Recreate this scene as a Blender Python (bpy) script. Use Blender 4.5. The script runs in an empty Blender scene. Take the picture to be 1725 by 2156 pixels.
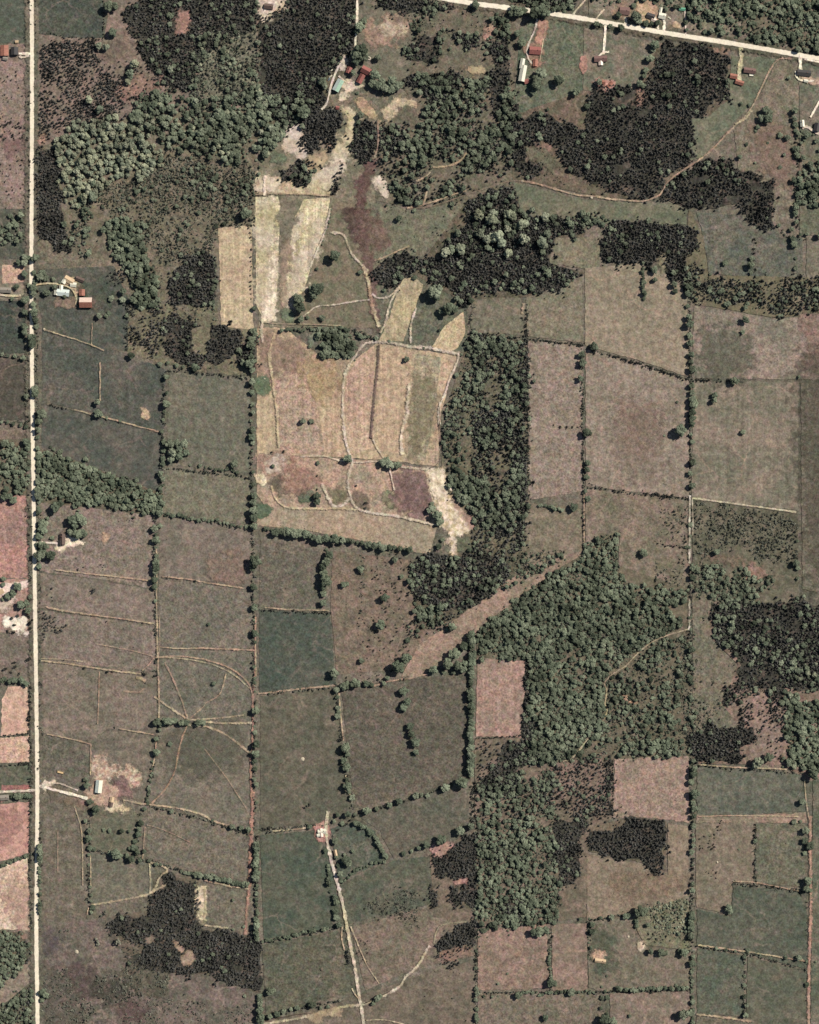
import bpy, math, random
import numpy as np
from mathutils.geometry import tessellate_polygon
from mathutils import Vector

scn = bpy.context.scene
COL = scn.collection
U = 0.7                                     # metres per layout unit
def W(x, y): return ((x - 862.5) * U, (1078.0 - y) * U)

# ------------------------------------------------------------------ camera, sky, sun, exposure
CAM_H = 3000.0
cam_d = bpy.data.cameras.new("camera")
cam_d.sensor_fit = 'VERTICAL'; cam_d.sensor_height = 24.0
cam_d.lens = 24.0 * CAM_H / (2156 * U)
cam_d.clip_start = 10.0; cam_d.clip_end = 40000.0
cam = bpy.data.objects.new("camera", cam_d); COL.objects.link(cam)
cam.location = (0, 0, CAM_H); cam.rotation_euler = (0, 0, 0)
scn.camera = cam

SUN_EL = math.radians(42.5)
SUN_DIR = Vector((0.84, 0.54, 0)).normalized()          # horizontal direction towards the sun
world = bpy.data.worlds.new("World"); scn.world = world; world.use_nodes = True
wn = world.node_tree.nodes; wl = world.node_tree.links
bg = wn.get("Background") or wn.new("ShaderNodeBackground")
sky = wn.new("ShaderNodeTexSky"); sky.sky_type = 'NISHITA'; sky.sun_disc = False
sky.sun_elevation = SUN_EL; sky.sun_rotation = math.atan2(SUN_DIR.x, SUN_DIR.y)
sky.air_density = 1.0; sky.dust_density = 1.0
bg.inputs[1].default_value = 0.05
wl.new(sky.outputs[0], bg.inputs[0])
sun_d = bpy.data.lights.new("sun", 'SUN'); sun_d.energy = 4.95; sun_d.angle = math.radians(0.53)
sun_d.color = (1.0, 0.945, 0.87)
sun = bpy.data.objects.new("sun", sun_d); COL.objects.link(sun)
sd = Vector((SUN_DIR.x * math.cos(SUN_EL), SUN_DIR.y * math.cos(SUN_EL), math.sin(SUN_EL)))
sun.rotation_euler = sd.to_track_quat('Z', 'Y').to_euler(); sun.location = (600, 400, 900)
vs = scn.view_settings
vs.view_transform = 'Standard'; vs.look = 'None'; vs.exposure = 0.8; vs.gamma = 1.0; vs.use_curve_mapping = False
scn.cycles.max_bounces = 4; scn.cycles.diffuse_bounces = 2; scn.cycles.transparent_max_bounces = 12
try: scn.cycles.use_denoising = False
except Exception: pass

rng = np.random.default_rng(7); random.seed(7)

# ------------------------------------------------------------------ colours
KC = (1.14 * 1.741, 1.12 * 1.741, 1.19 * 1.741)                                  # what the light here makes of a unit albedo
def s2l(v):
    v = v / 255.0
    return v / 12.92 if v <= 0.04045 else ((v + 0.055) / 1.055) ** 2.4
def alb(c): return tuple(min(0.85, s2l(c[i]) / KC[i]) for i in range(3)) + (1.0,)

TONE = ([0, 40, 64, 78, 90, 107, 120, 142, 160, 178, 200, 240, 255], [12, 52, 80, 99, 115, 137, 150, 190, 200, 209, 224, 250, 255])  # tone curve fitted to ground colours read from enlarged image regions
def ground_c(c):
    """palette colours were judged by eye too dark: lift them to colours seen in the enlarged image and grey them a little."""
    q = [float(np.interp(v, *TONE)) for v in c]; m = .35 * q[0] + .5 * q[1] + .15 * q[2]; k = float(np.interp(m, (80, 105, 140, 180), (.84, .80, .78, .88)))
    w = [float(np.interp(m, (85, 105, 135, 160, 200), a)) for a in ((0, 1.5, 3.5, 3, 3), (-2, -3.5, -2, -.5, 0), (2, 4, 5, 4, 5))]
    return tuple(min(255, m + (v - m) * k + d) for v, d in zip(q, w))
class NT:
    def __init__(s, name):
        s.m = bpy.data.materials.new(name); s.m.use_nodes = True
        s.t = s.m.node_tree; s.t.nodes.clear(); s.out = s.n("ShaderNodeOutputMaterial")
    def n(s, typ, **kw):
        x = s.t.nodes.new(typ)
        for k, v in kw.items(): setattr(x, k, v)
        return x
    def l(s, a, b): s.t.links.new(a, b)
    def noise(s, vec, scale, detail=2.0, rough=0.5):
        x = s.n("ShaderNodeTexNoise"); x.inputs['Scale'].default_value = scale
        x.inputs['Detail'].default_value = detail; x.inputs['Roughness'].default_value = rough
        s.l(vec, x.inputs['Vector']); return x
    def rng(s, v, a, b, c, d, smooth=False):
        x = s.n("ShaderNodeMapRange"); x.clamp = True
        if smooth: x.interpolation_type = 'SMOOTHSTEP'
        for i, q in enumerate((a, b, c, d)): x.inputs[i + 1].default_value = q
        s.l(v, x.inputs[0]); return x.outputs[0]
    def math(s, op, a, b):
        x = s.n("ShaderNodeMath", operation=op)
        for i, q in enumerate((a, b)):
            if isinstance(q, (int, float)): x.inputs[i].default_value = q
            else: s.l(q, x.inputs[i])
        return x.outputs[0]
    def mix(s, f, a, b, bt='MIX'):
        x = s.n("ShaderNodeMix", data_type='RGBA', blend_type=bt)
        if isinstance(f, (int, float)): x.inputs[0].default_value = f
        else: s.l(f, x.inputs[0])
        for i, q in ((6, a), (7, b)):
            if isinstance(q, tuple): x.inputs[i].default_value = q
            else: s.l(q, x.inputs[i])
        return x.outputs[2]

_mat = {}
def ground_mat(c1, c2=None, grain=0.30, fade=0.0, streak=0.0, ang=0.0, alpha=None, big=70.0, strength=1.0, mid=0.22, rough_edge=0.9):
    key = (c1, c2, fade, grain, streak, ang, alpha, big, strength, mid, rough_edge)
    if key in _mat: return _mat[key]
    N = NT("ground_cover")
    pos = N.n("ShaderNodeNewGeometry").outputs['Position']
    c2 = c2 or tuple(int(v * 0.88) for v in c1)
    f = N.rng(N.noise(pos, 1 / big, 5.0, 0.6).outputs['Fac'], 0.36, 0.64, 0, 1, True)
    col = N.mix(f, alb(ground_c(c1)), alb(ground_c(c2)))
    f2 = N.rng(N.noise(pos, 1 / 21.0, 4.0, 0.65).outputs['Fac'], 0.52, 0.68, 0, 0.42, True)
    wm = tuple(0.5 * (p + q) for p, q in zip(c1, (138, 112, 96))) if sum(c1) < 330 else tuple(v * 0.93 for v in c1)
    col = N.mix(f2, col, alb(ground_c(wm)))
    if sum(c1) < 340 and not alpha:                       # cattle trails worn through the turf
        ds = N.n("ShaderNodeVectorMath", operation='MULTIPLY_ADD'); N.l(N.noise(pos, 1 / 30.0, 3.0).outputs['Color'], ds.inputs[0]); ds.inputs[1].default_value = (34, 34, 0); N.l(pos, ds.inputs[2])
        vo = N.n("ShaderNodeTexVoronoi", feature='DISTANCE_TO_EDGE'); vo.inputs['Scale'].default_value = 1 / 74.0; N.l(ds.outputs[0], vo.inputs['Vector'])
        ln = N.math('MULTIPLY', N.rng(vo.outputs['Distance'], 0.006, 0.026, 0.5, 0), N.rng(N.noise(pos, 1 / 48.0, 2.0).outputs['Fac'], 0.44, 0.6, 0, 1))
        col = N.mix(ln, col, alb(ground_c(tuple(0.55 * p + 0.45 * q for p, q in zip(c1, (150, 124, 104))))))
    b = N.rng(N.noise(pos, 1 / 9.0, 4.0, 0.65).outputs['Fac'], 0.28, 0.72, 1 - mid * 1.6, 1 + mid * 1.6)
    vr = N.n("ShaderNodeVectorRotate"); vr.inputs['Axis'].default_value = (.2, .1, .97); vr.inputs['Angle'].default_value = 0.65; N.l(pos, vr.inputs['Vector'])
    g = N.rng(N.noise(vr.outputs[0], 1 / 2.7, 3.0, 0.75).outputs['Fac'], 0.28, 0.72, 1 - grain * 1.75, 1 + grain * 1.75)
    v = N.math('MULTIPLY', b, g)
    if streak:
        mp = N.n("ShaderNodeMapping"); mp.inputs['Rotation'].default_value = (0, 0, math.radians(ang))
        mp.inputs['Scale'].default_value = (0.20, 0.006, 0)
        N.l(pos, mp.inputs['Vector'])
        q = N.rng(N.noise(mp.outputs[0], 1.0, 3.0, 0.6).outputs['Fac'], 0.3, 0.7, 1 - streak, 1 + streak)
        v = N.math('MULTIPLY', v, q)
    cn = N.noise(vr.outputs[0], 1 / 7.0, 3.0, 0.7)
    hue = N.mix(0.48, cn.outputs['Color'], (0.5, 0.5, 0.5, 1))
    col = N.mix(min(0.9, grain * 1.6), col, hue, 'OVERLAY')
    col = N.mix(1.0, col, v, 'MULTIPLY')
    d = N.n("ShaderNodeBsdfDiffuse"); N.l(col, d.inputs['Color'])
    if alpha:
        at = N.n("ShaderNodeAttribute", attribute_name="edge")
        nz = N.math('MULTIPLY', N.math('SUBTRACT', N.noise(pos, 1 / alpha, 4.0, 0.65).outputs['Fac'], 0.5), rough_edge * 2.4)
        a = N.rng(N.math('ADD', at.outputs['Fac'], nz), 0.12, 0.88, 0, strength, True)
        if fade: a = N.math('MULTIPLY', a, N.rng(N.noise(pos, 1 / 17.0, 3.0, 0.6).outputs['Fac'], 0.33, 0.6, 1 - fade, 1))
        tr = N.n("ShaderNodeBsdfTransparent"); mx = N.n("ShaderNodeMixShader")
        N.l(a, mx.inputs[0]); N.l(tr.outputs[0], mx.inputs[1]); N.l(d.outputs[0], mx.inputs[2])
        N.l(mx.outputs[0], N.out.inputs[0])
    else:
        N.l(d.outputs[0], N.out.inputs[0])
    _mat[key] = N.m
    return N.m

def solid_mat(name, c, var=0.18, scale=0.6, rough=0.8, streak=0.0):
    N = NT(name)
    tc = N.n("ShaderNodeTexCoord").outputs['Object']
    v = N.rng(N.noise(tc, scale, 4.0, 0.6).outputs['Fac'], 0.3, 0.7, 1 - var, 1 + var)
    if streak:
        mp = N.n("ShaderNodeMapping"); mp.inputs['Scale'].default_value = (2.2, 0.15, 0.15); N.l(tc, mp.inputs['Vector'])
        v = N.math('MULTIPLY', v, N.rng(N.noise(mp.outputs[0], 1.0, 3.0, 0.6).outputs['Fac'], 0.3, 0.7, 1 - streak, 1 + streak))
    p = N.n("ShaderNodeBsdfPrincipled"); p.inputs['Roughness'].default_value = rough
    N.l(N.mix(1.0, alb(c), v, 'MULTIPLY'), p.inputs['Base Color']); N.l(p.outputs[0], N.out.inputs[0])
    return N.m

def leaf_mat(name, stops):
    """foliage: each tree takes one of the stops' colours (by its own random number), leaves vary a little."""
    N = NT(name)
    oi = N.n("ShaderNodeObjectInfo")
    r = N.n("ShaderNodeValToRGB"); e = r.color_ramp.elements
    for i, c in enumerate(stops):
        p = i / max(1, len(stops) - 1)
        if i < 2: e[i].position = p; e[i].color = c + (1,)
        else:
            q = e.new(p); q.color = c + (1,)
    N.l(oi.outputs['Random'], r.inputs[0])
    pos = N.n("ShaderNodeNewGeometry").outputs['Position']
    v = N.math('MULTIPLY', N.rng(N.noise(pos, 1 / 1.6, 2.0).outputs['Fac'], 0.3, 0.7, 0.7, 1.3), N.rng(N.noise(pos, 1 / 26.0, 3.0, 0.6).outputs['Fac'], 0.32, 0.68, 0.52, 1.48))
    d = N.n("ShaderNodeBsdfDiffuse"); N.l(N.mix(1.0, r.outputs[0], v, 'MULTIPLY'), d.inputs['Color'])
    t = N.n("ShaderNodeBsdfTranslucent"); N.l(r.outputs[0], t.inputs['Color'])
    mx = N.n("ShaderNodeMixShader"); mx.inputs[0].default_value = 0.15
    N.l(d.outputs[0], mx.inputs[1]); N.l(t.outputs[0], mx.inputs[2]); N.l(mx.outputs[0], N.out.inputs[0])
    return N.m

# ------------------------------------------------------------------ geometry helpers
def mesh(name, verts, faces, mats, mi=None, smooth=False):
    me = bpy.data.meshes.new(name); me.from_pydata([tuple(v) for v in verts], [], [tuple(f) for f in faces])
    for m in (mats if isinstance(mats, (list, tuple)) else [mats]): me.materials.append(m)
    if mi is not None: me.polygons.foreach_set("material_index", mi)
    if smooth: me.polygons.foreach_set("use_smooth", [True] * len(faces))
    me.update(); return me
def link(name, me, parent=None, loc=None, rotz=None):
    o = bpy.data.objects.new(name, me); COL.objects.link(o)
    if parent is not None: o.parent = parent
    if loc is not None: o.location = loc
    if rotz is not None: o.rotation_euler = (0, 0, rotz)
    return o
def tag(o, label, cat, group=None):
    o["label"] = label; o["category"] = cat
    if group: o["group"] = group
    return o
def structure(o): o["kind"] = "structure"; return o

def inpoly(px, py, poly):
    px = np.asarray(px, float); py = np.asarray(py, float); r = np.zeros(px.shape, bool); n = len(poly); j = n - 1
    for i in range(n):
        xi, yi = poly[i]; xj, yj = poly[j]
        if yi != yj:
            c = ((yi > py) != (yj > py)) & (px < (xj - xi) * (py - yi) / (yj - yi) + xi)
            r ^= c
        j = i
    return r
def segdist(px, py, pts, closed=False):
    px = np.asarray(px, float); py = np.asarray(py, float); d = np.full(px.shape, 1e9)
    P = list(pts) + ([pts[0]] if closed else [])
    for (x0, y0), (x1, y1) in zip(P[:-1], P[1:]):
        dx, dy = x1 - x0, y1 - y0; L = dx * dx + dy * dy + 1e-9
        t = np.clip(((px - x0) * dx + (py - y0) * dy) / L, 0, 1)
        d = np.minimum(d, np.hypot(px - x0 - t * dx, py - y0 - t * dy))
    return d
def resample(pts, step, closed=False):
    P = list(pts) + ([pts[0]] if closed else []); out = []
    for (x0, y0), (x1, y1) in zip(P[:-1], P[1:]):
        n = max(1, int(math.hypot(x1 - x0, y1 - y0) / step))
        for k in range(n): out.append((x0 + (x1 - x0) * k / n, y0 + (y1 - y0) * k / n))
    if not closed: out.append(P[-1])
    return out
def smooth_line(pts, it=2):
    for _ in range(it):
        if len(pts) < 3: return pts
        q = [pts[0]]
        for a, b in zip(pts[:-1], pts[1:]):
            q += [(a[0] * .75 + b[0] * .25, a[1] * .75 + b[1] * .25), (a[0] * .25 + b[0] * .75, a[1] * .25 + b[1] * .75)]
        q.append(pts[-1]); pts = q
    return pts

_z = [0.05]
def nextz(): _z[0] += 0.006; return _z[0]

def field(name, poly, c1, c2=None, jit=1.2, z=None, **kw):
    if z is None:
        kw.setdefault('streak', (0.0, 0.07, 0.04, 0.0, 0.06)[len(bpy.data.meshes) % 5]); kw.setdefault('ang', (0, 84, -6, 0, 96, 3)[len(bpy.data.meshes) % 6]); kw.setdefault('grain', (.30, .24, .33, .27)[len(bpy.data.meshes) % 4])
    z = z or nextz()
    P = [(x + rng.normal(0, jit * .6), y + rng.normal(0, jit * .6)) for x, y in resample(poly, 7, True)]
    vs_ = [Vector(W(x, y) + (0,)) for x, y in P]
    tris = tessellate_polygon([vs_])
    me = mesh(name, [(v.x, v.y, z) for v in vs_], [t if (vs_[t[1]] - vs_[t[0]]).cross(vs_[t[2]] - vs_[t[0]]).z > 0 else (t[0], t[2], t[1]) for t in tris], ground_mat(c1, c2, **kw))
    return structure(link(name, me))

WARPS = [(rng.uniform(.10, .42), rng.uniform(0, 6.28), rng.uniform(0, 6.28), rng.uniform(0, 6.28)) for _ in range(16)]
def warp(x, y, amp=4.0):
    """a wandering offset, so that outlines of woods are never ruled."""
    dx = 0; dy = 0
    for f, a, p, q in WARPS:
        ph = (x * math.cos(a) + y * math.sin(a)) * f; dx = dx + np.sin(ph + p) * .16 / f ** .5; dy = dy + np.sin(ph + q) * .16 / f ** .5
    return dx * amp * .62, dy * amp * .62
def patch(name, poly, c1, c2=None, soft=6.0, cell=3.0, noise=13.0, strength=1.0, rough=1.7, fade=.25, **kw):
    """ground of its own colour with a ragged, thinning border."""
    z = nextz(); poly = smooth_line(list(poly) + [poly[0]], 2)[:-1]; soft = soft * 1.7
    xs = [p[0] for p in poly]; ys = [p[1] for p in poly]
    gx = np.arange(min(xs) - soft, max(xs) + soft + cell, cell); gy = np.arange(min(ys) - soft, max(ys) + soft + cell, cell)
    X, Y = np.meshgrid(gx, gy); X = X.ravel(); Y = Y.ravel()
    s = segdist(X, Y, poly, True) * np.where(inpoly(X, Y, poly), 1, -1)
    e = np.clip((s / soft + 1) * .5, 0, 1) * 1.5 - 0.05
    nx, ny = len(gx), len(gy); keep = s > -soft * 0.9
    faces = []
    for r in range(ny - 1):
        for c in range(nx - 1):
            a = r * nx + c; q = (a, a + nx, a + nx + 1, a + 1)
            if keep[a] or keep[a + 1] or keep[a + nx] or keep[a + nx + 1]: faces.append(q)
    used = sorted({i for f in faces for i in f}); mp = {u: i for i, u in enumerate(used)}
    vv = [W(X[u], Y[u]) + (z,) for u in used]
    me = mesh(name, vv, [tuple(mp[i] for i in f) for f in faces], ground_mat(c1, c2, alpha=noise, strength=strength, rough_edge=rough, fade=fade, **kw))
    at = me.attributes.new("edge", 'FLOAT', 'POINT'); at.data.foreach_set("value", [float(e[u]) for u in used])
    return structure(link(name, me))

PATHS = []
def strip(name, pts, w, c1, c2=None, soft=None, jit=0.14, strength=1.0, rough=None, keep=True, sm=2, noise=4.0, wander=0.12, fade=None, **kw):
    """road, lane or footpath: crowned ribbon that thins raggedly at its edges."""
    z = nextz(); P = resample(smooth_line(list(pts), sm), 5.0)
    big = name == "gravel_road" or c1 == (242, 221, 176); faint = name in ("footpath", "fence_row", "cart_path", "dirt_track", "ditch", "stream")
    soft = soft if soft is not None else (.45 if not faint else .85); rough = rough if rough is not None else (.35 if big else .8 if not faint else 1.1)
    fade = fade if fade is not None else (0 if big else .3 if not faint else .62 if name == "footpath" else .5)
    if faint: strength *= .92
    if name == "footpath": w *= 1.25
    if name == "cart_path": w *= 1.3
    if keep: PATHS.append((P, w))
    n = len(P); V = []; E = []
    for i, (x, y) in enumerate(P):
        a = P[max(0, i - 1)]; b = P[min(n - 1, i + 1)]; dx, dy = b[0] - a[0], b[1] - a[1]; L = math.hypot(dx, dy) + 1e-9
        nx, ny = -dy / L, dx / L; ww = w * (1 + rng.normal(0, jit)); o = rng.normal(0, wander)
        for k, (f, e) in enumerate(((-.5 - soft * .5, 0), (-.5 + soft * .5, 1), (0, 1.35), (.5 - soft * .5, 1), (.5 + soft * .5, 0))):
            wx, wy = W(x + nx * (ww * f + o), y + ny * (ww * f + o)); V.append((wx, wy, z + (0.0, .02, .04, .02, 0.0)[k] * 0)); E.append(e)
    F = []
    for i in range(n - 1):
        for k in range(4): F.append((i * 5 + k, i * 5 + k + 1, (i + 1) * 5 + k + 1, (i + 1) * 5 + k))
    me = mesh(name, V, F, ground_mat(c1, c2, alpha=noise, strength=strength, rough_edge=rough, fade=fade, **kw))
    at = me.attributes.new("edge", 'FLOAT', 'POINT'); at.data.foreach_set("value", E)
    return structure(link(name, me))
def t(i, j, cx, cy): return (431.25 * i + cx / 4.0, 431.25 * j + cy / 4.0)
def tl(i, j, *pts): return [t(i, j, x, y) for x, y in pts]
# ================================================================== THE GROUND
gz = 9000.0
g = structure(link("ground", mesh("ground", [(-gz, -gz, 0), (gz, -gz, 0), (gz, gz, 0), (-gz, gz, 0)], [(0, 1, 2, 3)],
                   ground_mat((97, 92, 76), (80, 82, 66), grain=.3, big=110))))

D1, D2 = (62, 71, 62), (72, 79, 66)            # dark green sward
O1, O2 = (86, 87, 70), (97, 93, 75)            # olive sward
BR, BR2 = (108, 96, 82), (94, 90, 74)          # brownish rough pasture
PK, PK2 = (158, 124, 106), (140, 112, 95)      # bare pinkish plough land
TN, TN2 = (140, 122, 97), (124, 110, 86)       # dry tan fairway turf

# ---- west of the gravel road
field("pasture", [(-60, -60), (62, -60), (62, 90), (-60, 92)], (72, 77, 64), D2)
field("rough_pasture", [(-60, 94), (63, 92), (64, 330), (66, 440), (-60, 440)], (122, 103, 90), (104, 96, 80), big=40)
field("rough_pasture", [(-60, 440), (66, 440), (66, 545), (-60, 548)], (82, 82, 68), (66, 72, 60), big=25)
field("vegetable_plot", [(5, 557), (58, 559), (58, 594), (5, 597)], (165, 134, 114), (150, 124, 104))
field("lawn", [(-60, 597), (64, 596), (64, 630), (-60, 630)], (90, 92, 72), (120, 108, 88), big=20)
field("pasture", [(-60, 633), (62, 633), (62, 744), (-60, 746)], (66, 70, 60), (60, 66, 57))
field("pasture", [(-60, 750), (62, 754), (62, 884), (-60, 884)], (76, 71, 60), (68, 68, 57))
field("rough_pasture", [(-60, 888), (63, 895), (64, 925), (-60, 925)], (110, 97, 82), (92, 86, 70), big=25)
field("woodland_floor", [(-60, 925), (64, 925), (66, 1042), (-60, 1042)], (78, 78, 60), (96, 88, 70), big=20)
field("ploughed_field", [(-60, 1042), (67, 1044), (70, 1218), (-60, 1215)], (140, 108, 95), (124, 100, 86), big=50, streak=.14)
field("farmyard", [(-60, 1218), (71, 1220), (73, 1332), (-60, 1332)], (150, 116, 101), (118, 104, 88), big=30)
field("rough_pasture", [(-60, 1334), (73, 1334), (74, 1440), (-60, 1440)], (103, 94, 80), (88, 86, 70), big=30)
field("ploughed_field", [(17, 1447), (58, 1443), (62, 1545), (3, 1549), (4, 1475)], (180, 136, 119), (162, 125, 109), streak=.12)
field("ploughed_field", [(-60, 1556), (62, 1550), (64, 1604), (-60, 1608)], (180, 137, 120), (162, 126, 110), streak=.12)
field("pasture", [(-60, 1610), (70, 1606), (71, 1682), (-60, 1684)], (84, 86, 68), (74, 80, 63), big=30)
field("ploughed_field", [(4, 1653), (65, 1652), (66, 1662), (3, 1664)], (134, 84, 74), (122, 86, 76))
field("ploughed_field", [(-60, 1698), (62, 1688), (61, 1796), (-60, 1832)], (160, 123, 107), (142, 112, 98), big=45, streak=.07)
field("ploughed_field", [(-60, 1842), (0, 1824), (58, 1806), (65, 1958), (-60, 1955)], (190, 149, 130), (166, 130, 114), big=35, streak=.07)
field("woodland_floor", [(-60, 1958), (52, 1964), (62, 2010), (40, 2050), (0, 2076), (-60, 2090)], (70, 72, 56), (82, 78, 60), big=20)
field("rough_pasture", [(-60, 2092), (0, 2078), (70, 2010), (72, 2062), (20, 2105), (-60, 2150)], (122, 108, 90), (108, 100, 82))
field("woodland_floor", [(-60, 2150), (20, 2107), (74, 2066), (80, 2220), (-60, 2220)], (68, 72, 56), (84, 80, 62), big=20)

# ---- between the gravel road and the boundary tree line
field("pasture", [(80, -60), (219, -60), (217, 80), (150, 79), (83, 72)], (62, 69, 60), (72, 76, 63))
field("rough_pasture", [(80, 72), (150, 80), (219, 80), (245, -60), (545, -60), (545, 300), (300, 250), (80, 310)], (112, 97, 82), (94, 89, 73), big=35)
field("heath", [(80, 310), (300, 240), (545, 225), (540, 480), (458, 480), (460, 560), (330, 640), (80, 530)], (98, 93, 73), (86, 86, 66), big=30)
field("heath", [(425, 75), (540, 60), (540, 215), (470, 215), (415, 200)], (100, 99, 78), (88, 92, 72), big=25)
field("meadow", [(80, 500), (140, 520), (240, 555), (180, 570), (80, 575)], (100, 94, 74), (86, 86, 68), big=22)
field("pasture", [(80, 568), (240, 560), (275, 640), (268, 740), (215, 730), (90, 692), (82, 640)], (66, 72, 63), (78, 79, 66), big=40)
field("pasture", [(88, 694), (205, 726), (260, 742), (350, 778), (345, 914), (212, 872), (90, 846)], (67, 72, 63), (80, 80, 68), big=50)
field("pasture", [(88, 850), (212, 877), (344, 917), (340, 1040), (200, 985), (88, 943)], (68, 73, 64), (80, 80, 68), big=50)
field("heath", [(272, 636), (358, 640), (458, 645), (462, 690), (530, 690), (530, 792), (420, 784), (268, 745)], (98, 95, 72), (84, 84, 64), big=25)
field("pasture", [(356, 782), (420, 788), (526, 795), (526, 996), (440, 990), (352, 978)], (82, 87, 70), (93, 92, 74), big=40)
field("pasture", [(348, 983), (440, 993), (526, 1002), (526, 1106), (345, 1080)], (90, 92, 73), (98, 97, 76), big=40)
field("woodland_floor", [(80, 943), (200, 985), (344, 1040), (342, 1085), (260, 1076), (180, 1066), (82, 1060)], (74, 76, 58), (92, 86, 66), big=18)
field("rough_pasture", [(82, 1058), (180, 1067), (270, 1080), (330, 1086), (328, 1240), (200, 1218), (84, 1203)], (112, 100, 87), (100, 95, 78), big=45)
field("rough_pasture", [(84, 1206), (200, 1220), (327, 1243), (328, 1318), (220, 1300), (84, 1280)], (108, 98, 84), (96, 92, 76), big=40)
field("rough_pasture", [(84, 1284), (220, 1303), (327, 1322), (331, 1412), (200, 1402), (84, 1390)], (107, 97, 83), (94, 91, 75), big=40)
field("rough_pasture", [(336, 1088), (440, 1100), (530, 1112), (528, 1236), (430, 1222), (335, 1214)], (102, 94, 80), (92, 90, 74), big=40)
field("pasture", [(335, 1218), (430, 1226), (528, 1240), (536, 1364), (336, 1368)], (88, 88, 73), (98, 93, 77), big=45)
field("rough_pasture", [(85, 1394), (200, 1406), (331, 1416), (328, 1535), (225, 1535), (190, 1560), (90, 1543)], (105, 96, 81), (92, 90, 73), big=45)
field("pasture", [(337, 1372), (536, 1368), (534, 1518), (334, 1520)], (94, 92, 76), (84, 86, 70), big=35)
field("pasture", [(192, 1562), (225, 1538), (330, 1538), (322, 1620), (310, 1690), (190, 1660)], (98, 92, 76), (86, 86, 70), big=35)
field("pasture", [(90, 1546), (188, 1562), (188, 1660), (92, 1645)], (92, 88, 74), (80, 82, 66), big=30)
field("pasture", [(332, 1530), (530, 1525), (528, 1752), (420, 1718), (312, 1692)], (90, 90, 74), (99, 94, 77), big=45)
field("meadow", [(86, 1680), (190, 1698), (186, 1900), (230, 1935), (84, 1950)], (96, 91, 75), (86, 85, 68), big=35)
field("pasture", [(196, 1702), (300, 1712), (290, 1805), (192, 1790)], (90, 90, 70), (80, 84, 66), big=25)
field("pasture", [(312, 1702), (420, 1726), (526, 1756), (524, 1864), (410, 1832), (308, 1804)], (88, 88, 72), (98, 93, 75), big=40)
field("pasture", [(192, 1796), (290, 1810), (338, 1830), (318, 1888), (192, 1906)], (86, 88, 71), (94, 92, 74), big=30)
field("moor", [(82, 1950), (240, 1930), (430, 2050), (545, 2090), (545, 2220), (82, 2220)], (97, 88, 76), (80, 80, 66), big=28, mid=.22)
field("woodland_floor", [(236, 1930), (318, 1915), (322, 1850), (412, 1848), (418, 1955), (545, 1975), (548, 2092), (430, 2052), (260, 2010)], (92, 84, 68), (76, 74, 58), big=18)
field("pasture", [(414, 1858), (520, 1870), (519, 1968), (416, 1952)], (86, 87, 70), (96, 92, 74), big=25)

# ---- the middle: golf ground and the fields below it
field("woodland_floor", [(545, -60), (755, -60), (750, 120), (690, 200), (600, 300), (545, 300)], (86, 82, 62), (74, 74, 56), big=20)
field("woodland_floor", [(758, -60), (1230, -60), (1085, 30), (1085, 200), (1100, 420), (880, 440), (780, 420), (790, 250), (860, 200), (760, 60)], (94, 88, 70), (82, 84, 65), big=22)
field("meadow", [(755, 10), (870, 28), (880, 60), (860, 160), (760, 200), (755, 140)], (96, 94, 74), (86, 88, 70), big=25)
field("meadow", [(690, 200), (760, 195), (860, 200), (800, 262), (740, 250), (690, 245)], (84, 88, 68), (100, 93, 74), big=18)
field("meadow", [(545, 300), (640, 240), (790, 250), (790, 690), (600, 690), (545, 690)], (110, 103, 82), (90, 92, 70), big=25)
field("meadow", [(775, 425), (880, 445), (985, 420), (985, 475), (915, 510), (880, 545), (790, 560)], (86, 91, 70), (96, 95, 74), big=30)
field("meadow", [(655, 560), (700, 425), (760, 420), (785, 545), (795, 690), (640, 690), (620, 650)], (88, 91, 68), (102, 94, 74), big=20)
field("meadow", [(785, 600), (880, 570), (985, 640), (985, 745), (800, 720)], (76, 82, 66), (88, 90, 70), big=25)
field("fairway", [(538, 415), (585, 415), (592, 440), (588, 500), (584, 600), (578, 676), (558, 680), (540, 640)], (192, 166, 132), (166, 144, 114), streak=0.34, big=30)
field("fairway", [(622, 455), (640, 420), (695, 416), (690, 470), (655, 562), (640, 612), (606, 660), (594, 642), (597, 580), (610, 520)], (186, 160, 127), (160, 139, 111), streak=0.3, ang=-14, big=30)
field("fairway", [(460, 480), (530, 475), (534, 690), (520, 694), (466, 686)], (153, 135, 111), (139, 125, 101), streak=0.18)
field("fairway", [(538, 372), (592, 372), (655, 395), (700, 350), (722, 300), (735, 240), (757, 240), (738, 310), (702, 408), (540, 410)], (155, 137, 112), (135, 122, 98), big=25)
field("fairway", [(842, 590), (866, 580), (892, 600), (870, 662), (850, 718), (798, 720), (825, 655)], (145, 133, 103), (131, 123, 96), streak=0.15, ang=-15)
field("fairway", [(976, 656), (980, 700), (965, 732), (948, 742), (910, 730), (935, 688)], (155, 136, 110), (141, 127, 100), streak=0.15)
field("fairway", [(541, 690), (600, 690), (680, 755), (752, 755), (790, 722), (968, 750), (945, 810), (928, 870), (924, 982), (800, 968), (541, 955)], (147, 131, 105), (131, 121, 95), streak=0.15, big=60)
field("fairway", [(575, 800), (650, 745), (690, 960), (590, 952)], (143, 124, 103), (129, 117, 95), streak=0.15)
field("fairway", [(655, 745), (705, 758), (726, 850), (724, 960), (686, 960), (664, 830)], (150, 131, 106), (138, 121, 98), streak=.18)
field("fairway", [(735, 770), (790, 724), (786, 940), (740, 960), (722, 860)], (153, 130, 108), (137, 120, 99), streak=0.18)
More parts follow.
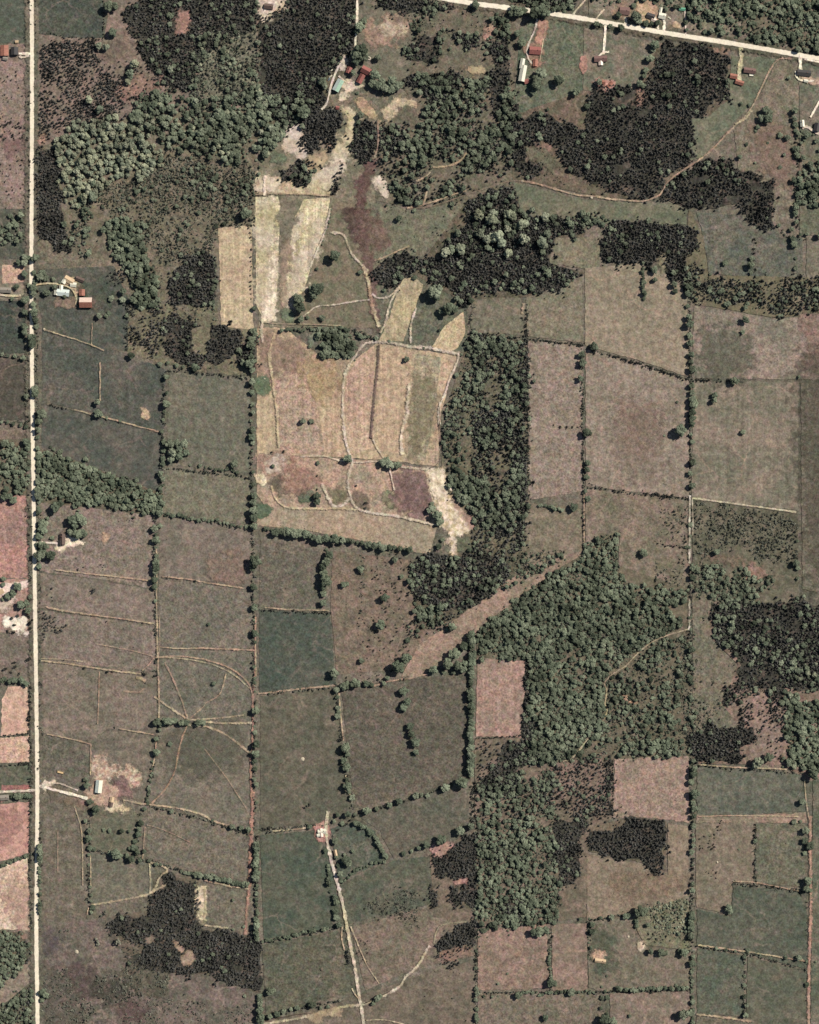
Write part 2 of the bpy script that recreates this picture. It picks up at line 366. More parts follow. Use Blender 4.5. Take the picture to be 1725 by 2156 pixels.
field("fairway", [(800, 726), (868, 742), (850, 955), (800, 950), (790, 880)], (147, 129, 105), (135, 122, 96), streak=0.21)
field("fairway", [(874, 745), (930, 752), (916, 860), (896, 972), (858, 960), (866, 840)], (123, 120, 94), (133, 124, 98), streak=0.27)
field("fairway", [(932, 752), (966, 752), (945, 810), (928, 870), (924, 976), (904, 972), (920, 860)], (149, 129, 106), (133, 119, 96), streak=0.24)
field("fairway", [(541, 955), (800, 970), (900, 988), (905, 1040), (928, 1095), (925, 1108), (800, 1080), (560, 1070), (541, 1040)], (141, 123, 102), (123, 113, 90), big=30)
field("fairway", [(545, 1070), (650, 1066), (800, 1082), (920, 1110), (905, 1168), (760, 1138), (650, 1118), (541, 1106)], (135, 122, 98), (123, 115, 91), streak=0.12)
field("pasture", [(548, 1136), (640, 1150), (680, 1165), (694, 1278), (546, 1278)], (82, 83, 68), (92, 88, 72), big=35)
field("pasture", [(546, 1284), (696, 1292), (708, 1440), (546, 1460)], (64, 72, 62), (74, 78, 65), big=45)
field("rough_pasture", [(700, 1160), (870, 1180), (960, 1290), (840, 1410), (710, 1420), (697, 1285)], (106, 93, 76), (90, 86, 68), big=28)
field("pasture", [(548, 1466), (706, 1450), (742, 1702), (690, 1732), (548, 1745)], (76, 78, 63), (84, 83, 66), big=50)
field("pasture", [(720, 1452), (850, 1430), (982, 1420), (984, 1640), (860, 1674), (745, 1702)], (77, 76, 63), (85, 82, 67), big=50)
field("pasture", [(748, 1712), (870, 1678), (984, 1645), (990, 1742), (930, 1765), (830, 1808), (800, 1750)], (76, 79, 65), (86, 84, 68), big=45)
field("pasture", [(695, 1745), (748, 1728), (790, 1750), (816, 1810), (716, 1856)], (68, 78, 65), (78, 82, 66), big=30)
field("pasture", [(548, 1760), (690, 1745), (704, 1850), (722, 1950), (556, 1978)], (66, 75, 62), (76, 80, 64), big=45)
field("pasture", [(552, 1988), (724, 1958), (758, 2082), (640, 2120), (560, 2134)], (72, 77, 62), (82, 82, 64), big=40)
field("pasture", [(716, 1858), (830, 1812), (920, 1800), (925, 1900), (735, 1945)], (70, 77, 63), (80, 82, 65), big=40)
field("rough_pasture", [(738, 1952), (925, 1903), (1000, 1950), (1000, 2010), (872, 2040), (770, 2085)], (104, 93, 77), (88, 87, 68), big=40)
field("rough_pasture", [(552, 2150), (640, 2132), (770, 2092), (880, 2055), (1000, 2020), (1002, 2220), (552, 2220)], (98, 90, 73), (84, 82, 66), big=35)

# ---- the east
field("lawn", [(1085, 200), (1095, 60), (1130, 35), (1228, 55), (1226, 262), (1160, 250), (1088, 240)], (74, 85, 66), (90, 93, 72), big=30)
field("meadow", [(1230, 58), (1400, 92), (1330, 205), (1228, 190)], (106, 97, 80), (84, 90, 70), big=25)
field("woodland_floor", [(1228, 190), (1330, 205), (1390, 90), (1540, 118), (1532, 215), (1470, 300), (1458, 340), (1390, 415), (1300, 420), (1080, 380), (1075, 245)], (94, 84, 67), (80, 78, 60), big=22)
field("meadow", [(1456, 250), (1490, 246), (1535, 210), (1540, 118), (1640, 120), (1590, 210), (1480, 330), (1450, 340)], (80, 90, 69), (92, 95, 73), big=30)
field("meadow", [(1545, 275), (1592, 215), (1640, 122), (1682, 132), (1680, 460), (1620, 480), (1560, 400)], (104, 97, 79), (90, 90, 70), big=30)
field("meadow", [(1682, 130), (1790, 160), (1790, 290), (1684, 280)], (78, 88, 68), (100, 94, 78), big=25)
field("meadow", [(1684, 282), (1790, 290), (1790, 500), (1684, 495)], (80, 86, 66), (94, 92, 72), big=25)
field("meadow", [(1080, 385), (1225, 420), (1300, 425), (1446, 432), (1446, 472), (1240, 470), (1100, 456)], (82, 90, 68), (94, 94, 73), big=35)
field("pasture", [(1466, 448), (1560, 452), (1640, 482), (1640, 500), (1690, 500), (1690, 590), (1590, 588), (1492, 575), (1482, 500)], (76, 82, 69), (88, 88, 72), big=40)
field("pasture", [(1698, 500), (1790, 500), (1790, 590), (1698, 590)], (88, 90, 72), (104, 97, 78), big=30)
field("meadow", [(1160, 500), (1232, 500), (1262, 500), (1264, 562), (1235, 566), (1158, 555)], (94, 97, 74), (108, 100, 78), big=25)
field("woodland_floor", [(1450, 440), (1482, 500), (1492, 580), (1790, 585), (1790, 650), (1640, 670), (1462, 640), (1440, 600)], (98, 95, 70), (84, 84, 62), big=18)
field("woodland_floor", [(985, 420), (1080, 390), (1100, 456), (1240, 470), (1228, 500), (1160, 500), (1158, 556), (1232, 575), (1120, 625), (985, 640), (870, 578)], (88, 82, 64), (72, 72, 55), big=20)
field("pasture", [(995, 630), (1098, 626), (1104, 706), (990, 700)], (98, 95, 76), (88, 90, 70), big=30)
field("pasture", [(1108, 626), (1225, 585), (1228, 722), (1110, 708)], (96, 97, 75), (106, 99, 79), big=30)
field("hay_field", [(1232, 565), (1350, 555), (1446, 596), (1452, 795), (1350, 760), (1232, 728)], (122, 111, 89), (110, 104, 82), streak=.07, big=60)
field("hay_field", [(1112, 716), (1228, 730), (1226, 1034), (1112, 1054)], (120, 106, 90), (108, 100, 82), streak=.08, big=50)
field("hay_field", [(1233, 736), (1350, 765), (1452, 802), (1450, 1048), (1340, 1036), (1233, 1024)], (120, 107, 90), (106, 100, 82), streak=.09, big=60)
field("hay_field", [(1462, 644), (1640, 672), (1790, 655), (1790, 800), (1456, 796)], (96, 95, 78), (122, 107, 91), streak=.09, big=60)
field("hay_field", [(1460, 802), (1682, 804), (1680, 1074), (1560, 1060), (1456, 1046)], (112, 102, 84), (92, 93, 74), streak=.14, big=45)
field("pasture", [(1686, 806), (1790, 812), (1790, 1260), (1690, 1240)], (98, 94, 76), (90, 90, 72), streak=.08, big=60)
field("meadow", [(1112, 1058), (1225, 1072), (1226, 1160), (1090, 1212)], (106, 98, 79), (92, 91, 70), big=30)
field("meadow", [(1233, 1030), (1340, 1040), (1450, 1054), (1450, 1245), (1300, 1245), (1305, 1125), (1233, 1150)], (108, 97, 80), (90, 89, 69), big=35)
field("heath", [(1458, 1052), (1560, 1066), (1680, 1084), (1682, 1290), (1458, 1240)], (88, 87, 68), (78, 80, 62), big=35, mid=.22)
field("woodland_floor", [(940, 860), (990, 705), (1110, 716), (1112, 1060), (1060, 1200), (985, 1170), (930, 985)], (92, 89, 68), (78, 78, 60), big=20)
field("woodland_floor", [(860, 1180), (1000, 1160), (1110, 1160), (1060, 1265), (990, 1292), (880, 1330)], (84, 80, 62), (72, 74, 57), big=20)
field("grass_strip", [(845, 1425), (880, 1360), (985, 1285), (1060, 1225), (1180, 1172), (1228, 1160), (1222, 1182), (1090, 1268), (1010, 1325), (930, 1400), (880, 1425)], (128, 108, 90), (108, 99, 78), big=30)
field("woodland_floor", [(1000, 1390), (1010, 1320), (1180, 1195), (1230, 1165), (1262, 1122), (1302, 1128), (1300, 1190), (1450, 1240), (1458, 1600), (1280, 1600), (1220, 1620), (1110, 1615), (1108, 1390)], (80, 79, 61), (92, 88, 68), big=22)
field("heath", [(1458, 1245), (1560, 1275), (1490, 1290), (1500, 1345), (1555, 1405), (1520, 1480), (1560, 1530), (1460, 1560)], (88, 90, 71), (98, 93, 74), big=30)
field("woodland_floor", [(1490, 1285), (1680, 1290), (1790, 1280), (1790, 1650), (1690, 1640), (1650, 1610), (1460, 1608), (1460, 1555), (1560, 1535), (1520, 1480), (1555, 1400), (1500, 1345)], (118, 98, 82), (92, 84, 66), big=22)
field("ploughed_field", [(1006, 1386), (1060, 1388), (1106, 1392), (1104, 1540), (1096, 1552), (1002, 1550)], (132, 108, 93), (122, 104, 87), streak=.12, big=35)
field("woodland_floor", [(1000, 1555), (1110, 1555), (1220, 1620), (1290, 1600), (1292, 1720), (1240, 1760), (1235, 1930), (1120, 1948), (1000, 1950), (915, 1930), (905, 1800), (1000, 1745)], (102, 91, 74), (84, 82, 64), big=22)
field("ploughed_field", [(1294, 1598), (1380, 1594), (1450, 1592), (1452, 1732), (1375, 1722), (1290, 1722)], (128, 108, 92), (118, 103, 85), streak=.1, big=40)
field("pasture", [(1468, 1614), (1600, 1620), (1694, 1632), (1696, 1708), (1580, 1714), (1468, 1716)], (75, 81, 67), (86, 89, 72), big=35)
field("rough_pasture", [(1466, 1716), (1580, 1716), (1697, 1711), (1700, 1732), (1466, 1732)], (128, 109, 90), (102, 98, 76))
field("rough_pasture", [(1465, 1734), (1590, 1732), (1586, 1860), (1542, 1858), (1538, 1926), (1466, 1910)], (106, 97, 79), (94, 91, 71), big=35)
field("pasture", [(1592, 1734), (1692, 1734), (1696, 1868), (1590, 1858)], (80, 85, 67), (90, 90, 70), big=35)
field("pasture", [(1544, 1864), (1640, 1872), (1698, 1880), (1700, 2040), (1580, 2010), (1468, 1988), (1468, 1914), (1540, 1930)], (70, 77, 63), (80, 83, 67), big=50)
field("pasture", [(1468, 1996), (1568, 2012), (1566, 2140), (1468, 2134)], (72, 80, 65), (82, 84, 67), big=40)
field("pasture", [(1574, 2014), (1698, 2044), (1696, 2220), (1572, 2145)], (74, 80, 64), (84, 85, 67), big=40)
field("pasture", [(1466, 2140), (1570, 2150), (1694, 2175), (1690, 2260), (1466, 2260)], (94, 90, 72), (82, 84, 66), big=40)
field("pasture", [(1712, 1640), (1790, 1640), (1790, 2260), (1706, 2260)], (88, 88, 70), (72, 80, 64), big=40)
field("woodland_floor", [(1242, 1745), (1330, 1718), (1404, 1730), (1402, 1842), (1350, 1815), (1238, 1792)], (98, 88, 70), (82, 80, 60), big=18)
field("meadow", [(1236, 1798), (1350, 1818), (1406, 1842), (1406, 1732), (1450, 1740), (1448, 1890), (1340, 1920), (1236, 1938)], (116, 103, 83), (102, 96, 75), big=35)
field("meadow", [(1326, 1932), (1380, 1908), (1450, 1885), (1455, 2000), (1360, 1990)], (100, 99, 74), (88, 91, 68), big=22)
field("pasture", [(1236, 1942), (1330, 1926), (1340, 1990), (1455, 2005), (1452, 2080), (1270, 2088), (1240, 2080)], (90, 90, 71), (102, 94, 77), big=35)
field("rough_pasture", [(1006, 1958), (1150, 1945), (1158, 2080), (1006, 2085)], (122, 101, 85), (104, 93, 75), big=40)
field("rough_pasture", [(1162, 1945), (1236, 1944), (1238, 2085), (1164, 2085)], (122, 100, 85), (102, 94, 76), big=35)
field("rough_pasture", [(1006, 2092), (1160, 2088), (1265, 2090), (1262, 2220), (1006, 2220)], (104, 94, 78), (90, 88, 70), big=40)
field("rough_pasture", [(1285, 2092), (1452, 2086), (1454, 2220), (1285, 2220)], (112, 98, 82), (96, 91, 74), big=40)
field("lawn", [(1240, -60), (1560, -60), (1560, 60), (1510, 78), (1240, 40)], (92, 94, 73), (112, 101, 84), big=22)
field("woodland_floor", [(1562, -60), (1790, -60), (1790, 130), (1562, 62)], (84, 84, 65), (96, 90, 70), big=20)

ZFLOOR = _z[0] + .01; _z[0] += .15
# ---- patches of another colour: sand, bare earth, dry or lush turf
SAND, SAND2 = (236, 208, 168), (214, 184, 146)
patch("sandy_ground", [(552, 560), (582, 520), (580, 600), (577, 676), (562, 676)], (240, 211, 162), (216, 184, 140), soft=9, streak=.16, grain=.2)
patch("sandy_ground", [(543, 545), (560, 500), (565, 560), (560, 640), (545, 640)], (208, 178, 138), (186, 157, 121), soft=9, strength=.75, streak=.16, grain=.2)
patch("sandy_ground", [(538, 480), (570, 420), (580, 430), (576, 500), (545, 560)], (206, 180, 140), (178, 154, 118), soft=12, strength=.7, grain=.2)
patch("sandy_ground", [(600, 600), (630, 545), (668, 470), (680, 476), (650, 560), (625, 640), (604, 655)], (212, 182, 142), (184, 157, 124), soft=12, strength=.7, streak=.16, ang=-14, grain=.2)
patch("sandy_ground", [(615, 500), (625, 455), (640, 450), (630, 480), (618, 540), (612, 530)], (232, 203, 158), (206, 176, 136), soft=7, streak=.16, ang=-14, strength=.9, grain=.2)
patch("sandy_ground", [(596, 500), (606, 490), (612, 520), (604, 580), (597, 650), (592, 640), (594, 560)], (150, 130, 108), (116, 104, 86), soft=6, strength=.8, grain=.2)
patch("sandy_ground", [(588, 460), (600, 425), (618, 430), (625, 455), (604, 500), (590, 520)], (92, 96, 78), (112, 106, 84), soft=7, strength=.9, grain=.2)
patch("sandy_ground", [(700, 330), (725, 305), (732, 310), (712, 350), (690, 385), (684, 380)], (244, 216, 168), SAND2, soft=8, grain=.2)
patch("sandy_ground", [(540, 375), (575, 372), (600, 400), (545, 405)], (220, 190, 150), (190, 162, 126), soft=9, strength=.9, grain=.2)
patch("sandy_ground", [(650, 378), (690, 350), (720, 300), (738, 250), (750, 252), (722, 345), (697, 400), (650, 404)], (200, 172, 138), (176, 150, 120), soft=10, strength=.85, streak=.16, ang=-25, grain=.2)
patch("sandy_ground", [(607, 255), (628, 256), (640, 300), (648, 325), (640, 335), (610, 320), (585, 312), (600, 290)], (188, 156, 138), (166, 138, 120), soft=5, grain=.2)
patch("sandy_ground", [(655, 330), (690, 320), (692, 300), (688, 345), (650, 362), (646, 345)], (176, 142, 116), (150, 126, 102), soft=6, strength=.85, grain=.2)
patch("sandy_ground", [(900, 992), (928, 986), (938, 1000), (946, 1030), (950, 1048), (978, 1090), (994, 1105), (985, 1125), (972, 1130), (964, 1150), (948, 1172), (944, 1130), (936, 1100), (920, 1068), (908, 1050), (900, 1025)], (230, 198, 154), (168, 138, 110), soft=6, big=7, streak=.2, ang=20, grain=.2)
patch("sandy_ground", [(904, 996), (926, 990), (934, 1010), (940, 1040), (925, 1050), (906, 1030)], (242, 213, 165), (198, 168, 130), soft=6, big=8, grain=.2)
patch("sandy_ground", [(950, 1046), (964, 1056), (976, 1080), (1000, 1094), (996, 1118), (978, 1090)], (162, 132, 116), (142, 118, 102), soft=5, strength=.8, grain=.2)
patch("sandy_ground", [(8, 1302), (30, 1298), (56, 1303), (62, 1325), (50, 1334), (22, 1322), (8, 1314)], (252, 232, 200), (240, 212, 178), soft=5, grain=.2)
patch("sandy_ground", [(0, 1232), (30, 1228), (70, 1221), (70, 1227), (40, 1236), (15, 1252), (-30, 1270), (-30, 1240)], (236, 196, 166), (214, 176, 148), soft=4, grain=.2)
patch("sandy_ground", [(0, 1262), (20, 1246), (36, 1262), (20, 1275), (0, 1290)], (214, 172, 146), (190, 150, 128), soft=5, strength=.8, grain=.2)
patch("farmyard", [(542, -20), (600, -20), (606, 0), (602, 20), (580, 22), (572, 40), (552, 48), (545, 20)], (200, 166, 142), (172, 140, 118), soft=5)
patch("farmyard", [(714, 120), (732, 118), (730, 140), (722, 150), (712, 142)], (196, 164, 144), (176, 146, 126), soft=4)
patch("farmyard", [(718, 170), (735, 166), (748, 176), (760, 182), (764, 178), (745, 190), (730, 204), (712, 212), (724, 192)], (200, 168, 138), (178, 148, 120), soft=5)
patch("bare_earth", [(770, 60), (800, 40), (840, 36), (860, 40), (850, 70), (820, 95), (785, 98)], (148, 124, 104), (124, 110, 90), soft=10, strength=.8)
patch("bare_earth", [(800, 52), (826, 44), (852, 62), (838, 72), (815, 74)], (186, 156, 132), (160, 134, 112), soft=8, strength=.7)
patch("bare_earth", [(806, 236), (818, 222), (830, 208), (875, 214), (872, 222), (834, 222), (826, 245), (812, 256)], (190, 152, 126), (162, 132, 108), soft=5, strength=.9)
patch("bare_earth", [(757, 208), (772, 214), (795, 246), (812, 258), (800, 262), (770, 232)], (166, 138, 114), (142, 120, 98), soft=4, strength=.85)
patch("bare_earth", [(722, 226), (742, 230), (748, 244), (728, 250)], (208, 178, 138), (178, 152, 118), soft=5, strength=.85)
patch("sandy_ground", [(782, 378), (800, 370), (806, 388), (816, 408), (810, 416), (792, 400)], (232, 200, 164), (196, 166, 136), soft=5, grain=.2)
patch("bare_earth", [(728, 446), (752, 432), (774, 440), (772, 500), (762, 520), (740, 490)], (68, 55, 50), (92, 76, 68), soft=8, strength=.85)
patch("bare_earth", [(752, 430), (770, 436), (780, 520), (792, 600), (800, 690), (792, 692), (776, 600), (758, 510)], (108, 88, 76), (92, 76, 66), soft=5, strength=.8)
patch("bare_earth", [(774, 450), (800, 460), (820, 500), (800, 530), (780, 530)], (112, 92, 78), (98, 84, 68), soft=9, strength=.7)
patch("bare_earth", [(758, 370), (785, 330), (792, 345), (776, 390), (768, 430), (748, 425)], (100, 78, 68), (84, 68, 60), soft=6, strength=.85)
patch("bare_earth", [(550, 700), (575, 700), (650, 740), (640, 775), (590, 780), (560, 800), (546, 780)], (134, 112, 96), (112, 98, 80), soft=12, strength=.6)
patch("bare_earth", [(545, 775), (560, 768), (580, 790), (572, 812), (550, 800)], (158, 130, 112), (120, 104, 88), soft=6, strength=.8)
patch("bare_earth", [(548, 965), (600, 955), (605, 985), (590, 1005), (560, 1000)], (160, 128, 110), (132, 108, 92), soft=10, strength=.8)
patch("sandy_ground", [(565, 975), (590, 962), (600, 972), (588, 995), (570, 992)], (204, 172, 142), (176, 146, 120), soft=7, strength=.75, grain=.2)
patch("bunker", tl(1, 2, (430, 550), (470, 535), (515, 560), (510, 620), (470, 640), (435, 610)), (196, 160, 132), (182, 150, 122), soft=3)
patch("green", tl(1, 2, (445, 800), (500, 790), (570, 830), (565, 880), (500, 925), (445, 910)), (82, 100, 74), (74, 90, 68), soft=3)
patch("green", tl(1, 2, (790, 730), (850, 670), (930, 665), (925, 740), (870, 780), (800, 770)), (86, 98, 72), (78, 90, 68), soft=4)
patch("green", tl(1, 2, (1500, 720), (1530, 680), (1590, 690), (1630, 760), (1600, 820), (1540, 820), (1505, 770)), (94, 102, 74), (110, 106, 80), soft=4)
patch("green", tl(1, 1, (640, 900), (690, 870), (745, 910), (740, 985), (690, 1000), (650, 960)), (92, 104, 78), (84, 96, 72), soft=3)
patch("green", tl(1, 1, (430, 1450), (545, 1450), (550, 1590), (430, 1610)), (80, 96, 70), (88, 100, 72), soft=3)
patch("green", tl(1, 0, (570, 1300), (650, 1290), (690, 1340), (640, 1390), (560, 1370)), (92, 102, 76), (84, 96, 72), soft=4)
patch("green", tl(1, 1, (870, 1090), (920, 1080), (940, 1130), (900, 1190), (865, 1160)), (98, 108, 86), (90, 100, 78), soft=4)
patch("green", tl(2, 2, (410, 1080), (480, 1060), (520, 1120), (490, 1190), (420, 1200)), (80, 90, 66), (88, 94, 70), soft=4)
patch("lush_grass", tl(1, 2, (1050, 680), (1180, 660), (1210, 750), (1150, 800), (1070, 770)), (96, 98, 70), (110, 104, 78), soft=7, strength=.8)
patch("wet_ground", tl(1, 2, (1600, 520), (1725, 500), (1740, 640), (1790, 760), (1730, 860), (1640, 850), (1600, 740)), (104, 86, 76), (122, 98, 86), soft=8, strength=.9)
patch("wet_ground", tl(2, 2, (-10, 520), (120, 540), (150, 700), (200, 820), (110, 900), (0, 900)), (104, 86, 78), (118, 96, 86), soft=8, strength=.9)
patch("wet_ground", tl(1, 2, (1250, 700), (1340, 680), (1380, 780), (1340, 850), (1270, 800)), (94, 88, 70), (104, 94, 76), soft=7, strength=.75)
patch("wet_ground", tl(1, 2, (565, 590), (620, 545), (670, 580), (660, 640), (690, 700), (640, 705), (580, 650)), (92, 88, 70), (108, 98, 78), soft=6, strength=.8)
patch("dry_turf", tl(1, 1, (840, 1320), (1050, 1300), (1130, 1560), (1000, 1640), (880, 1560)), (152, 132, 98), (138, 122, 92), soft=14, strength=.7)
patch("dry_turf", tl(1, 2, (700, 480), (900, 480), (930, 700), (800, 660), (700, 690)), (142, 112, 94), (126, 102, 86), soft=14, strength=.6)
patch("dry_turf", [(880, 800), (905, 790), (918, 860), (890, 950), (868, 960), (866, 880)], (122, 114, 84), (110, 106, 78), soft=14, strength=.6, streak=.1)
# white-barn yard
patch("bare_earth", tl(0, 3, (790, 1240), (830, 1205), (900, 1230), (960, 1300), (960, 1370), (880, 1390), (800, 1370), (780, 1300)), (192, 158, 132), (146, 122, 102), soft=7, big=7)
patch("bare_earth", tl(0, 3, (960, 1330), (1040, 1290), (1120, 1300), (1170, 1380), (1160, 1450), (1090, 1460), (1070, 1390), (990, 1390)), (186, 152, 128), (142, 119, 100), soft=7, big=7)
patch("bare_earth", tl(0, 3, (960, 1390), (1060, 1380), (1090, 1450), (1080, 1550), (960, 1530), (945, 1460)), (104, 84, 76), (124, 100, 88), soft=6)
patch("farmyard", tl(0, 3, (730, 1500), (870, 1380), (960, 1440), (1000, 1560), (930, 1620), (780, 1600)), (166, 132, 116), (140, 112, 98), soft=6, strength=.9)
patch("bare_earth", tl(0, 3, (900, 1640), (950, 1590), (1050, 1590), (1100, 1650), (1020, 1630), (940, 1660)), (204, 168, 136), (172, 140, 114), soft=6)
patch("vegetable_plot", tl(0, 3, (555, 1550), (740, 1580), (730, 1625), (550, 1600)), (140, 112, 96), (122, 100, 84), soft=4)
patch("bare_earth", tl(0, 3, (400, 1470), (640, 1520), (620, 1480), (450, 1440)), (120, 106, 86), (104, 96, 76), soft=5, strength=.7)
patch("farmyard", tl(0, 3, (310, 1390), (350, 1380), (480, 1410), (400, 1450), (380, 1490), (310, 1480)), (226, 192, 154), (200, 168, 134), soft=4)
patch("farmyard", tl(0, 2, (480, 1120), (570, 1070), (690, 1095), (680, 1140), (560, 1150), (520, 1200), (470, 1180)), (196, 164, 132), (232, 204, 160), soft=4)
patch("bare_earth", tl(0, 2, (1195, -10), (1240, -20), (1280, 30), (1250, 80), (1195, 60)), (172, 136, 114), (152, 122, 102), soft=3)
patch("bare_earth", tl(0, 2, (870, 1040), (905, 1050), (920, 1110), (895, 1120), (875, 1080)), (166, 134, 112), (146, 118, 98), soft=3, strength=.8)
patch("bare_earth", tl(1, 2, (80, 1290), (220, 1230), (340, 1280), (330, 1450), (180, 1450), (70, 1380)), (134, 112, 94), (118, 102, 86), soft=14, strength=.7)
patch("farmyard", tl(0, 1, (530, 640), (590, 610), (650, 640), (700, 700), (660, 760), (610, 690)), (164, 136, 110), (142, 120, 98), soft=4)
patch("farmyard", tl(0, 1, (780, 780), (860, 770), (890, 830), (850, 870), (780, 870)), (138, 108, 92), (120, 96, 82), soft=4)
patch("farmyard", tl(0, 1, (480, 790), (640, 780), (650, 850), (480, 860)), (124, 106, 86), (106, 96, 76), soft=5, strength=.8)
patch("farmyard", tl(1, 4, (925, 40), (1040, 20), (1060, 140), (1020, 170), (990, 195), (930, 180)), (132, 96, 86), (150, 114, 100), soft=3)
patch("bare_earth", tl(0, 4, (1655, 560), (1725, 540), (1740, 700), (1720, 860), (1670, 850)), (206, 170, 136), (170, 142, 112), soft=5)
patch("bare_earth", tl(0, 4, (1530, 1150), (1600, 1090), (1650, 1150), (1620, 1210), (1540, 1230)), (134, 118, 96), (118, 106, 84), soft=3)
patch("bare_earth", tl(0, 4, (1460, 1020), (1500, 1030), (1560, 1100), (1530, 1120), (1480, 1060)), (132, 112, 92), (130, 112, 90), soft=3)
patch("bare_earth", tl(0, 4, (1225, 985), (1295, 980), (1300, 1030), (1240, 1035)), (122, 106, 88), (112, 98, 80), soft=3)
patch("wet_ground", tl(0, 4, (560, 1300), (720, 1240), (790, 1350), (740, 1480), (640, 1430)), (92, 76, 72), (82, 74, 66), soft=16, strength=.75)
patch("wet_ground", tl(0, 4, (780, 1400), (1000, 1380), (1060, 1480), (900, 1530), (800, 1480)), (62, 64, 54), (74, 72, 60), soft=14, strength=.75)
patch("wet_ground", tl(0, 4, (1020, 1560), (1160, 1540), (1200, 1660), (1040, 1720)), (92, 76, 70), (82, 74, 64), soft=14, strength=.75)
patch("wet_ground", tl(0, 4, (360, 1000), (460, 990), (480, 1090), (380, 1130)), (86, 82, 78), (80, 78, 70), soft=12, strength=.7)
patch("lush_grass", tl(0, 4, (360, 1300), (560, 1280), (640, 1500), (620, 1730), (370, 1740)), (86, 84, 70), (76, 78, 64), soft=16, strength=.8, mid=.24)
patch("lush_grass", tl(0, 4, (1050, 1250), (1300, 1260), (1420, 1330), (1380, 1460), (1150, 1440), (1040, 1340)), (86, 85, 68), (76, 78, 62), soft=14, strength=.8, mid=.24)
patch("bare_earth", [(20, 1850), (60, 1870), (62, 1960), (40, 1950), (10, 1890)], (158, 122, 110), (176, 138, 122), soft=12, strength=.6)
patch("bare_earth", [(0, 1705), (50, 1710), (30, 1760), (0, 1770)], (138, 107, 95), (150, 117, 103), soft=12, strength=.6)
patch("bare_earth", tl(3, 3, (1000, 640), (1300, 640), (1420, 800), (1420, 1230), (1100, 1230), (1230, 980), (1040, 800)), (130, 111, 95), (120, 104, 88), soft=8, strength=.85)
patch("bare_earth", tl(2, 3, (1180, 1300), (1600, 1200), (1640, 1250), (1700, 1520), (1600, 1680), (1400, 1600), (1200, 1480)), (128, 108, 92), (114, 99, 82), soft=8, strength=.75)
patch("bare_earth", tl(2, 4, (170, 250), (350, 180), (360, 230), (280, 330), (200, 290)), (156, 122, 108), (136, 110, 94), soft=4, strength=.9)
patch("bare_earth", tl(2, 4, (380, 530), (420, 500), (500, 500), (490, 530), (400, 560)), (158, 118, 108), (138, 106, 94), soft=3, strength=.9)
patch("bare_earth", tl(2, 4, (260, 1150), (400, 1080), (530, 1070), (530, 1100), (420, 1160), (300, 1200)), (140, 114, 94), (124, 104, 86), soft=5, strength=.7)
patch("lush_grass", tl(2, 4, (1550, 950), (1725, 960), (1725, 1300), (1560, 1300)), (76, 84, 66), (86, 90, 70), soft=10, strength=.8)
patch("farmyard", tl(2, 4, (1540, 1130), (1590, 1090), (1640, 1130), (1640, 1180), (1560, 1190)), (160, 130, 108), (136, 112, 92), soft=4)
patch("bare_earth", tl(3, 4, (195, 1040), (235, 1020), (260, 1050), (250, 1090), (205, 1085)), (206, 172, 136), (186, 152, 120), soft=3)
patch("bare_earth", tl(3, 1, (380, 420), (440, 430), (430, 540), (400, 600), (370, 500)), (112, 108, 80), (120, 114, 86), soft=4, strength=.8)
patch("dry_turf", tl(3, 4, (0, 470), (300, 460), (600, 480), (560, 600), (200, 660), (0, 640)), (126, 108, 86), (112, 100, 78), soft=14, strength=.7)
patch("dry_turf", tl(3, 2, (60, 20), (340, 40), (380, 300), (330, 560), (60, 480)), (128, 111, 93), (116, 103, 85), soft=20, strength=.35, streak=.1)
patch("dry_turf", tl(3, 1, (1600, 950), (1790, 950), (1790, 1400), (1640, 1350)), (138, 110, 96), (122, 104, 88), soft=14, strength=.75)
patch("edge_darkening", [(1686, 770), (1720, 735), (1790, 760), (1790, 1250), (1706, 1240), (1690, 1000)], (66, 66, 54), (76, 73, 60), soft=24, strength=.4)  # film darkening near the right edge, painted as a soft dark band
patch("lush_grass", tl(3, 1, (780, 1080), (1100, 1080), (1150, 1400), (980, 1480), (760, 1440)), (92, 94, 76), (84, 88, 70), soft=18, strength=.7, streak=.1)
patch("bare_earth", tl(2, 0, (1090, 170), (1165, 165), (1130, 330), (1100, 400), (1060, 400), (1070, 300)), (150, 116, 96), (136, 106, 88), soft=4)
patch("bare_earth", tl(2, 0, (985, 380), (1030, 360), (1110, 400), (1110, 500), (1080, 570), (1020, 540), (985, 470)), (120, 100, 78), (136, 108, 88), soft=5)
patch("vegetable_plot", tl(2, 0, (1445, 475), (1500, 478), (1485, 625), (1445, 622)), (146, 110, 94), (134, 104, 88), soft=2.5)
patch("bare_earth", tl(2, 0, (1530, 690), (1620, 680), (1700, 670), (1725, 720), (1660, 770), (1600, 710)), (160, 120, 104), (140, 108, 94), soft=4)
patch("bare_earth", tl(2, 0, (640, 230), (700, 215), (715, 260), (690, 330), (650, 340)), (150, 122, 104), (130, 110, 90), soft=5, strength=.85)
patch("sandy_ground", tl(2, 0, (500, 580), (600, 570), (640, 600), (560, 620), (530, 660), (510, 630)), (176, 146, 118), (150, 126, 100), soft=5, strength=.85, grain=.2)
patch("bare_earth", tl(2, 0, (1050, 1220), (1180, 1210), (1180, 1260), (1120, 1290), (1060, 1260)), (128, 102, 86), (112, 96, 76), soft=5, strength=.85)
patch("lush_grass", tl(2, 0, (980, 1240), (1060, 1230), (1160, 1320), (1250, 1400), (1200, 1440), (1040, 1330)), (100, 98, 76), (90, 92, 70), soft=6, strength=.85)
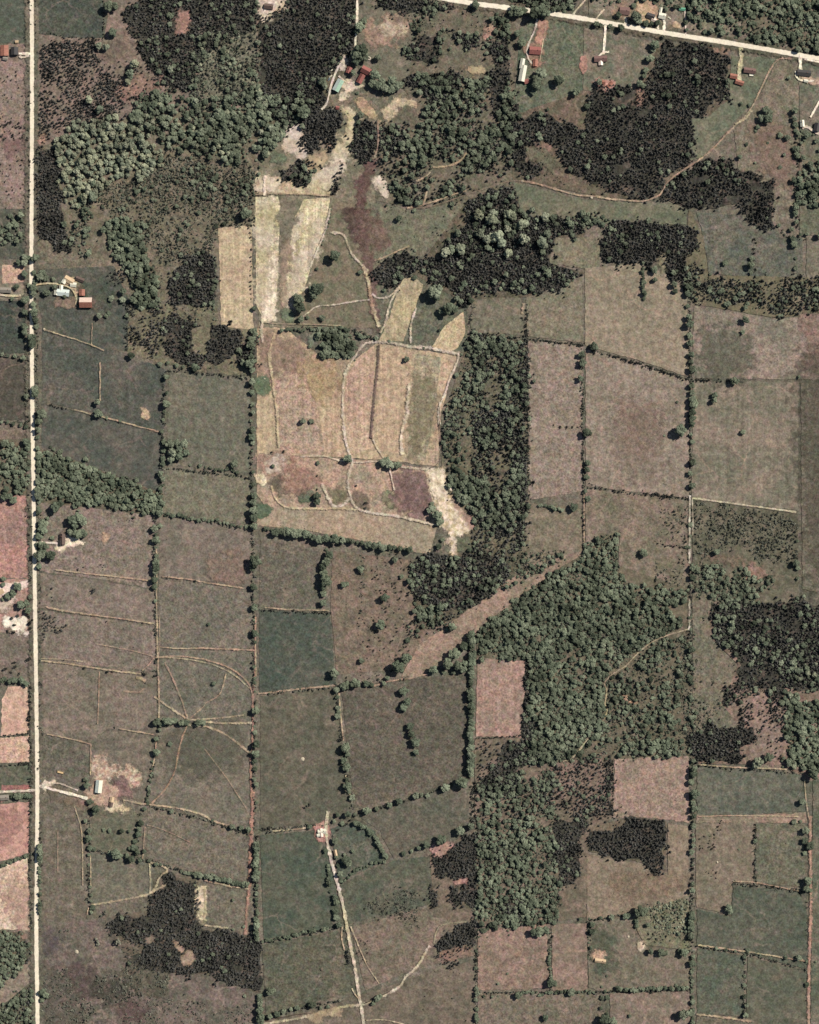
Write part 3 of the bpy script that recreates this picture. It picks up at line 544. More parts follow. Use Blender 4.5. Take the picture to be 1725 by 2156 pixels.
patch("farmyard", tl(3, 0, (190, 20), (340, 10), (370, 120), (360, 240), (320, 200), (260, 160), (250, 190), (195, 100)), (178, 142, 114), (152, 122, 98), soft=5)
patch("farmyard", tl(3, 0, (0, 60), (40, 30), (130, 40), (130, 160), (60, 190), (0, 180)), (150, 124, 100), (126, 110, 88), soft=5, strength=.8)
patch("vegetable_plot", tl(3, 0, (497, 190), (552, 188), (556, 240), (497, 240)), (178, 136, 112), (160, 124, 102), soft=2)
patch("vegetable_plot", tl(3, 0, (1580, 660), (1725, 650), (1760, 720), (1640, 720)), (178, 142, 124), (152, 124, 106), soft=4)
patch("bare_earth", tl(3, 0, (810, 400), (1000, 400), (960, 450), (830, 450)), (150, 118, 96), (126, 104, 84), soft=5, strength=.8)
patch("bare_earth", tl(3, 0, (1170, 1080), (1400, 1060), (1480, 1260), (1500, 1500), (1400, 1530), (1250, 1400)), (124, 102, 86), (110, 97, 78), soft=14, strength=.7)
patch("bare_earth", tl(3, 0, (220, 760), (260, 750), (240, 880), (170, 890), (180, 820)), (136, 106, 90), (120, 100, 80), soft=5, strength=.8)
patch("bare_earth", tl(3, 2, (760, 1230), (1000, 1240), (1080, 1290), (900, 1290)), (120, 100, 84), (106, 95, 76), soft=7, strength=.7)
patch("bare_earth", tl(3, 2, (1090, 1310), (1290, 1330), (1270, 1410), (1120, 1400)), (134, 110, 92), (118, 102, 82), soft=7, strength=.7)
patch("bare_earth", tl(3, 3, (85, 690), (170, 690), (180, 740), (120, 760)), (164, 128, 104), (140, 114, 92), soft=5, strength=.9)
patch("bare_earth", [(100, 1660), (120, 1672), (190, 1700), (180, 1708), (120, 1690)], (110, 100, 80), (96, 92, 72), soft=4, strength=.6)
patch("lush_grass", tl(0, 1, (700, 680), (900, 640), (1000, 800), (880, 900), (780, 800)), (66, 78, 66), (76, 84, 68), soft=12, strength=.7)
patch("bare_earth", tl(1, 0, (1280, 860), (1340, 840), (1460, 1000), (1440, 1030), (1360, 960)), (168, 138, 112), (146, 122, 98), soft=4, strength=.8)
patch("bare_earth", tl(0, 0, (1500, 90), (1590, 80), (1590, 220), (1530, 290), (1490, 260)), (142, 114, 98), (124, 104, 86), soft=6, strength=.85)
patch("bare_earth", tl(0, 0, (900, 440), (1060, 330), (1130, 330), (1100, 420), (960, 500), (860, 500)), (128, 108, 90), (112, 100, 82), soft=9, strength=.7)
patch("bare_earth", tl(0, 0, (1000, 760), (1200, 620), (1420, 640), (1320, 730), (1180, 760), (1060, 860)), (134, 108, 92), (118, 100, 82), soft=8, strength=.8)
patch("bare_earth", tl(0, 0, (60, 1180), (200, 1160), (220, 1300), (80, 1280)), (124, 94, 88), (110, 92, 80), soft=12, strength=.7)
patch("bare_earth", tl(0, 0, (300, 1140), (370, 1140), (390, 1210), (310, 1220)), (166, 130, 108), (142, 114, 94), soft=4, strength=.9)
patch("bare_earth", tl(3, 2, (100, -60), (330, -40), (380, 200), (240, 300), (80, 160)), (132, 113, 95), (120, 106, 88), soft=20, strength=.4)
patch("lush_grass", [(500, 1530), (340, 1540), (350, 1600), (430, 1640), (510, 1600)], (84, 88, 70), (94, 92, 74), soft=16, strength=.6)

# ---- roads, lanes, tracks, ditches
ROAD, ROAD2 = (242, 221, 176), (226, 203, 160)
LANE, LANE2 = (212, 184, 152), (188, 162, 134)
TRK, TRK2 = (176, 146, 122), (156, 131, 108)
FT, FT2 = (156, 132, 110), (138, 119, 99)
strip("grass_verge", [(67, -80), (68.5, 150), (67, 500), (66.5, 620), (68, 760), (69, 870), (71, 1000), (74, 1240), (77, 1450), (79, 1600), (79.5, 1720), (77, 1900), (77.5, 2000), (79, 2080), (81, 2240)], 27, (84, 86, 68), (98, 93, 76), soft=.25, keep=False)
strip("gravel_road", [(67, -80), (68.5, 150), (67, 500), (66.5, 620), (68, 760), (69, 870), (71, 1000), (74, 1240), (77, 1450), (79, 1600), (79.5, 1720), (77, 1900), (77.5, 2000), (79, 2080), (81, 2240)], 8.2, ROAD, ROAD2, soft=.22, jit=.07, rough=.5, grain=.1, mid=.05)
hw = [(780, -30), (862 + 85, 0), (862 + 150, 10), (1088, 19), (1187, 32.5), (1287, 50), (1394, 69), (1544, 92), (1668, 114), (1725, 124), (1860, 150)]
strip("grass_verge", hw, 26, (92, 88, 70), (80, 82, 64), soft=.3, keep=False)
strip("gravel_road", hw, 9.6, (244, 225, 184), (230, 208, 166), soft=.22, jit=.07, rough=.5, grain=.1, mid=.05)
def lane(pts, w=4.2, c=LANE, c2=LANE2, n="driveway", **k): return strip(n, pts, w, c, c2, **k)
lane([(40, 113), (66, 114)], 5, ROAD, ROAD2); lane(tl(0, 0, (170, 470), (180, 490), (250, 470)), 4, LANE, LANE2)
lane(tl(1, 0, (1285, -60), (1285, 200), (1270, 330), (1268, 430), (1235, 470)), 4.6, ROAD, ROAD2)
lane(tl(1, 0, (1130, 560), (1090, 640), (1055, 760), (1030, 880), (985, 925)), 4.4)
lane(tl(1, 0, (1130, 640), (1190, 700), (1250, 700)), 3.2, LANE, TRK, strength=.8)
lane(tl(1, 0, (1350, 470), (1400, 485), (1395, 505), (1360, 500)), 1.8, ROAD, ROAD2)
lane(tl(2, 0, (1075, 160), (1060, 250), (1010, 350), (985, 430), (1000, 500), (1035, 540)), 3.6)
lane(tl(2, 0, (1150, 210), (1125, 350), (1110, 440), (1095, 520)), 1.6, TRK, TRK2)
lane(tl(2, 0, (1650, 215), (1640, 400), (1630, 460)), 5, ROAD, ROAD2); lane(tl(2, 0, (1590, 478), (1635, 440), (1680, 440)), 4, ROAD, ROAD2)
lane(tl(2, 0, (1480, 0), (1420, 70), (1370, 130)), 3.2, LANE, TRK)
lane(tl(2, 0, (1570, 170), (1600, 120), (1640, 80)), 3, LANE, TRK); lane(tl(3, 0, (95, 205), (95, 150)), 6, ROAD, ROAD2)
lane(tl(3, 0, (370, 250), (360, 190), (340, 150)), 4, ROAD, ROAD2); lane(tl(3, 0, (415, 260), (425, 180), (400, 150)), 5, ROAD, ROAD2)
lane(tl(3, 0, (600, 300), (598, 180), (592, 80)), 3, LANE, TRK)
lane(tl(3, 0, (1065, 400), (1070, 500), (1045, 620), (1060, 690)), 8, (190, 170, 134), (168, 150, 118))
lane(tl(3, 0, (1565, 460), (1565, 600)), 6, ROAD, ROAD2); lane(tl(3, 0, (1525, 600), (1530, 660), (1600, 690), (1680, 680)), 3.5, ROAD, ROAD2)
lane(tl(3, 0, (1600, 500), (1725, 525), (1800, 540)), 3, ROAD, ROAD2)
lane(tl(3, 0, (1760, 800), (1700, 900), (1650, 990)), 4, ROAD, ROAD2); lane(tl(3, 0, (1580, 1080), (1620, 1060), (1680, 1110), (1725, 1130)), 5, (220, 190, 150), LANE2)
CR, CR2 = (156, 133, 112), (138, 120, 98)
strip("dirt_track", tl(3, 0, (1490, 495), (1370, 490), (1290, 620), (1210, 800), (1150, 920), (1080, 1000), (1020, 1050), (900, 1180), (760, 1320), (600, 1420), (450, 1520), (410, 1600), (380, 1650), (250, 1700)) + tl(2, 0, (1860, 1690), (1700, 1680), (1550, 1650), (1420, 1650), (1250, 1600), (1050, 1540), (950, 1525)), 3.2, CR, CR2)
strip("dirt_track", tl(2, 0, (950, 1525), (830, 1525), (700, 1570), (480, 1640), (200, 1740), (0, 1760)), 2.4, (126, 116, 94), CR2, strength=.45)
strip("dirt_track", tl(3, 0, (1020, 1050), (1100, 1000), (1160, 930)), 4.5, (176, 156, 122), CR)
strip("dirt_track", tl(2, 0, (480, 1290), (430, 1360), (340, 1400), (200, 1410)), 3.4, (152, 136, 104), CR2)
strip("dirt_track", tl(2, 0, (180, 1450), (120, 1500), (60, 1530)), 3, TRK, TRK2); strip("dirt_track", tl(2, 0, (150, 1600), (120, 1725)), 3, TRK, TRK2)
lane(tl(0, 1, (255, 690), (330, 668), (450, 660), (560, 680), (620, 720), (650, 780), (645, 850)), 3.6, (176, 146, 120), TRK)
lane(tl(0, 1, (-40, 755), (80, 768), (180, 765)), 4.5, LANE, TRK)
lane(tl(0, 2, (300, 1110), (400, 1120), (500, 1125)), 4, LANE, TRK)
lane(tl(0, 3, (330, 1440), (480, 1480), (640, 1520), (740, 1550)), 5.5, ROAD, LANE); lane(tl(0, 3, (340, 1450), (480, 1410), (560, 1440), (660, 1480)), 3, LANE, TRK, strength=.7)
lane(tl(0, 3, (-80, 1500), (60, 1490), (300, 1480)), 5, LANE, LANE2)
lane(tl(1, 4, (1040, -70), (1020, 40), (1025, 160), (1060, 320), (1090, 430), (1120, 540), (1165, 720), (1200, 900), (1230, 1080), (1270, 1260), (1295, 1450), (1320, 1580), (1340, 1720), (1350, 1900)), 6.4, (200, 170, 142), (176, 149, 124))
lane(tl(1, 4, (1240, 1420), (1265, 1470), (1300, 1510)), 2.4, TRK, TRK2)
strip("dirt_track", tl(1, 4, (410, -250), (400, 0), (385, 300), (380, 560), (355, 750), (345, 970)), 6.0, (158, 120, 102), (142, 114, 94))
strip("dirt_track", tl(1, 3, (430, 20), (425, 300), (430, 500), (405, 640), (410, 1000), (385, 1250), (395, 1500), (405, 1725)), 3.6, (156, 120, 102), (140, 112, 92), strength=.9)
strip("footpath", tl(0, 3, (1325, 0), (1330, 350), (1345, 700), (1340, 870)), 2.6, TRK, FT); strip("footpath", tl(0, 3, (1345, 0), (1350, 330), (1320, 370)), 1.2, FT, FT2)
strip("footpath", tl(0, 3, (1320, 360), (1500, 345), (1725, 375)) + tl(1, 3, (0, 380), (160, 420), (300, 500), (390, 600), (410, 720)), 2.2, (152, 126, 104), FT)
strip("footpath", tl(0, 3, (1330, 360), (1500, 365), (1700, 395)) + tl(1, 3, (100, 430), (250, 500), (380, 620)), 2, TRK, FT, strength=.8)
strip("footpath", tl(0, 3, (1300, 690), (1340, 720), (1430, 780), (1530, 850), (1590, 880)), 3, TRK, FT)
strip("footpath", tl(0, 3, (1390, 400), (1450, 520), (1500, 640), (1540, 740), (1580, 870)), 2.4, FT, FT2, strength=.85)
strip("footpath", tl(0, 3, (1590, 885), (1640, 840), (1725, 770)) + tl(1, 3, (0, 745), (120, 690), (160, 600), (180, 500)), 2, FT, FT2, strength=.8)
strip("footpath", tl(0, 3, (1570, 890), (1725, 880)) + tl(1, 3, (150, 870), (330, 845)), 2.2, TRK, FT); strip("footpath", tl(1, 3, (0, 905), (200, 915), (400, 912)), 3, TRK, FT)
strip("footpath", tl(0, 3, (1580, 930), (1530, 1050), (1500, 1180), (1480, 1320), (1400, 1470), (1280, 1590)), 2.6, (146, 120, 92), FT)
strip("footpath", tl(0, 3, (1590, 930), (1725, 940)) + tl(1, 3, (40, 945), (150, 990), (280, 1080), (370, 1160)), 3, TRK, FT)
strip("footpath", tl(1, 3, (0, 1130), (90, 1250), (200, 1390), (280, 1520), (360, 1640)), 1.6, FT, FT2, strength=.7)
strip("footpath", tl(0, 3, (1040, 1560), (1180, 1590), (1270, 1600), (1450, 1620), (1600, 1650), (1725, 1690)) + tl(1, 4, (60, 10), (200, 50), (250, 70)), 2.8, TRK, FT)
strip("footpath", tl(0, 3, (1300, 360), (1250, 430), (1200, 470)), 1.6, FT, FT2); strip("footpath", tl(0, 3, (800, 245), (970, 275), (1150, 310), (1320, 360)), 1.6, FT, FT2, strength=.7)
strip("footpath", tl(0, 3, (350, 370), (520, 375), (700, 395)), 1.6, TRK, FT, strength=.7); strip("footpath", tl(0, 3, (840, 480), (835, 700), (825, 920)), 1.8, (140, 116, 92), FT)
strip("footpath", tl(0, 3, (1040, 640), (1100, 650), (1180, 660), (1220, 620)), 3, FT, FT2, strength=.6); strip("footpath", tl(0, 3, (1150, 525), (1230, 555)), 4, (160, 138, 108), FT)
strip("footpath", tl(0, 3, (630, 1610), (660, 1700), (690, 1800), (700, 2000), (700, 2280)), 1.8, TRK, FT)
strip("footpath", tl(0, 4, (490, 100), (490, 450)), 1.3, FT, FT2, strength=.7)
strip("footpath", tl(0, 4, (775, 720), (900, 700), (1100, 665), (1250, 630), (1320, 590), (1400, 550)), 3, (168, 138, 118), TRK)
strip("footpath", tl(0, 4, (1270, 620), (1320, 560), (1350, 470), (1430, 425), (1380, 395), (1270, 360)), 2.8, TRK, FT); strip("footpath", tl(0, 4, (1262, 370), (1270, 500), (1268, 620)), 2.2, (166, 142, 120), TRK)
strip("footpath", tl(0, 4, (750, 740), (735, 800)), 2, TRK, FT); strip("footpath", tl(0, 4, (1240, 45), (1400, 90), (1600, 190)), 1.5, FT, FT2, strength=.7); strip("footpath", tl(0, 4, (1225, 60), (1205, 330)), 1.5, FT, FT2, strength=.8)
strip("footpath", tl(1, 4, (0, 510), (180, 555), (370, 585)), 2.6, (158, 122, 102), TRK); strip("footpath", tl(1, 4, (0, 890), (200, 915)), 3, (190, 160, 128), TRK)
strip("footpath", tl(1, 4, (0, 580), (10, 700), (0, 850)), 3.5, (176, 140, 112), TRK)
strip("footpath", tl(1, 4, (1230, 900), (1270, 1000), (1320, 1120), (1380, 1250), (1470, 1380)), 1.8, FT, TRK)
strip("footpath", tl(1, 4, (1160, 900), (1150, 1000), (1180, 1100)), 1.8, TRK, FT)
strip("stream", tl(2, 4, (480, 862), (380, 868), (280, 880), (235, 915), (215, 980), (205, 1040)), 2.6, (138, 132, 104), (122, 120, 94))
strip("stream", tl(2, 4, (170, 1060), (130, 1120), (90, 1210), (30, 1270), (-40, 1330), (-80, 1410)) + tl(1, 4, (1600, 1430), (1500, 1490), (1340, 1560), (1200, 1570), (1100, 1590), (900, 1650), (700, 1690), (500, 1720), (380, 1730)), 4.8, (204, 176, 142), (168, 146, 118), rough=.9)
strip("ditch", tl(1, 4, (1560, 1445), (1440, 1510), (1340, 1550)), 1.8, (64, 58, 48), (74, 66, 54)); strip("ditch", tl(1, 4, (900, 1630), (760, 1640), (600, 1675)), 2, (66, 60, 50), (76, 68, 54))
patch("sandy_ground", tl(1, 4, (900, 1640), (1120, 1580), (1140, 1640), (1000, 1660), (930, 1720)), (190, 162, 128), (150, 130, 104), soft=6, strength=.7, grain=.2)
strip("footpath", tl(1, 4, (1360, 1690), (1520, 1680), (1700, 1730)), 1.6, FT, TRK)
strip("dirt_track", tl(3, 4, (1650, -30), (1650, 280), (1655, 600), (1650, 900), (1640, 1200), (1635, 1500), (1635, 1900)), 5.0, (162, 126, 106), (146, 118, 98))
strip("dirt_track", tl(3, 3, (1600, 1390), (1610, 1550), (1640, 1725)), 2, TRK, FT)
strip("dirt_track", tl(3, 2, (660, 745), (900, 775), (1150, 810), (1530, 862)), 3.6, (190, 168, 134), (168, 146, 116), rough=.2)
strip("dirt_track", tl(3, 2, (655, 740), (660, 900), (655, 1050)), 1.2, CR, FT)
strip("dirt_track", tl(2, 3, (1290, 1235), (1350, 1220), (1400, 1180), (1440, 1130), (1500, 1045)), 2.8, (158, 144, 120), (140, 129, 106)); strip("dirt_track", tl(2, 3, (1640, 580), (1665, 650), (1640, 760), (1670, 780), (1650, 870), (1610, 910)), 2.4, (160, 142, 110), CR)
strip("dirt_track", tl(3, 3, (620, 125), (450, 170), (340, 215), (230, 290), (160, 360), (90, 440), (-20, 500)) + tl(2, 3, (1680, 530), (1640, 570)), 2.6, (150, 138, 114), (134, 122, 100))
strip("dirt_track", tl(2, 3, (-300, 600), (-160, 555), (0, 540), (150, 500)), 3.2, (156, 122, 104), FT); strip("footpath", tl(1, 3, (450, 665), (600, 650), (800, 625), (1100, 598)), 2.6, (140, 124, 102), FT)
strip("footpath", tl(1, 3, (1130, 640), (1150, 900), (1170, 1060)), 2, TRK, FT); strip("footpath", tl(1, 3, (1190, 1350), (1240, 1580)), 2, TRK, FT)
strip("footpath", tl(1, 3, (0, 285), (200, 290), (430, 300)), 2.4, (156, 126, 106), FT)
# golf paths
PA, PA2 = (206, 176, 148), (180, 152, 126)
strip("cart_path", tl(1, 1, (1410, 1150), (1330, 1180), (1270, 1270), (1200, 1370), (1165, 1500), (1165, 1725)) + tl(1, 2, (1170, 100), (1180, 250), (1215, 360), (1235, 410), (1250, 460), (1215, 530), (1205, 620), (1220, 700), (1250, 790), (1290, 840), (1400, 870), (1550, 885), (1725, 920)) + tl(2, 2, (80, 940), (200, 965), (280, 985)), 3.6, PA, PA2)
strip("cart_path", tl(1, 2, (990, 620), (1020, 700), (1060, 780), (1100, 820), (1180, 800), (1220, 740)), 4.4, PA, PA2); strip("cart_path", tl(1, 2, (560, 640), (590, 740), (640, 800), (720, 830), (1000, 835), (1110, 830), (1290, 845)), 2.8, (166, 134, 108), TRK)
strip("cart_path", tl(1, 1, (1410, 1155), (1500, 1155), (1600, 1165), (1725, 1195)) + tl(2, 1, (140, 1200), (300, 1235), (420, 1255)), 4.2, PA, PA2)
strip("cart_path", tl(2, 1, (415, 1260), (400, 1340), (340, 1450), (310, 1560), (280, 1640), (245, 1690), (250, 1850)), 3, PA, PA2)
strip("ditch", tl(2, 1, (250, 1690), (248, 1900)) + tl(2, 2, (250, 60), (262, 250), (268, 400), (230, 470), (150, 500)), 1.5, (80, 70, 58), (90, 78, 64))
strip("cart_path", tl(1, 2, (1720, 0), (1680, 100), (1650, 250), (1665, 380)), 5, (214, 184, 146), (190, 162, 128), fade=.3); strip("cart_path", tl(1, 1, (1725, 1500), (1700, 1725)), 4, (206, 176, 140), (176, 150, 120), fade=.4)
strip("ditch", tl(1, 1, (1465, 1180), (1465, 1300), (1450, 1450), (1430, 1620), (1420, 1725)) + tl(1, 2, (1415, 60), (1400, 240)), 4.6, (84, 74, 66), (104, 88, 76), rough=.6, fade=.25)
strip("cart_path", tl(1, 2, (1420, 250), (1450, 320), (1500, 390), (1560, 500), (1580, 600), (1600, 680)), 2, PA, TRK)
strip("cart_path", tl(1, 2, (810, 395), (1000, 385), (1130, 430), (1270, 450), (1440, 435)), 2.4, PA, TRK, strength=.9); strip("cart_path", tl(1, 2, (1440, 435), (1560, 470), (1725, 490)) + tl(2, 2, (0, 490), (160, 500)), 3, PA, TRK, strength=.8)
strip("cart_path", tl(1, 1, (1380, 560), (1300, 480), (1240, 420), (1200, 320), (1170, 240), (1060, 235)), 3, PA, TRK, strength=.9); strip("cart_path", tl(1, 1, (1340, 520), (1380, 640), (1400, 800), (1430, 920), (1470, 1030)), 5, (158, 128, 106), TRK)
strip("cart_path", tl(1, 1, (1060, 30), (1010, 250), (940, 400), (890, 520)), 2.8, PA, TRK); strip("cart_path", tl(1, 1, (810, 960), (880, 900), (950, 850), (1100, 845), (1250, 815), (1390, 800)), 2.2, PA, TRK, strength=.9)
strip("cart_path", tl(1, 1, (1410, 750), (1450, 790), (1560, 780), (1640, 690)), 2.8, PA, TRK); strip("cart_path", tl(1, 1, (1640, 690), (1560, 820), (1530, 980), (1480, 1080)), 3.2, PA, PA2)
strip("cart_path", tl(1, 1, (490, 960), (480, 1080), (490, 1160)), 4, PA, TRK); strip("cart_path", tl(1, 1, (600, 1060), (560, 1180), (540, 1300), (570, 1450), (590, 1600), (610, 1740)) + tl(1, 2, (620, 250), (630, 320)), 3.6, (166, 134, 108), TRK)
strip("cart_path", tl(1, 0, (430, 1640), (650, 1625), (1060, 1650)), 2.6, (112, 106, 82), FT); strip("cart_path", tl(1, 0, (505, 1480), (505, 1650)), 3.5, (240, 206, 160), LANE)
strip("ditch", tl(1, 1, (500, 985), (600, 1005), (900, 1005), (1150, 1020)), 2, (120, 96, 84), TRK)
strip("cart_path", tl(1, 0, (1460, 1020), (1465, 1240), (1430, 1320)), 2.4, (134, 113, 97), TRK); strip("cart_path", tl(2, 1, (60, 870), (10, 1000), (10, 1170)), 3, PA, TRK)
strip("cart_path", tl(2, 1, (-20, 30), (200, -20), (350, -80), (480, -120)), 2.2, (150, 132, 104), FT)
strip("cart_path", tl(1, 1, (1430, 470), (1500, 450), (1600, 400), (1725, 350)), 2.4, (136, 124, 94), FT)
strip("footpath", tl(2, 1, (960, 830), (950, 920)), 3.4, (166, 130, 110), TRK)
strip("footpath", tl(1, 4, (540, 100), (700, 90), (860, 70)), 2.4, TRK, FT)
# pale fence rows: strips of turf and field stone along old fences
for p, w in [(tl(0, 2, (470, 1350), (700, 1375), (980, 1405), (1260, 1440)), 2.4), (tl(0, 2, (1370, 1405), (1550, 1420), (1725, 1450)), 2.4), (tl(1, 2, (0, 1455), (150, 1475), (330, 1505)), 2.6),
             (tl(0, 2, (390, 1660), (520, 1690), (760, 1725)), 3.0), (tl(0, 3, (760, 0), (1000, 30), (1300, 75)), 2.6), (tl(0, 3, (350, 390), (600, 415), (860, 460), (1190, 500)), 3.0),
             (tl(0, 3, (1350, 270), (1500, 290), (1725, 280)), 2.6), (tl(0, 3, (400, 1005), (600, 1045), (770, 1090)), 2.6), (tl(0, 3, (770, 1090), (765, 1350)), 2.4), (tl(0, 3, (1010, 960), (1300, 1010)), 2.2),
             (tl(0, 1, (370, 1050), (560, 1110), (740, 1165), (880, 1230)), 2.2), (tl(0, 1, (845, 1325), (848, 1650)), 2.2), (tl(0, 2, (630, 0), (800, 45), (1000, 95), (1340, 185)), 2.2), (tl(0, 1, (780, 1000), (775, 1180)), 1.6),
             (tl(1, 2, (510, 1665), (700, 1685), (1050, 1690)), 2.2), (tl(3, 4, (1000, 520), (1180, 525), (1370, 565), (1560, 600)), 2.4), (tl(3, 4, (700, 1055), (1000, 1095), (1300, 1140), (1600, 1190)), 2.8), (tl(3, 4, (690, 1640), (900, 1660), (1150, 1700)), 3.6),
             (tl(0, 2, (1320, 1170), (1325, 1380), (1320, 1725)), 2.0), (tl(0, 4, (765, 300), (770, 560)), 2.0), (tl(1, 3, (1135, 720), (1170, 1060)), 2.0), (tl(0, 3, (1320, 1070), (1300, 1250), (1275, 1320)), 2.2), (tl(3, 3, (700, 1700), (1000, 1690), (1550, 1700)), 2.0),
             (tl(3, 3, (710, 1262), (1000, 1285), (1450, 1300)), 2.4), (tl(1, 3, (425, 0), (430, 300), (435, 520)), 1.8), (tl(2, 2, (1470, 700), (1470, 1140)), 2.0)]:
    strip("fence_row", p, w, (168, 140, 116), (146, 124, 102), soft=.7, rough=1.2, strength=.95, keep=False, wander=.3)

for p in (tl(3, 2, (635, 720), (632, 950), (634, 1140), (630, 1290)), tl(3, 2, (632, 1600), (632, 1725)), tl(3, 3, (634, 0), (630, 130))):      # stony bank with gaps
    strip("fence_row", p, 3.4, (226, 206, 168), (190, 168, 136), soft=.5, rough=1.5, strength=1, fade=.8, keep=False, wander=.3)
strip("fence_row", tl(3, 2, (655, 740), (662, 900), (658, 1060)), 1.6, (206, 186, 152), (170, 150, 122), soft=.5, rough=1.0, strength=1, fade=.6, keep=False, wander=.3)
# ================================================================== TREES
M_bark = solid_mat("bark", (88, 78, 68), .25, 1.5)
M_broad = leaf_mat("broadleaf_foliage", [(.056, .067, .046), (.078, .093, .063), (.122, .138, .092), (.095, .112, .076), (.136, .150, .104), (.067, .082, .056)])
M_pale = leaf_mat("pale_foliage", [(.160, .172, .115), (.205, .210, .140), (.135, .155, .110), (.190, .192, .135), (.115, .135, .095)])
M_con = leaf_mat("conifer_foliage", [(.046, .046, .042), (.060, .060, .055), (.084, .082, .074), (.040, .041, .038), (.070, .068, .061)])
M_shrub = leaf_mat("shrub_foliage", [(.098, .102, .080), (.130, .132, .100), (.165, .162, .125), (.108, .114, .092), (.075, .082, .064)])
M_dark = leaf_mat("dark_shrub_foliage", [(0.038, 0.039, 0.033), (0.050, 0.050, 0.043), (0.063, 0.061, 0.051)])

def rot_quad(c, nrm, s, rg, tri=False):
    nrm = nrm / (np.linalg.norm(nrm) + 1e-9)
    a = np.cross(nrm, rg.normal(size=3)); a /= np.linalg.norm(a) + 1e-9; b = np.cross(nrm, a)
    if tri: return [c + a * s, c - a * s * .5 + b * s * .87, c - a * s * .5 - b * s * .87]
    return [c + a * s, c + b * s, c - a * s, c - b * s]
def tube(V, F, p0, p1, r0, r1, n=6):
    p0 = np.array(p0, float); p1 = np.array(p1, float); d = p1 - p0; d /= np.linalg.norm(d)
    a = np.cross(d, [.3, .9, .2]); a /= np.linalg.norm(a); b = np.cross(d, a); k = len(V)
    for p, r in ((p0, r0), (p1, r1)):
        for i in range(n):
            q = 2 * math.pi * i / n; V.append(p + a * r * math.cos(q) + b * r * math.sin(q))
    for i in range(n): F.append((k + i, k + (i + 1) % n, k + n + (i + 1) % n, k + n + i))
ICO = None
def ico():
    global ICO
    if ICO is None:
        import bmesh
        bm = bmesh.new(); bmesh.ops.create_icosphere(bm, subdivisions=2, radius=1.0); bm.verts.ensure_lookup_table()
        ICO = (np.array([v.co[:] for v in bm.verts]), [tuple(v.index for v in f.verts) for f in bm.faces]); bm.free()
    return ICO
def crown_broad(seed, nl=13, nq=230):
    """a crown of uneven leaf masses, each a bumpy clump, fringed with single sprays of leaves."""
    rg = np.random.default_rng(seed); V = []; F = []; lobes = []; iv, ifc = ico()
    for k in range(nl):
        a = 2 * math.pi * (k * .618 + rg.random() * .14); d = .70 * math.sqrt((k + .3) / nl)
        lobes.append((np.array([d * math.cos(a), d * math.sin(a), 1.12 + .46 * (1 - d) + rg.normal(0, .13)]), rg.uniform(.25, .43)))
    for c, r in lobes:
        k0 = len(V); q = r * (1 + rg.normal(0, .17, len(iv)))
        for p, m in zip(iv, q): V.append(c + p * m * np.array([1, 1, .85]))
        F += [tuple(k0 + i for i in f) for f in ifc]
    for k in range(nq):
        c, r = lobes[k % nl]; d = rg.normal(size=3); d[2] = d[2] * .9 + .25; d /= np.linalg.norm(d)
        p = c + d * r * rg.uniform(.95, 1.28); q = rot_quad(p, d + rg.normal(size=3) * .35, rg.uniform(.05, .11), rg)
        i = len(V); V += q; F.append((i, i + 1, i + 2, i + 3))
    return V, F
def trunk_broad(seed):
    rg = np.random.default_rng(seed + 50); V = []; F = []
    tube(V, F, (0, 0, -.05), (.02, .01, .6), .075, .05); 
    for k in range(4):
        a = 2 * math.pi * k / 4 + rg.random(); tube(V, F, (.02, .01, .52), (.5 * math.cos(a), .5 * math.sin(a), 1.0 + rg.random() * .25), .04, .012, 5)
    tube(V, F, (.02, .01, .58), (0, 0, 1.4), .045, .01, 5)
    return V, F
def crown_con(seed, h=2.5, nq=170):
    rg = np.random.default_rng(seed); V = []; F = []; n = 9; k0 = 0
    V.append(np.array([0, 0, h * .97]))
    for i in range(n):
        a = 2 * math.pi * i / n; r = .62 * rg.uniform(.75, 1.2); V.append(np.array([r * math.cos(a), r * math.sin(a), .22]))
    for i in range(n): F.append((0, 1 + i, 1 + (i + 1) % n))
    for k in range(nq):
        tt = 1 - math.sqrt(rg.random()); a = rg.random() * 2 * math.pi
        r = (1 - tt) ** .75 * rg.uniform(.62, 1.08); p = np.array([r * math.cos(a), r * math.sin(a), .18 + tt * (h - .25)])
        q = rot_quad(p, np.array([math.cos(a), math.sin(a), .75]) + rg.normal(size=3) * .4, rg.uniform(.12, .22), rg, True)
        i = len(V); V += q; F.append((i, i + 1, i + 2))
    return V, F
def trunk_con(seed, h=2.5):
    V = []; F = []; tube(V, F, (0, 0, -.05), (0, 0, h * .8), .085, .02); return V, F
def crown_shrub(seed, nq=90):
    rg = np.random.default_rng(seed); V = []; F = []
    lob = [(np.array([rg.normal(0, .35), rg.normal(0, .35), rg.uniform(.3, .6)]), rg.uniform(.35, .55)) for _ in range(4)]
    for k in range(nq):
        c, r = lob[k % 4]; d = rg.normal(size=3); d[2] = abs(d[2]); d /= np.linalg.norm(d)
        q = rot_quad(c + d * r * rg.uniform(.75, 1.1), d + rg.normal(size=3) * .5, rg.uniform(.13, .24), rg)
        i = len(V); V += q; F.append((i, i + 1, i + 2, i + 3))
    return V, F
def trunk_shrub(seed):
    V = []; F = []
    for k in range(3):
        a = 2.1 * k + seed; tube(V, F, (0, 0, -.05), (.35 * math.cos(a), .35 * math.sin(a), .55), .05, .02, 5)
    return V, F
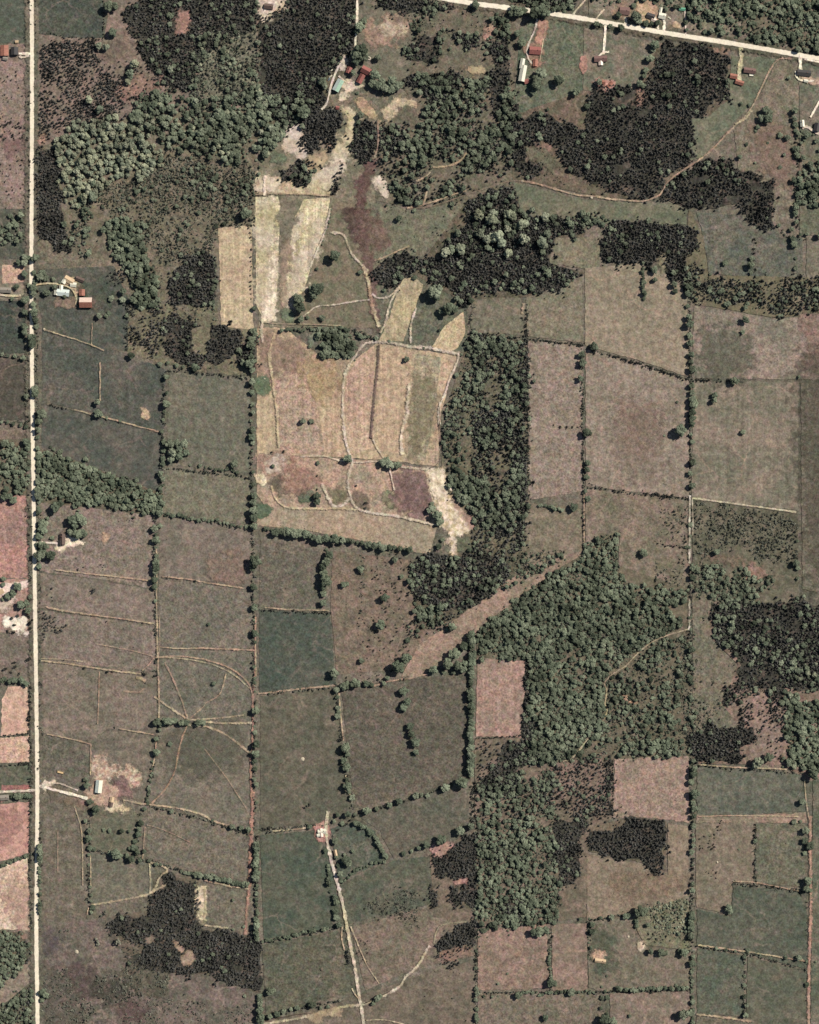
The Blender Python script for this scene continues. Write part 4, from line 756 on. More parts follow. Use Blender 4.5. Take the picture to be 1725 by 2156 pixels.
SPECIES = {   # kind: (builders of crown, trunk, foliage, number of forms)
    'B': (crown_broad, trunk_broad, M_broad, 5), 'P': (lambda s: crown_broad(s + 20), trunk_broad, M_pale, 3),
    'C': (crown_con, trunk_con, M_con, 4), 'D': (lambda s: crown_shrub(s + 9), trunk_shrub, M_dark, 3), 'S': (crown_shrub, trunk_shrub, M_shrub, 4)}
CROWN = {}; TRUNK = {}; WHOLE = {}
protos = {}
for k, (cf, tf, mm, n) in SPECIES.items():
    protos[k] = bpy.data.collections.new("forms_" + k)
    for s in range(n):
        cv, cf_ = cf(s); tv, tf_ = tf(s)
        CROWN[k, s] = mesh("crown", cv, cf_, mm); TRUNK[k, s] = mesh("trunk", tv, tf_, M_bark)
        off = len(cv)
        WHOLE[k, s] = mesh("whole_" + k, cv + tv, list(cf_) + [tuple(i + off for i in f) for f in tf_], [mm, M_bark], [0] * len(cf_) + [1] * len(tf_))
        o = bpy.data.objects.new("form_%s_%d" % (k, s), WHOLE[k, s]); protos[k].objects.link(o)

PLANTS = []          # single plants: dict kind, x, y, r, rank group
def put(ph, kind, pts, dark=True, axis=None):
    """plants of one row or clump; r in layout units."""
    for x, y, r in pts: PLANTS.append(dict(k=kind, x=x, y=y, r=r, ph=ph, axis=axis))
def row(ph, i, j, lst, kind='B', sh=True):
    out = []
    for cx, cy, rc in lst:
        x, y = t(i, j, cx, cy); r = rc / 4.0 * .80
        if sh: x += r * .42; y -= r * .26
        out.append((x, y, r))
    put(ph, kind, out)
def hedge(ph, pts, sp, r, kind='S', keep=1.0, wob=1.0, sh=.8):
    out = []
    for x, y in resample(pts, sp):
        if rng.random() > keep: continue
        q = max(.9, r * rng.uniform(.68, 1.3)); out.append((x + sh + rng.normal(0, wob), y - sh * .5 + rng.normal(0, wob + .8), q))
    put(ph, kind, out)

# ---- rows and single trees
row("boundary trees above the golf fence", 1, 1, [(405, 1070, 34), (395, 1140, 36), (375, 1190, 50), (385, 1290, 34), (365, 1350, 56), (390, 1400, 34), (390, 1500, 38), (390, 1590, 34), (395, 1690, 25), (410, 880, 30)])
row("boundary trees beside the main fairway", 1, 2, [(400, 30, 26), (385, 100, 18), (392, 175, 36), (385, 240, 40), (395, 285, 30), (395, 350, 14), (400, 530, 22), (398, 640, 28), (405, 730, 40), (398, 790, 42), (402, 860, 48), (400, 920, 50), (405, 990, 40)])
row("boundary trees beside the olive pasture", 1, 2, [(410, 1290, 66), (395, 1340, 36), (400, 1500, 40), (405, 1600, 16), (405, 1670, 42)])
row("boundary trees along the bare track", 1, 3, [(410, 50, 16), (412, 165, 42), (420, 235, 20), (410, 445, 22), (412, 545, 22), (412, 575, 24), (418, 650, 14), (418, 815, 44), (412, 945, 16), (415, 1000, 30), (420, 1100, 46), (415, 1180, 46), (412, 1240, 30), (418, 1305, 28), (410, 1390, 26), (425, 1435, 32), (432, 1585, 22)])
hedge("dense boundary trees beside the farm lane field", tl(1, 4, (432, 200), (430, 480)), 7, 7.2, 'B'); hedge("boundary thicket below the hedge junction", tl(1, 4, (432, 560), (440, 800)), 8, 5.2, 'B'); hedge("dense boundary trees above the cedar wood", tl(1, 4, (432, 830), (438, 1010)), 7, 7.0, 'B')
hedge("boundary trees at the bottom ditch corner", tl(1, 4, (462, 1480), (465, 1690)), 7, 7.4, 'B'); row("boundary trees at the bottom ditch corner", 1, 4, [(540, 1450, 42), (570, 1440, 30)])
row("trees lining the bottom ditch", 1, 4, [(540, 1660, 34), (600, 1640, 38), (655, 1620, 30), (720, 1600, 22), (770, 1590, 32), (895, 1560, 42), (970, 1590, 18), (1030, 1580, 22), (1440, 1510, 36), (1410, 1550, 28), (1470, 1490, 26)])
hedge("pale hedge across the lane field", tl(1, 4, (490, 1030), (620, 1000), (780, 975), (910, 930)), 6.5, 4.6, 'B'); row("pale hedge across the lane field", 1, 4, [(995, 930, 28), (1030, 920, 16)])
hedge("hedge on the far side of the farm lane", tl(1, 4, (1045, 390), (1045, 500), (1060, 610)), 7.5, 5, 'B'); row("hedge on the far side of the farm lane", 1, 4, [(1010, 265, 28), (1085, 660, 34), (1100, 700, 34), (1090, 780, 38), (1095, 830, 38), (1118, 890, 32)])
hedge("low hedge beside the farm lane", tl(1, 4, (1178, 950), (1190, 1060)), 7, 2.6); hedge("thick hedge beside the farm lane", tl(1, 4, (1200, 1105), (1212, 1205)), 6.5, 5, 'D')
row("trees between the cross-shaped house and the lane", 1, 4, [(1085, 185, 38), (875, 65, 30), (1100, 320, 22), (1115, 390, 26), (1130, 460, 34), (1140, 520, 26), (1175, 350, 48), (1200, 370, 38), (1170, 300, 20), (1240, 270, 24), (1150, 40, 30), (1080, 20, 24)])
hedge("curved tree belt above the farm lane", tl(1, 4, (1270, 20), (1350, 70), (1440, 160), (1530, 320)), 7, 5.6, 'B')
hedge("hedge below the curved tree belt", tl(1, 4, (1160, 530), (1280, 430), (1400, 370), (1510, 360)), 7, 3.6, 'B')
row("tree row leading to the dark cedar wood", 2, 4, [(-60, 290, 28), (10, 270, 22), (70, 245, 26), (130, 220, 38), (245, 180, 60), (410, 100, 50), (500, 60, 38)])
hedge("hedge above the white cross-shaped house", tl(1, 4, (530, 110), (720, 95)), 8, 3.4)
row("tree row below the large olive field", 1, 3, [(1110, 1690, 28), (1195, 1685, 34), (1260, 1690, 22), (1350, 1655, 46), (1440, 1640, 28), (1545, 1610, 34), (1625, 1575, 38)]); row("tree row below the large olive field", 2, 3, [(40, 1530, 38), (90, 1520, 26), (140, 1530, 28), (285, 1465, 48), (420, 1420, 64)])
row("tree line splitting the two olive fields", 1, 3, [(1075, 500, 50), (1100, 640, 36), (1110, 700, 24), (1112, 790, 30), (1108, 860, 36), (1120, 830, 26), (1170, 1130, 56), (1195, 1180, 30), (1160, 1235, 36), (1180, 1290, 48), (1190, 1390, 24), (1190, 1450, 48), (1230, 1545, 36), (1210, 1500, 20)])
row("tree row below the scrub pasture", 1, 3, [(1165, 610, 50), (1195, 590, 36), (1250, 590, 56), (1350, 590, 36), (1400, 597, 26), (1500, 585, 28), (1530, 540, 28), (540, 670, 14), (690, 645, 12), (800, 625, 14)])
row("isolated trees in the scrub pasture", 1, 3, [(1605, 450, 72), (1680, 375, 56), (1465, 95, 56), (1700, 220, 32), (1310, 395, 32)])
row("short tree line in the right olive field", 1, 3, [(1660, 650, 50), (1690, 740, 46), (1660, 790, 46), (1715, 950, 46)]); row("short tree line in the right olive field", 2, 3, [(0, 1010, 44), (30, 1080, 54), (45, 1165, 34)])
hedge("tall hedge left of the pink field", tl(2, 3, (520, 150), (520, 330), (518, 700), (512, 1000), (510, 1350)), 9, 7.4, 'B'); hedge("hedge right of the dirt strip", tl(2, 3, (545, 1420), (550, 1720)), 8, 4, 'D')
row("round trees beside the diagonal grass strip", 2, 3, [(355, 340, 62), (300, 420, 58), (440, 270, 50), (185, 470, 48), (390, 440, 54), (450, 420, 40), (440, 470, 40), (360, 490, 26), (280, 490, 24), (340, 110, 50)])
hedge("tree belt below the bottom fairway", tl(1, 2, (505, 1005), (600, 1020)), 8, 4.4, 'B'); hedge("tree belt below the bottom fairway", tl(1, 2, (610, 1020), (740, 1030), (860, 1060), (960, 1090), (1090, 1085)), 7.5, 8.6, 'B'); hedge("tree belt below the bottom fairway", tl(1, 2, (1100, 1090), (1240, 1120), (1400, 1135), (1500, 1160), (1600, 1150), (1725, 1190)), 8.5, 6.8, 'B')
hedge("hedge below the olive pasture", tl(0, 2, (1390, 885), (1560, 910), (1725, 935)) + tl(1, 2, (100, 945), (250, 975), (400, 1000)), 6.5, 3.8, 'B')
hedge("hedge above the olive pasture", tl(1, 2, (10, 490), (120, 495), (220, 515), (270, 530)), 6, 3.4, 'B'); row("isolated tree in the olive pasture", 1, 2, [(235, 465, 48)]); row("hedge above the olive pasture", 0, 2, [(1680, 475, 22), (1600, 470, 14)])
row("clump at the olive pasture corner", 0, 2, [(1420, 300, 48), (1480, 290, 44), (1540, 300, 50), (1440, 370, 50), (1500, 400, 48), (1560, 370, 42), (1430, 430, 40), (1500, 340, 44)])
row("tall row right of the lower pasture", 1, 2, [(1020, 1180, 20), (1035, 1230, 46), (1010, 1290, 48), (985, 1330, 44), (990, 1390, 46), (1000, 1450, 66), (985, 1500, 34), (990, 1555, 38), (985, 1635, 42)])
row("golf ground trees below the main fairway", 1, 2, [(1190, 425, 50), (935, 735, 42), (935, 785, 40), (1490, 455, 46), (1545, 475, 48), (1610, 475, 42), (1520, 430, 36), (820, 105, 34), (890, 105, 30), (945, 455, 24), (570, 480, 22)])
row("golf ground shrubs near the bottom cart path", 1, 2, [(560, 360, 16), (660, 360, 20), (945, 560, 15), (940, 675, 14), (1350, 790, 22), (1350, 835, 20), (1270, 645, 16), (1400, 185, 12), (1400, 245, 14)], 'D')
row("isolated trees in the scrub pasture", 1, 2, [(1160, 1480, 34), (1190, 1470, 26), (1500, 1590, 48), (1300, 1350, 40), (1590, 1270, 34), (1650, 1410, 26), (1710, 1450, 32)])
row("hay field boundary trees near the round bush", 2, 2, [(1475, 205, 52), (1490, 455, 32), (1480, 510, 34), (1480, 575, 34), (1472, 690, 24), (1490, 760, 34), (1455, 905, 14)]); row("short hedge at the foot of the hay field", 2, 2, [(1365, 830, 44)])
hedge("short hedge at the foot of the hay field", tl(2, 2, (1085, 800), (1280, 838)), 6.5, 4.4, 'B'); row("shrubs on the line across the hay field", 2, 2, [(1265, 147, 16), (1320, 147, 16), (1365, 150, 14), (1410, 152, 12), (1210, 130, 10)], 'D')
row("dark trees at the quarry edge", 2, 2, [(165, 850, 48), (210, 900, 58), (240, 950, 44), (180, 800, 26), (235, 1160, 34), (270, 1100, 26)])
row("hay field trees above the wood strip", 2, 1, [(1435, 1270, 38), (1440, 1340, 42), (1425, 1470, 34), (1535, 1205, 44), (1560, 1210, 28), (1040, 1490, 22)])
hedge("low hedge between the hay fields", tl(2, 1, (500, 1082), (700, 1092), (850, 1110), (1000, 1130), (1200, 1160), (1470, 1182)), 5.5, 2.5, 'D'); hedge("low hedge right of the wood strip", tl(2, 1, (945, 950), (950, 1100)), 8, 2.4, 'D', .7); hedge("low hedge right of the wood strip", tl(2, 1, (975, 960), (980, 1110), (985, 1350)), 6, 2.8, 'D')
row("trees between the two small fairways", 2, 1, [(190, 750, 80), (210, 790, 50), (300, 890, 62), (340, 870, 40), (250, 900, 40), (370, 890, 40), (250, 1058, 18), (115, 1210, 16), (430, 1265, 18)])
row("boundary trees of the right hay fields", 3, 1, [(600, 700, 34), (605, 760, 36), (605, 862, 28), (612, 955, 34), (615, 1015, 46), (618, 1110, 36), (622, 1175, 40), (635, 1270, 34), (635, 1330, 28), (640, 1395, 42), (635, 1530, 34), (640, 1590, 34), (640, 1650, 40), (650, 1690, 48)]); row("boundary trees of the right hay fields", 3, 2, [(640, 30, 40), (640, 80, 40), (638, 130, 36), (635, 215, 20), (645, 278, 30), (645, 450, 36), (625, 545, 30), (640, 648, 38)])
row("pale fence row beside the heath", 3, 2, [(628, 975, 30), (630, 1070, 20), (625, 1165, 22), (640, 1340, 40), (640, 1420, 36), (600, 1160, 22)], 'B'); row("pale fence row beside the heath", 3, 3, [(628, 30, 24), (635, 130, 20), (625, 250, 24), (635, 300, 40)])
hedge("low hedge slanting across the hay field", tl(3, 1, (20, 1290), (150, 1330), (300, 1375), (420, 1415), (600, 1470)), 5, 2.6, 'D', .9); row("low hedge slanting across the hay field", 3, 1, [(300, 1378, 24), (400, 1410, 20), (420, 1418, 20), (130, 1325, 20)], 'D')
hedge("low hedge right of the hay field boundary", tl(3, 1, (690, 1475), (900, 1485)), 5, 2.5, 'D'); row("isolated trees in the right hay fields", 3, 1, [(985, 1490, 40), (1010, 1495, 32), (830, 1610, 34), (825, 1655, 34), (525, 1665, 16), (1545, 1455, 20), (915, 500, 30)])
hedge("column of shrubs below the plantation", tl(3, 1, (240, 490), (240, 600), (245, 800)), 7, 4.6, 'B'); row("column of shrubs below the plantation", 3, 1, [(490, 680, 36), (500, 735, 30), (320, 560, 40), (330, 640, 30)])
row("tree line at the far right green fields", 3, 1, [(1510, 30, 38), (1510, 80, 34), (1520, 150, 26), (1480, 215, 28), (1485, 295, 34), (1495, 345, 40), (1520, 455, 20), (1515, 540, 28), (1555, 260, 20), (1612, 255, 22), (1715, 265, 38), (1375, 180, 22)])
row("trees of the dark green field", 3, 1, [(1130, 520, 42), (1145, 460, 30), (1090, 870, 28), (1085, 980, 40), (1110, 840, 24), (1070, 1080, 26), (950, 840, 28), (800, 590, 18), (1140, 580, 22)])
row("isolated trees in the mottled hay field", 3, 2, [(530, 190, 68), (1070, 195, 30), (415, 222, 14)]); row("isolated bushes on the heath", 3, 2, [(845, 1205, 34), (230, 1215, 46), (-5, 1100, 30), (1530, 1110, 20), (1510, 1300, 40), (1530, 1340, 30), (1535, 1425, 20), (1530, 1590, 18)])
row("low hedge crossing the right hay field", 3, 2, [(265, 715, 20), (345, 715, 28), (410, 730, 22), (440, 732, 18), (475, 735, 24), (540, 742, 12), (600, 755, 14), (80, 680, 10), (235, 685, 10)], 'D'); hedge("low hedge crossing the right hay field", tl(2, 2, (1520, 635), (1640, 660)), 5, 1.8, 'D')
hedge("short hedge on the heath edge", tl(3, 2, (340, 1115), (450, 1145), (620, 1165)), 5.5, 2.6, 'D')
row("tree row right of the pinkish field", 3, 3, [(655, 1235, 28), (655, 1300, 36), (650, 1350, 38), (632, 1415, 36), (655, 1510, 50), (650, 1540, 34), (650, 1590, 30), (655, 1640, 38), (655, 1700, 32)]); row("shrub row right of the pinkish meadow", 3, 4, [(650, 60, 34), (655, 130, 16), (655, 175, 26), (655, 225, 24), (635, 280, 34), (658, 330, 14), (655, 390, 14), (645, 545, 26), (640, 600, 32)], 'B')
hedge("tall trees right of the orchard", tl(3, 4, (645, 780), (640, 860), (640, 1010)), 8, 7, 'B'); row("trees below the orchard corner", 3, 4, [(650, 1160, 30), (640, 1215, 42), (650, 1265, 20)]); hedge("hedge at the bottom right fields", tl(3, 4, (645, 1300), (648, 1450), (655, 1700)), 6.5, 4.4, 'B')
put("pair of round trees by the green field", 'P', [(t(3, 3, 1195, 1240)[0], t(3, 3, 1195, 1240)[1], 12.5)]); row("pair of round trees by the green field", 3, 3, [(1275, 1210, 56)])
row("isolated trees by the right wood", 3, 3, [(1645, 1350, 60), (1565, 1580, 40), (1580, 1300, 30)])
row("trees on the reddish track", 3, 4, [(1590, 100, 44), (1585, 185, 36), (1625, 225, 46), (1640, 235, 34), (1590, 290, 28), (1605, 520, 46), (1600, 590, 44), (1640, 600, 24), (1610, 1395, 28), (1500, 25, 30), (1560, 20, 20)])
row("shrubs on the pale fence row left of the reddish track", 3, 4, [(1010, 528, 16), (1165, 525, 14), (1245, 550, 14), (1285, 550, 16), (1330, 570, 20), (1490, 590, 22), (1525, 590, 18)], 'D')
row("shrubs on the lower pale fence row", 3, 4, [(850, 1090, 22), (880, 1095, 16), (930, 1100, 22), (1010, 1110, 16), (1110, 1105, 30), (1085, 1160, 26), (1220, 1140, 14), (1430, 1165, 24), (1535, 1165, 32), (1560, 1175, 20), (1610, 1195, 18), (1690, 1200, 14), (720, 1065, 14)], 'B')
row("shrub line between the bottom green fields", 3, 4, [(1095, 1210, 14), (1090, 1320, 20), (1085, 1400, 26), (1085, 1490, 26), (1100, 1565, 26), (1090, 1650, 30)]); row("trees on the green field corner", 3, 4, [(940, 750, 46), (960, 780, 34), (1175, 185, 26), (1045, 255, 12)])
hedge("tree row above the bottom pinkish field", tl(3, 4, (20, 1430), (150, 1430), (330, 1425), (460, 1420), (600, 1420)), 7, 5, 'B'); row("bottom edge bushes", 3, 4, [(555, 1640, 56), (610, 1635, 40), (120, 1655, 20)])
row("orchard fringe trees", 3, 4, [(190, 780, 66), (240, 770, 40), (80, 820, 36), (110, 810, 26), (375, 1120, 46), (420, 1130, 30), (565, 1125, 48), (540, 1110, 30), (290, 1110, 34), (175, 900, 26), (175, 860, 26), (270, 890, 26)])
hedge("bushes along the reddish track edge", tl(3, 4, (1618, 640), (1618, 1100), (1612, 1650)), 14, 1.7, 'D', .8)
row("trees above the tan cottage", 2, 4, [(1525, 890, 34), (1525, 945, 34), (1520, 1080, 22), (1505, 1040, 14), (1430, 840, 18), (1690, 825, 32), (1600, 832, 22), (1510, 838, 14)]); row("trees on the paddock line below the tan cottage", 2, 4, [(1658, 1320, 14), (1615, 1410, 14), (1610, 1505, 28), (1655, 1500, 30), (1605, 1590, 22), (1640, 1450, 22), (1655, 1640, 20)]); row("big trees at the bottom edge", 2, 4, [(1615, 1680, 56), (1690, 1700, 50)])
hedge("shrub line between the pink pastures", tl(2, 4, (1178, 1080), (1170, 1180), (1190, 1330)), 6, 3.4, 'B'); row("shrub line between the pink pastures", 2, 4, [(1175, 1375, 50), (1200, 1385, 36), (1030, 950, 46), (1080, 940, 48), (1130, 935, 44), (1070, 965, 40), (1210, 875, 26)])
row("hedge under the pink pasture", 2, 4, [(690, 1495, 18), (620, 1490, 16), (740, 1490, 12), (900, 1480, 42), (1345, 1455, 44)], 'B'); hedge("hedge under the pink pasture", tl(2, 4, (950, 1455), (1090, 1470), (1280, 1455), (1430, 1455), (1540, 1440)), 6.5, 3.8, 'B')
row("boundary shrubs left of the pink pasture", 2, 4, [(555, 1110, 18), (552, 1180, 16), (550, 1255, 24), (552, 1430, 30), (558, 1470, 30), (550, 1520, 24), (555, 1600, 26), (552, 1650, 26), (552, 1685, 34)], 'B'); row("isolated bush at the bottom edge", 2, 4, [(1130, 1670, 36), (820, 1300, 14), (740, 1385, 16)])
# top of the picture
row("farmyard trees by the red barns", 1, 0, [(1290, 245, 54), (1275, 275, 40), (1330, 185, 36), (1260, 480, 74), (1300, 450, 70), (1260, 530, 50), (1330, 500, 50), (1450, 500, 38), (1240, 630, 32), (1280, 790, 20)]); row("tree belt right of the red barns", 1, 0, [(1415, 650, 58), (1440, 740, 54), (1400, 720, 48), (1500, 760, 52), (1560, 700, 56), (1560, 770, 48), (1610, 740, 54), (1480, 700, 40), (1650, 720, 30)])
row("tree beside the sandy clearing", 1, 0, [(810, 970, 76), (1300, 980, 38), (980, 700, 44), (1000, 740, 36)]); row("trees on the golf ground beside the green", 1, 1, [(775, 810, 56), (790, 885, 56), (760, 850, 46), (930, 730, 66), (900, 770, 46), (890, 715, 36), (970, 700, 40), (980, 960, 36), (800, 970, 36), (860, 955, 22), (760, 780, 34)])
row("isolated trees on the golf meadow", 1, 1, [(1075, 450, 64), (1300, 575, 28), (1625, 125, 34), (940, 545, 18), (330, 90, 60), (1690, 1310, 32), (1545, 1155, 20), (880, 1195, 22)]); row("isolated trees on the golf meadow", 2, 1, [(40, 390, 18)])
hedge("hedge above the oak clump", tl(1, 1, (650, 1050), (870, 1055), (1010, 1045), (1180, 1050)), 6.5, 4.4, 'B'); hedge("hedge right of the oak clump", tl(1, 1, (1270, 1085), (1350, 1115), (1440, 1135)), 6.5, 4.4, 'B')
hedge("hedge beside the tan strip", tl(1, 1, (375, 200), (390, 350), (380, 600), (388, 800)), 9, 2.4, 'D', .85); hedge("hedge above the tan strip", tl(1, 1, (80, 165), (250, 172), (410, 172)), 4.5, 2.2, 'D'); hedge("shrubs right of the second fairway", tl(1, 1, (1060, 40), (1045, 150), (1010, 250), (985, 330)), 7, 3, 'B')
hedge("ditch shrubs between the fairways", tl(1, 1, (1465, 1190), (1455, 1400), (1425, 1600)) + tl(1, 2, (1415, 60), (1400, 240)), 8, 2.0, 'D', .75)
row("round trees in the meadow by the long white barn", 2, 0, [(1235, 695, 52), (1265, 680, 38), (1050, 740, 56), (1085, 640, 60), (1050, 690, 48), (1030, 790, 36), (1385, 790, 44), (895, 300, 42), (930, 380, 46)]); row("roadside trees by the long white barn lane", 2, 0, [(890, 120, 60), (940, 110, 46), (1030, 140, 62), (1080, 120, 70), (1120, 130, 56), (850, 130, 40), (860, 90, 40), (1560, 215, 32), (1600, 220, 24), (540, 60, 46), (1680, 230, 26)])
row("row of trees at the edge of the cedar wood", 3, 0, [(320, 395, 48), (310, 430, 30), (280, 510, 48), (250, 605, 36), (240, 650, 28), (195, 720, 46), (235, 735, 30)]); row("roadside garden trees", 3, 0, [(40, 250, 40), (160, 160, 54), (190, 190, 40), (250, 210, 36), (350, 205, 34), (20, 140, 36), (150, 60, 30), (330, 30, 22), (590, 200, 26), (600, 260, 22), (300, 210, 26)])
row("trees beside the creek track", 3, 0, [(1255, 940, 42), (1290, 960, 36), (1270, 1020, 56), (1220, 1010, 40), (1195, 1080, 26), (1180, 1110, 22), (1105, 1220, 22), (1045, 1330, 26), (1060, 880, 20), (1130, 890, 22)]); row("isolated trees in the brown meadow", 3, 0, [(1385, 1415, 24), (1285, 1210, 18), (1440, 1170, 36), (1380, 1150, 32), (1420, 1310, 20), (1180, 1375, 14), (1460, 665, 20)])
row("tree line beside the far right meadow", 3, 0, [(1505, 945, 34), (1500, 1010, 32), (1510, 1060, 34), (1520, 1265, 36), (1520, 1320, 36), (1515, 1110, 26), (1520, 1560, 20)])
row("roadside wood shrubs by the top road", 3, 0, [(390, 320, 32), (240, 290, 20), (930, 430, 24), (1080, 440, 22)], 'D')
row("pale trees scattered in the cedar scrub", 0, 0, [(820, 400, 40), (885, 415, 42), (1120, 560, 56), (1080, 645, 54), (1425, 600, 42), (740, 855, 46), (830, 940, 48), (615, 1035, 24), (1070, 700, 40)], 'P'); row("isolated trees beside the dark green field", 0, 0, [(900, 75, 56), (960, 70, 40), (940, 290, 46), (1250, 350, 24)])
hedge("thin hedge right of the dark green field", tl(0, 0, (872, 20), (875, 180), (870, 330)), 5, 2.0, 'D'); hedge("thin hedge below the dark green field", tl(0, 0, (430, 290), (560, 310), (720, 325), (860, 340)), 6, 2.0, 'D', .8)
hedge("roadside hedge beside the dark green field", tl(0, 0, (300, 20), (300, 330)), 9, 2.4, 'D'); hedge("roadside hedge below the brown yard", tl(0, 0, (295, 520), (298, 1700)), 7, 2.4, 'S', .8); hedge("roadside hedge of the upper left pasture", tl(0, 0, (215, 240), (215, 340)), 6, 2.4, 'D')
row("farm trees at the gravel road bend", 0, 1, [(290, 460, 46), (200, 450, 34), (235, 455, 30), (150, 500, 36), (200, 500, 40), (200, 595, 40), (350, 590, 44), (330, 620, 44), (380, 630, 36), (290, 660, 30), (240, 690, 30), (275, 715, 44), (275, 760, 36), (205, 815, 48), (275, 850, 36), (205, 915, 36), (280, 920, 50), (290, 980, 40), (300, 1035, 32), (200, 1040, 42), (205, 1090, 36), (260, 1130, 46), (265, 1185, 46), (375, 750, 36), (405, 750, 26), (445, 635, 26), (500, 660, 16), (455, 700, 30), (130, 700, 34), (100, 800, 22), (280, 580, 30)])
row("trees beside the barn pasture", 0, 1, [(830, 945, 32), (890, 940, 26), (910, 925, 30), (930, 800, 34), (1025, 810, 36), (1030, 740, 40), (1060, 940, 26), (540, 780, 22), (1100, 1280, 40), (815, 1670, 34)]); row("roadside trees below the barn pasture", 0, 1, [(285, 1560, 40), (290, 1600, 44), (215, 1620, 30)])
row("hedge above the left dark field", 0, 1, [(15, 1265, 22), (60, 1275, 20), (120, 1280, 24), (190, 1300, 30), (80, 100, 28), (170, 100, 36), (70, 190, 40), (130, 180, 34)])
hedge("roadside hedges by the dark fields", tl(0, 1, (228, 1220), (222, 1700)), 7, 2.4, 'S'); hedge("roadside hedge on the dark green field side", tl(0, 1, (312, 1240), (315, 1725)), 8, 2.4, 'S')
hedge("hedge by the lower dark field corner", tl(0, 1, (420, 1685), (560, 1720)), 6, 2.6, 'D'); row("fence line trees of the dark pastures", 0, 1, [(1395, 1460, 32), (1400, 1590, 24), (1390, 1690, 46), (1635, 1380, 44), (1340, 1350, 30), (1410, 1335, 22), (1480, 1360, 26), (1540, 1370, 20)]); row("fence line trees of the dark pastures", 0, 2, [(820, 45, 48), (895, 75, 20), (1010, 100, 18), (1380, 20, 22), (1370, 90, 20), (1360, 190, 24), (1375, 280, 30), (1370, 350, 30), (1365, 420, 30), (1365, 465, 30), (1345, 545, 34), (1360, 590, 34), (1370, 640, 18), (1335, 880, 40), (1365, 800, 34), (1345, 670, 28)])
row("hedge at the wood corner", 0, 2, [(10, 110, 20), (60, 110, 22), (110, 125, 22), (170, 135, 24), (215, 150, 28), (215, 280, 40), (225, 330, 34)]); row("roadside trees above the broadleaf wood", 0, 2, [(340, 50, 58), (320, 110, 44), (315, 180, 34), (312, 240, 26)])
hedge("dense roadside trees along the broadleaf wood", tl(0, 2, (318, 330), (322, 560), (325, 860)), 9, 6.4, 'B'); row("trees around the brown-roofed farmhouse", 0, 2, [(455, 835, 54), (500, 800, 40), (600, 940, 56), (650, 920, 60), (690, 950, 54), (620, 990, 46), (590, 1040, 44), (640, 1060, 56), (690, 1050, 50), (345, 960, 44), (385, 965, 28), (350, 1020, 50), (320, 1075, 40), (345, 1150, 44), (380, 1160, 38), (320, 1240, 62), (350, 1215, 46), (420, 1235, 54), (325, 1325, 32), (435, 1085, 26), (395, 920, 22), (310, 1140, 26)])
row("roadside trees at the plough land corner", 0, 2, [(30, 740, 46), (70, 740, 40), (105, 770, 42), (25, 1430, 28), (20, 1480, 28), (140, 1500, 50), (100, 1560, 44), (60, 1580, 40), (20, 1600, 22), (170, 1650, 46), (215, 1640, 40), (250, 1580, 26), (230, 1700, 40)])
row("tree row in the brown pasture", 0, 2, [(1290, 1010, 42), (1340, 985, 30), (1310, 1055, 18), (1305, 1105, 44), (1310, 1165, 18), (1312, 1240, 26), (1305, 1290, 40), (1305, 1340, 44), (1298, 1380, 36), (1295, 1440, 38), (1295, 1500, 34), (1305, 1615, 20)]); row("isolated bushes of the brown pasture", 0, 2, [(785, 1525, 26), (435, 1510, 18), (655, 1350, 14), (850, 1305, 10), (875, 1310, 8), (865, 1330, 8), (865, 1350, 8), (700, 1330, 10), (640, 1255, 8), (395, 1560, 10), (440, 1580, 10), (445, 1610, 10), (1410, 1420, 18), (1640, 1445, 18)], 'D')
row("shrubs by the sandy pit", 0, 3, [(100, 35, 26), (115, 95, 20), (60, 145, 20), (115, 150, 22), (245, 80, 34), (150, 15, 24), (240, 20, 24), (235, 385, 28), (120, 405, 20), (130, 440, 18), (40, 460, 24), (95, 490, 16), (160, 505, 18)], 'D'); hedge("trees above the pink plough land", tl(0, 3, (-20, 560), (80, 550), (220, 560)), 7, 6.5, 'B')
hedge("roadside hedge beside the pink plough land", tl(0, 3, (250, 580), (245, 700), (250, 980)), 6.5, 2.8, 'D', .85); hedge("roadside hedge by the lower pink plots", tl(0, 3, (258, 1010), (265, 1330)), 7, 2.8, 'S'); hedge("hedge between the pink plots", tl(0, 3, (10, 1020), (120, 1015), (240, 1000)), 5.5, 2.6, 'D'); hedge("roadside hedge above the white barn lane", tl(0, 3, (335, 1160), (330, 1300)), 6, 2.6, 'D')
hedge("roadside hedge by the upper brown pasture", tl(0, 3, (258, 150), (262, 500)), 9, 2.2, 'D', .8); hedge("garden trees at the left lane", tl(0, 3, (110, 1530), (270, 1530)), 6.5, 6, 'B'); row("shrubs on the fence rows of the trail pasture", 0, 3, [(540, 385, 10), (710, 452, 20), (905, 485, 20), (945, 482, 18), (1020, 475, 12), (1215, 505, 26), (1225, 575, 10), (1320, 165, 12), (895, 60, 12), (1200, 70, 12), (775, 5, 14), (965, 955, 12), (1335, 735, 12), (360, 1005, 16), (1300, 520, 18)], 'D')
row("tree clump at the trail junction", 0, 3, [(1310, 910, 42), (1350, 925, 36), (1385, 900, 40), (1420, 905, 44), (1460, 900, 38), (1520, 915, 34), (1560, 915, 36), (1660, 918, 40), (1700, 918, 38)]); row("trees below the trail junction", 0, 3, [(1310, 1050, 28), (1310, 1165, 42), (1425, 1095, 30), (1340, 975, 22), (1280, 1240, 16)]); row("isolated trees in the trail pasture", 1, 3, [(70, 585, 26), (30, 85, 20)])
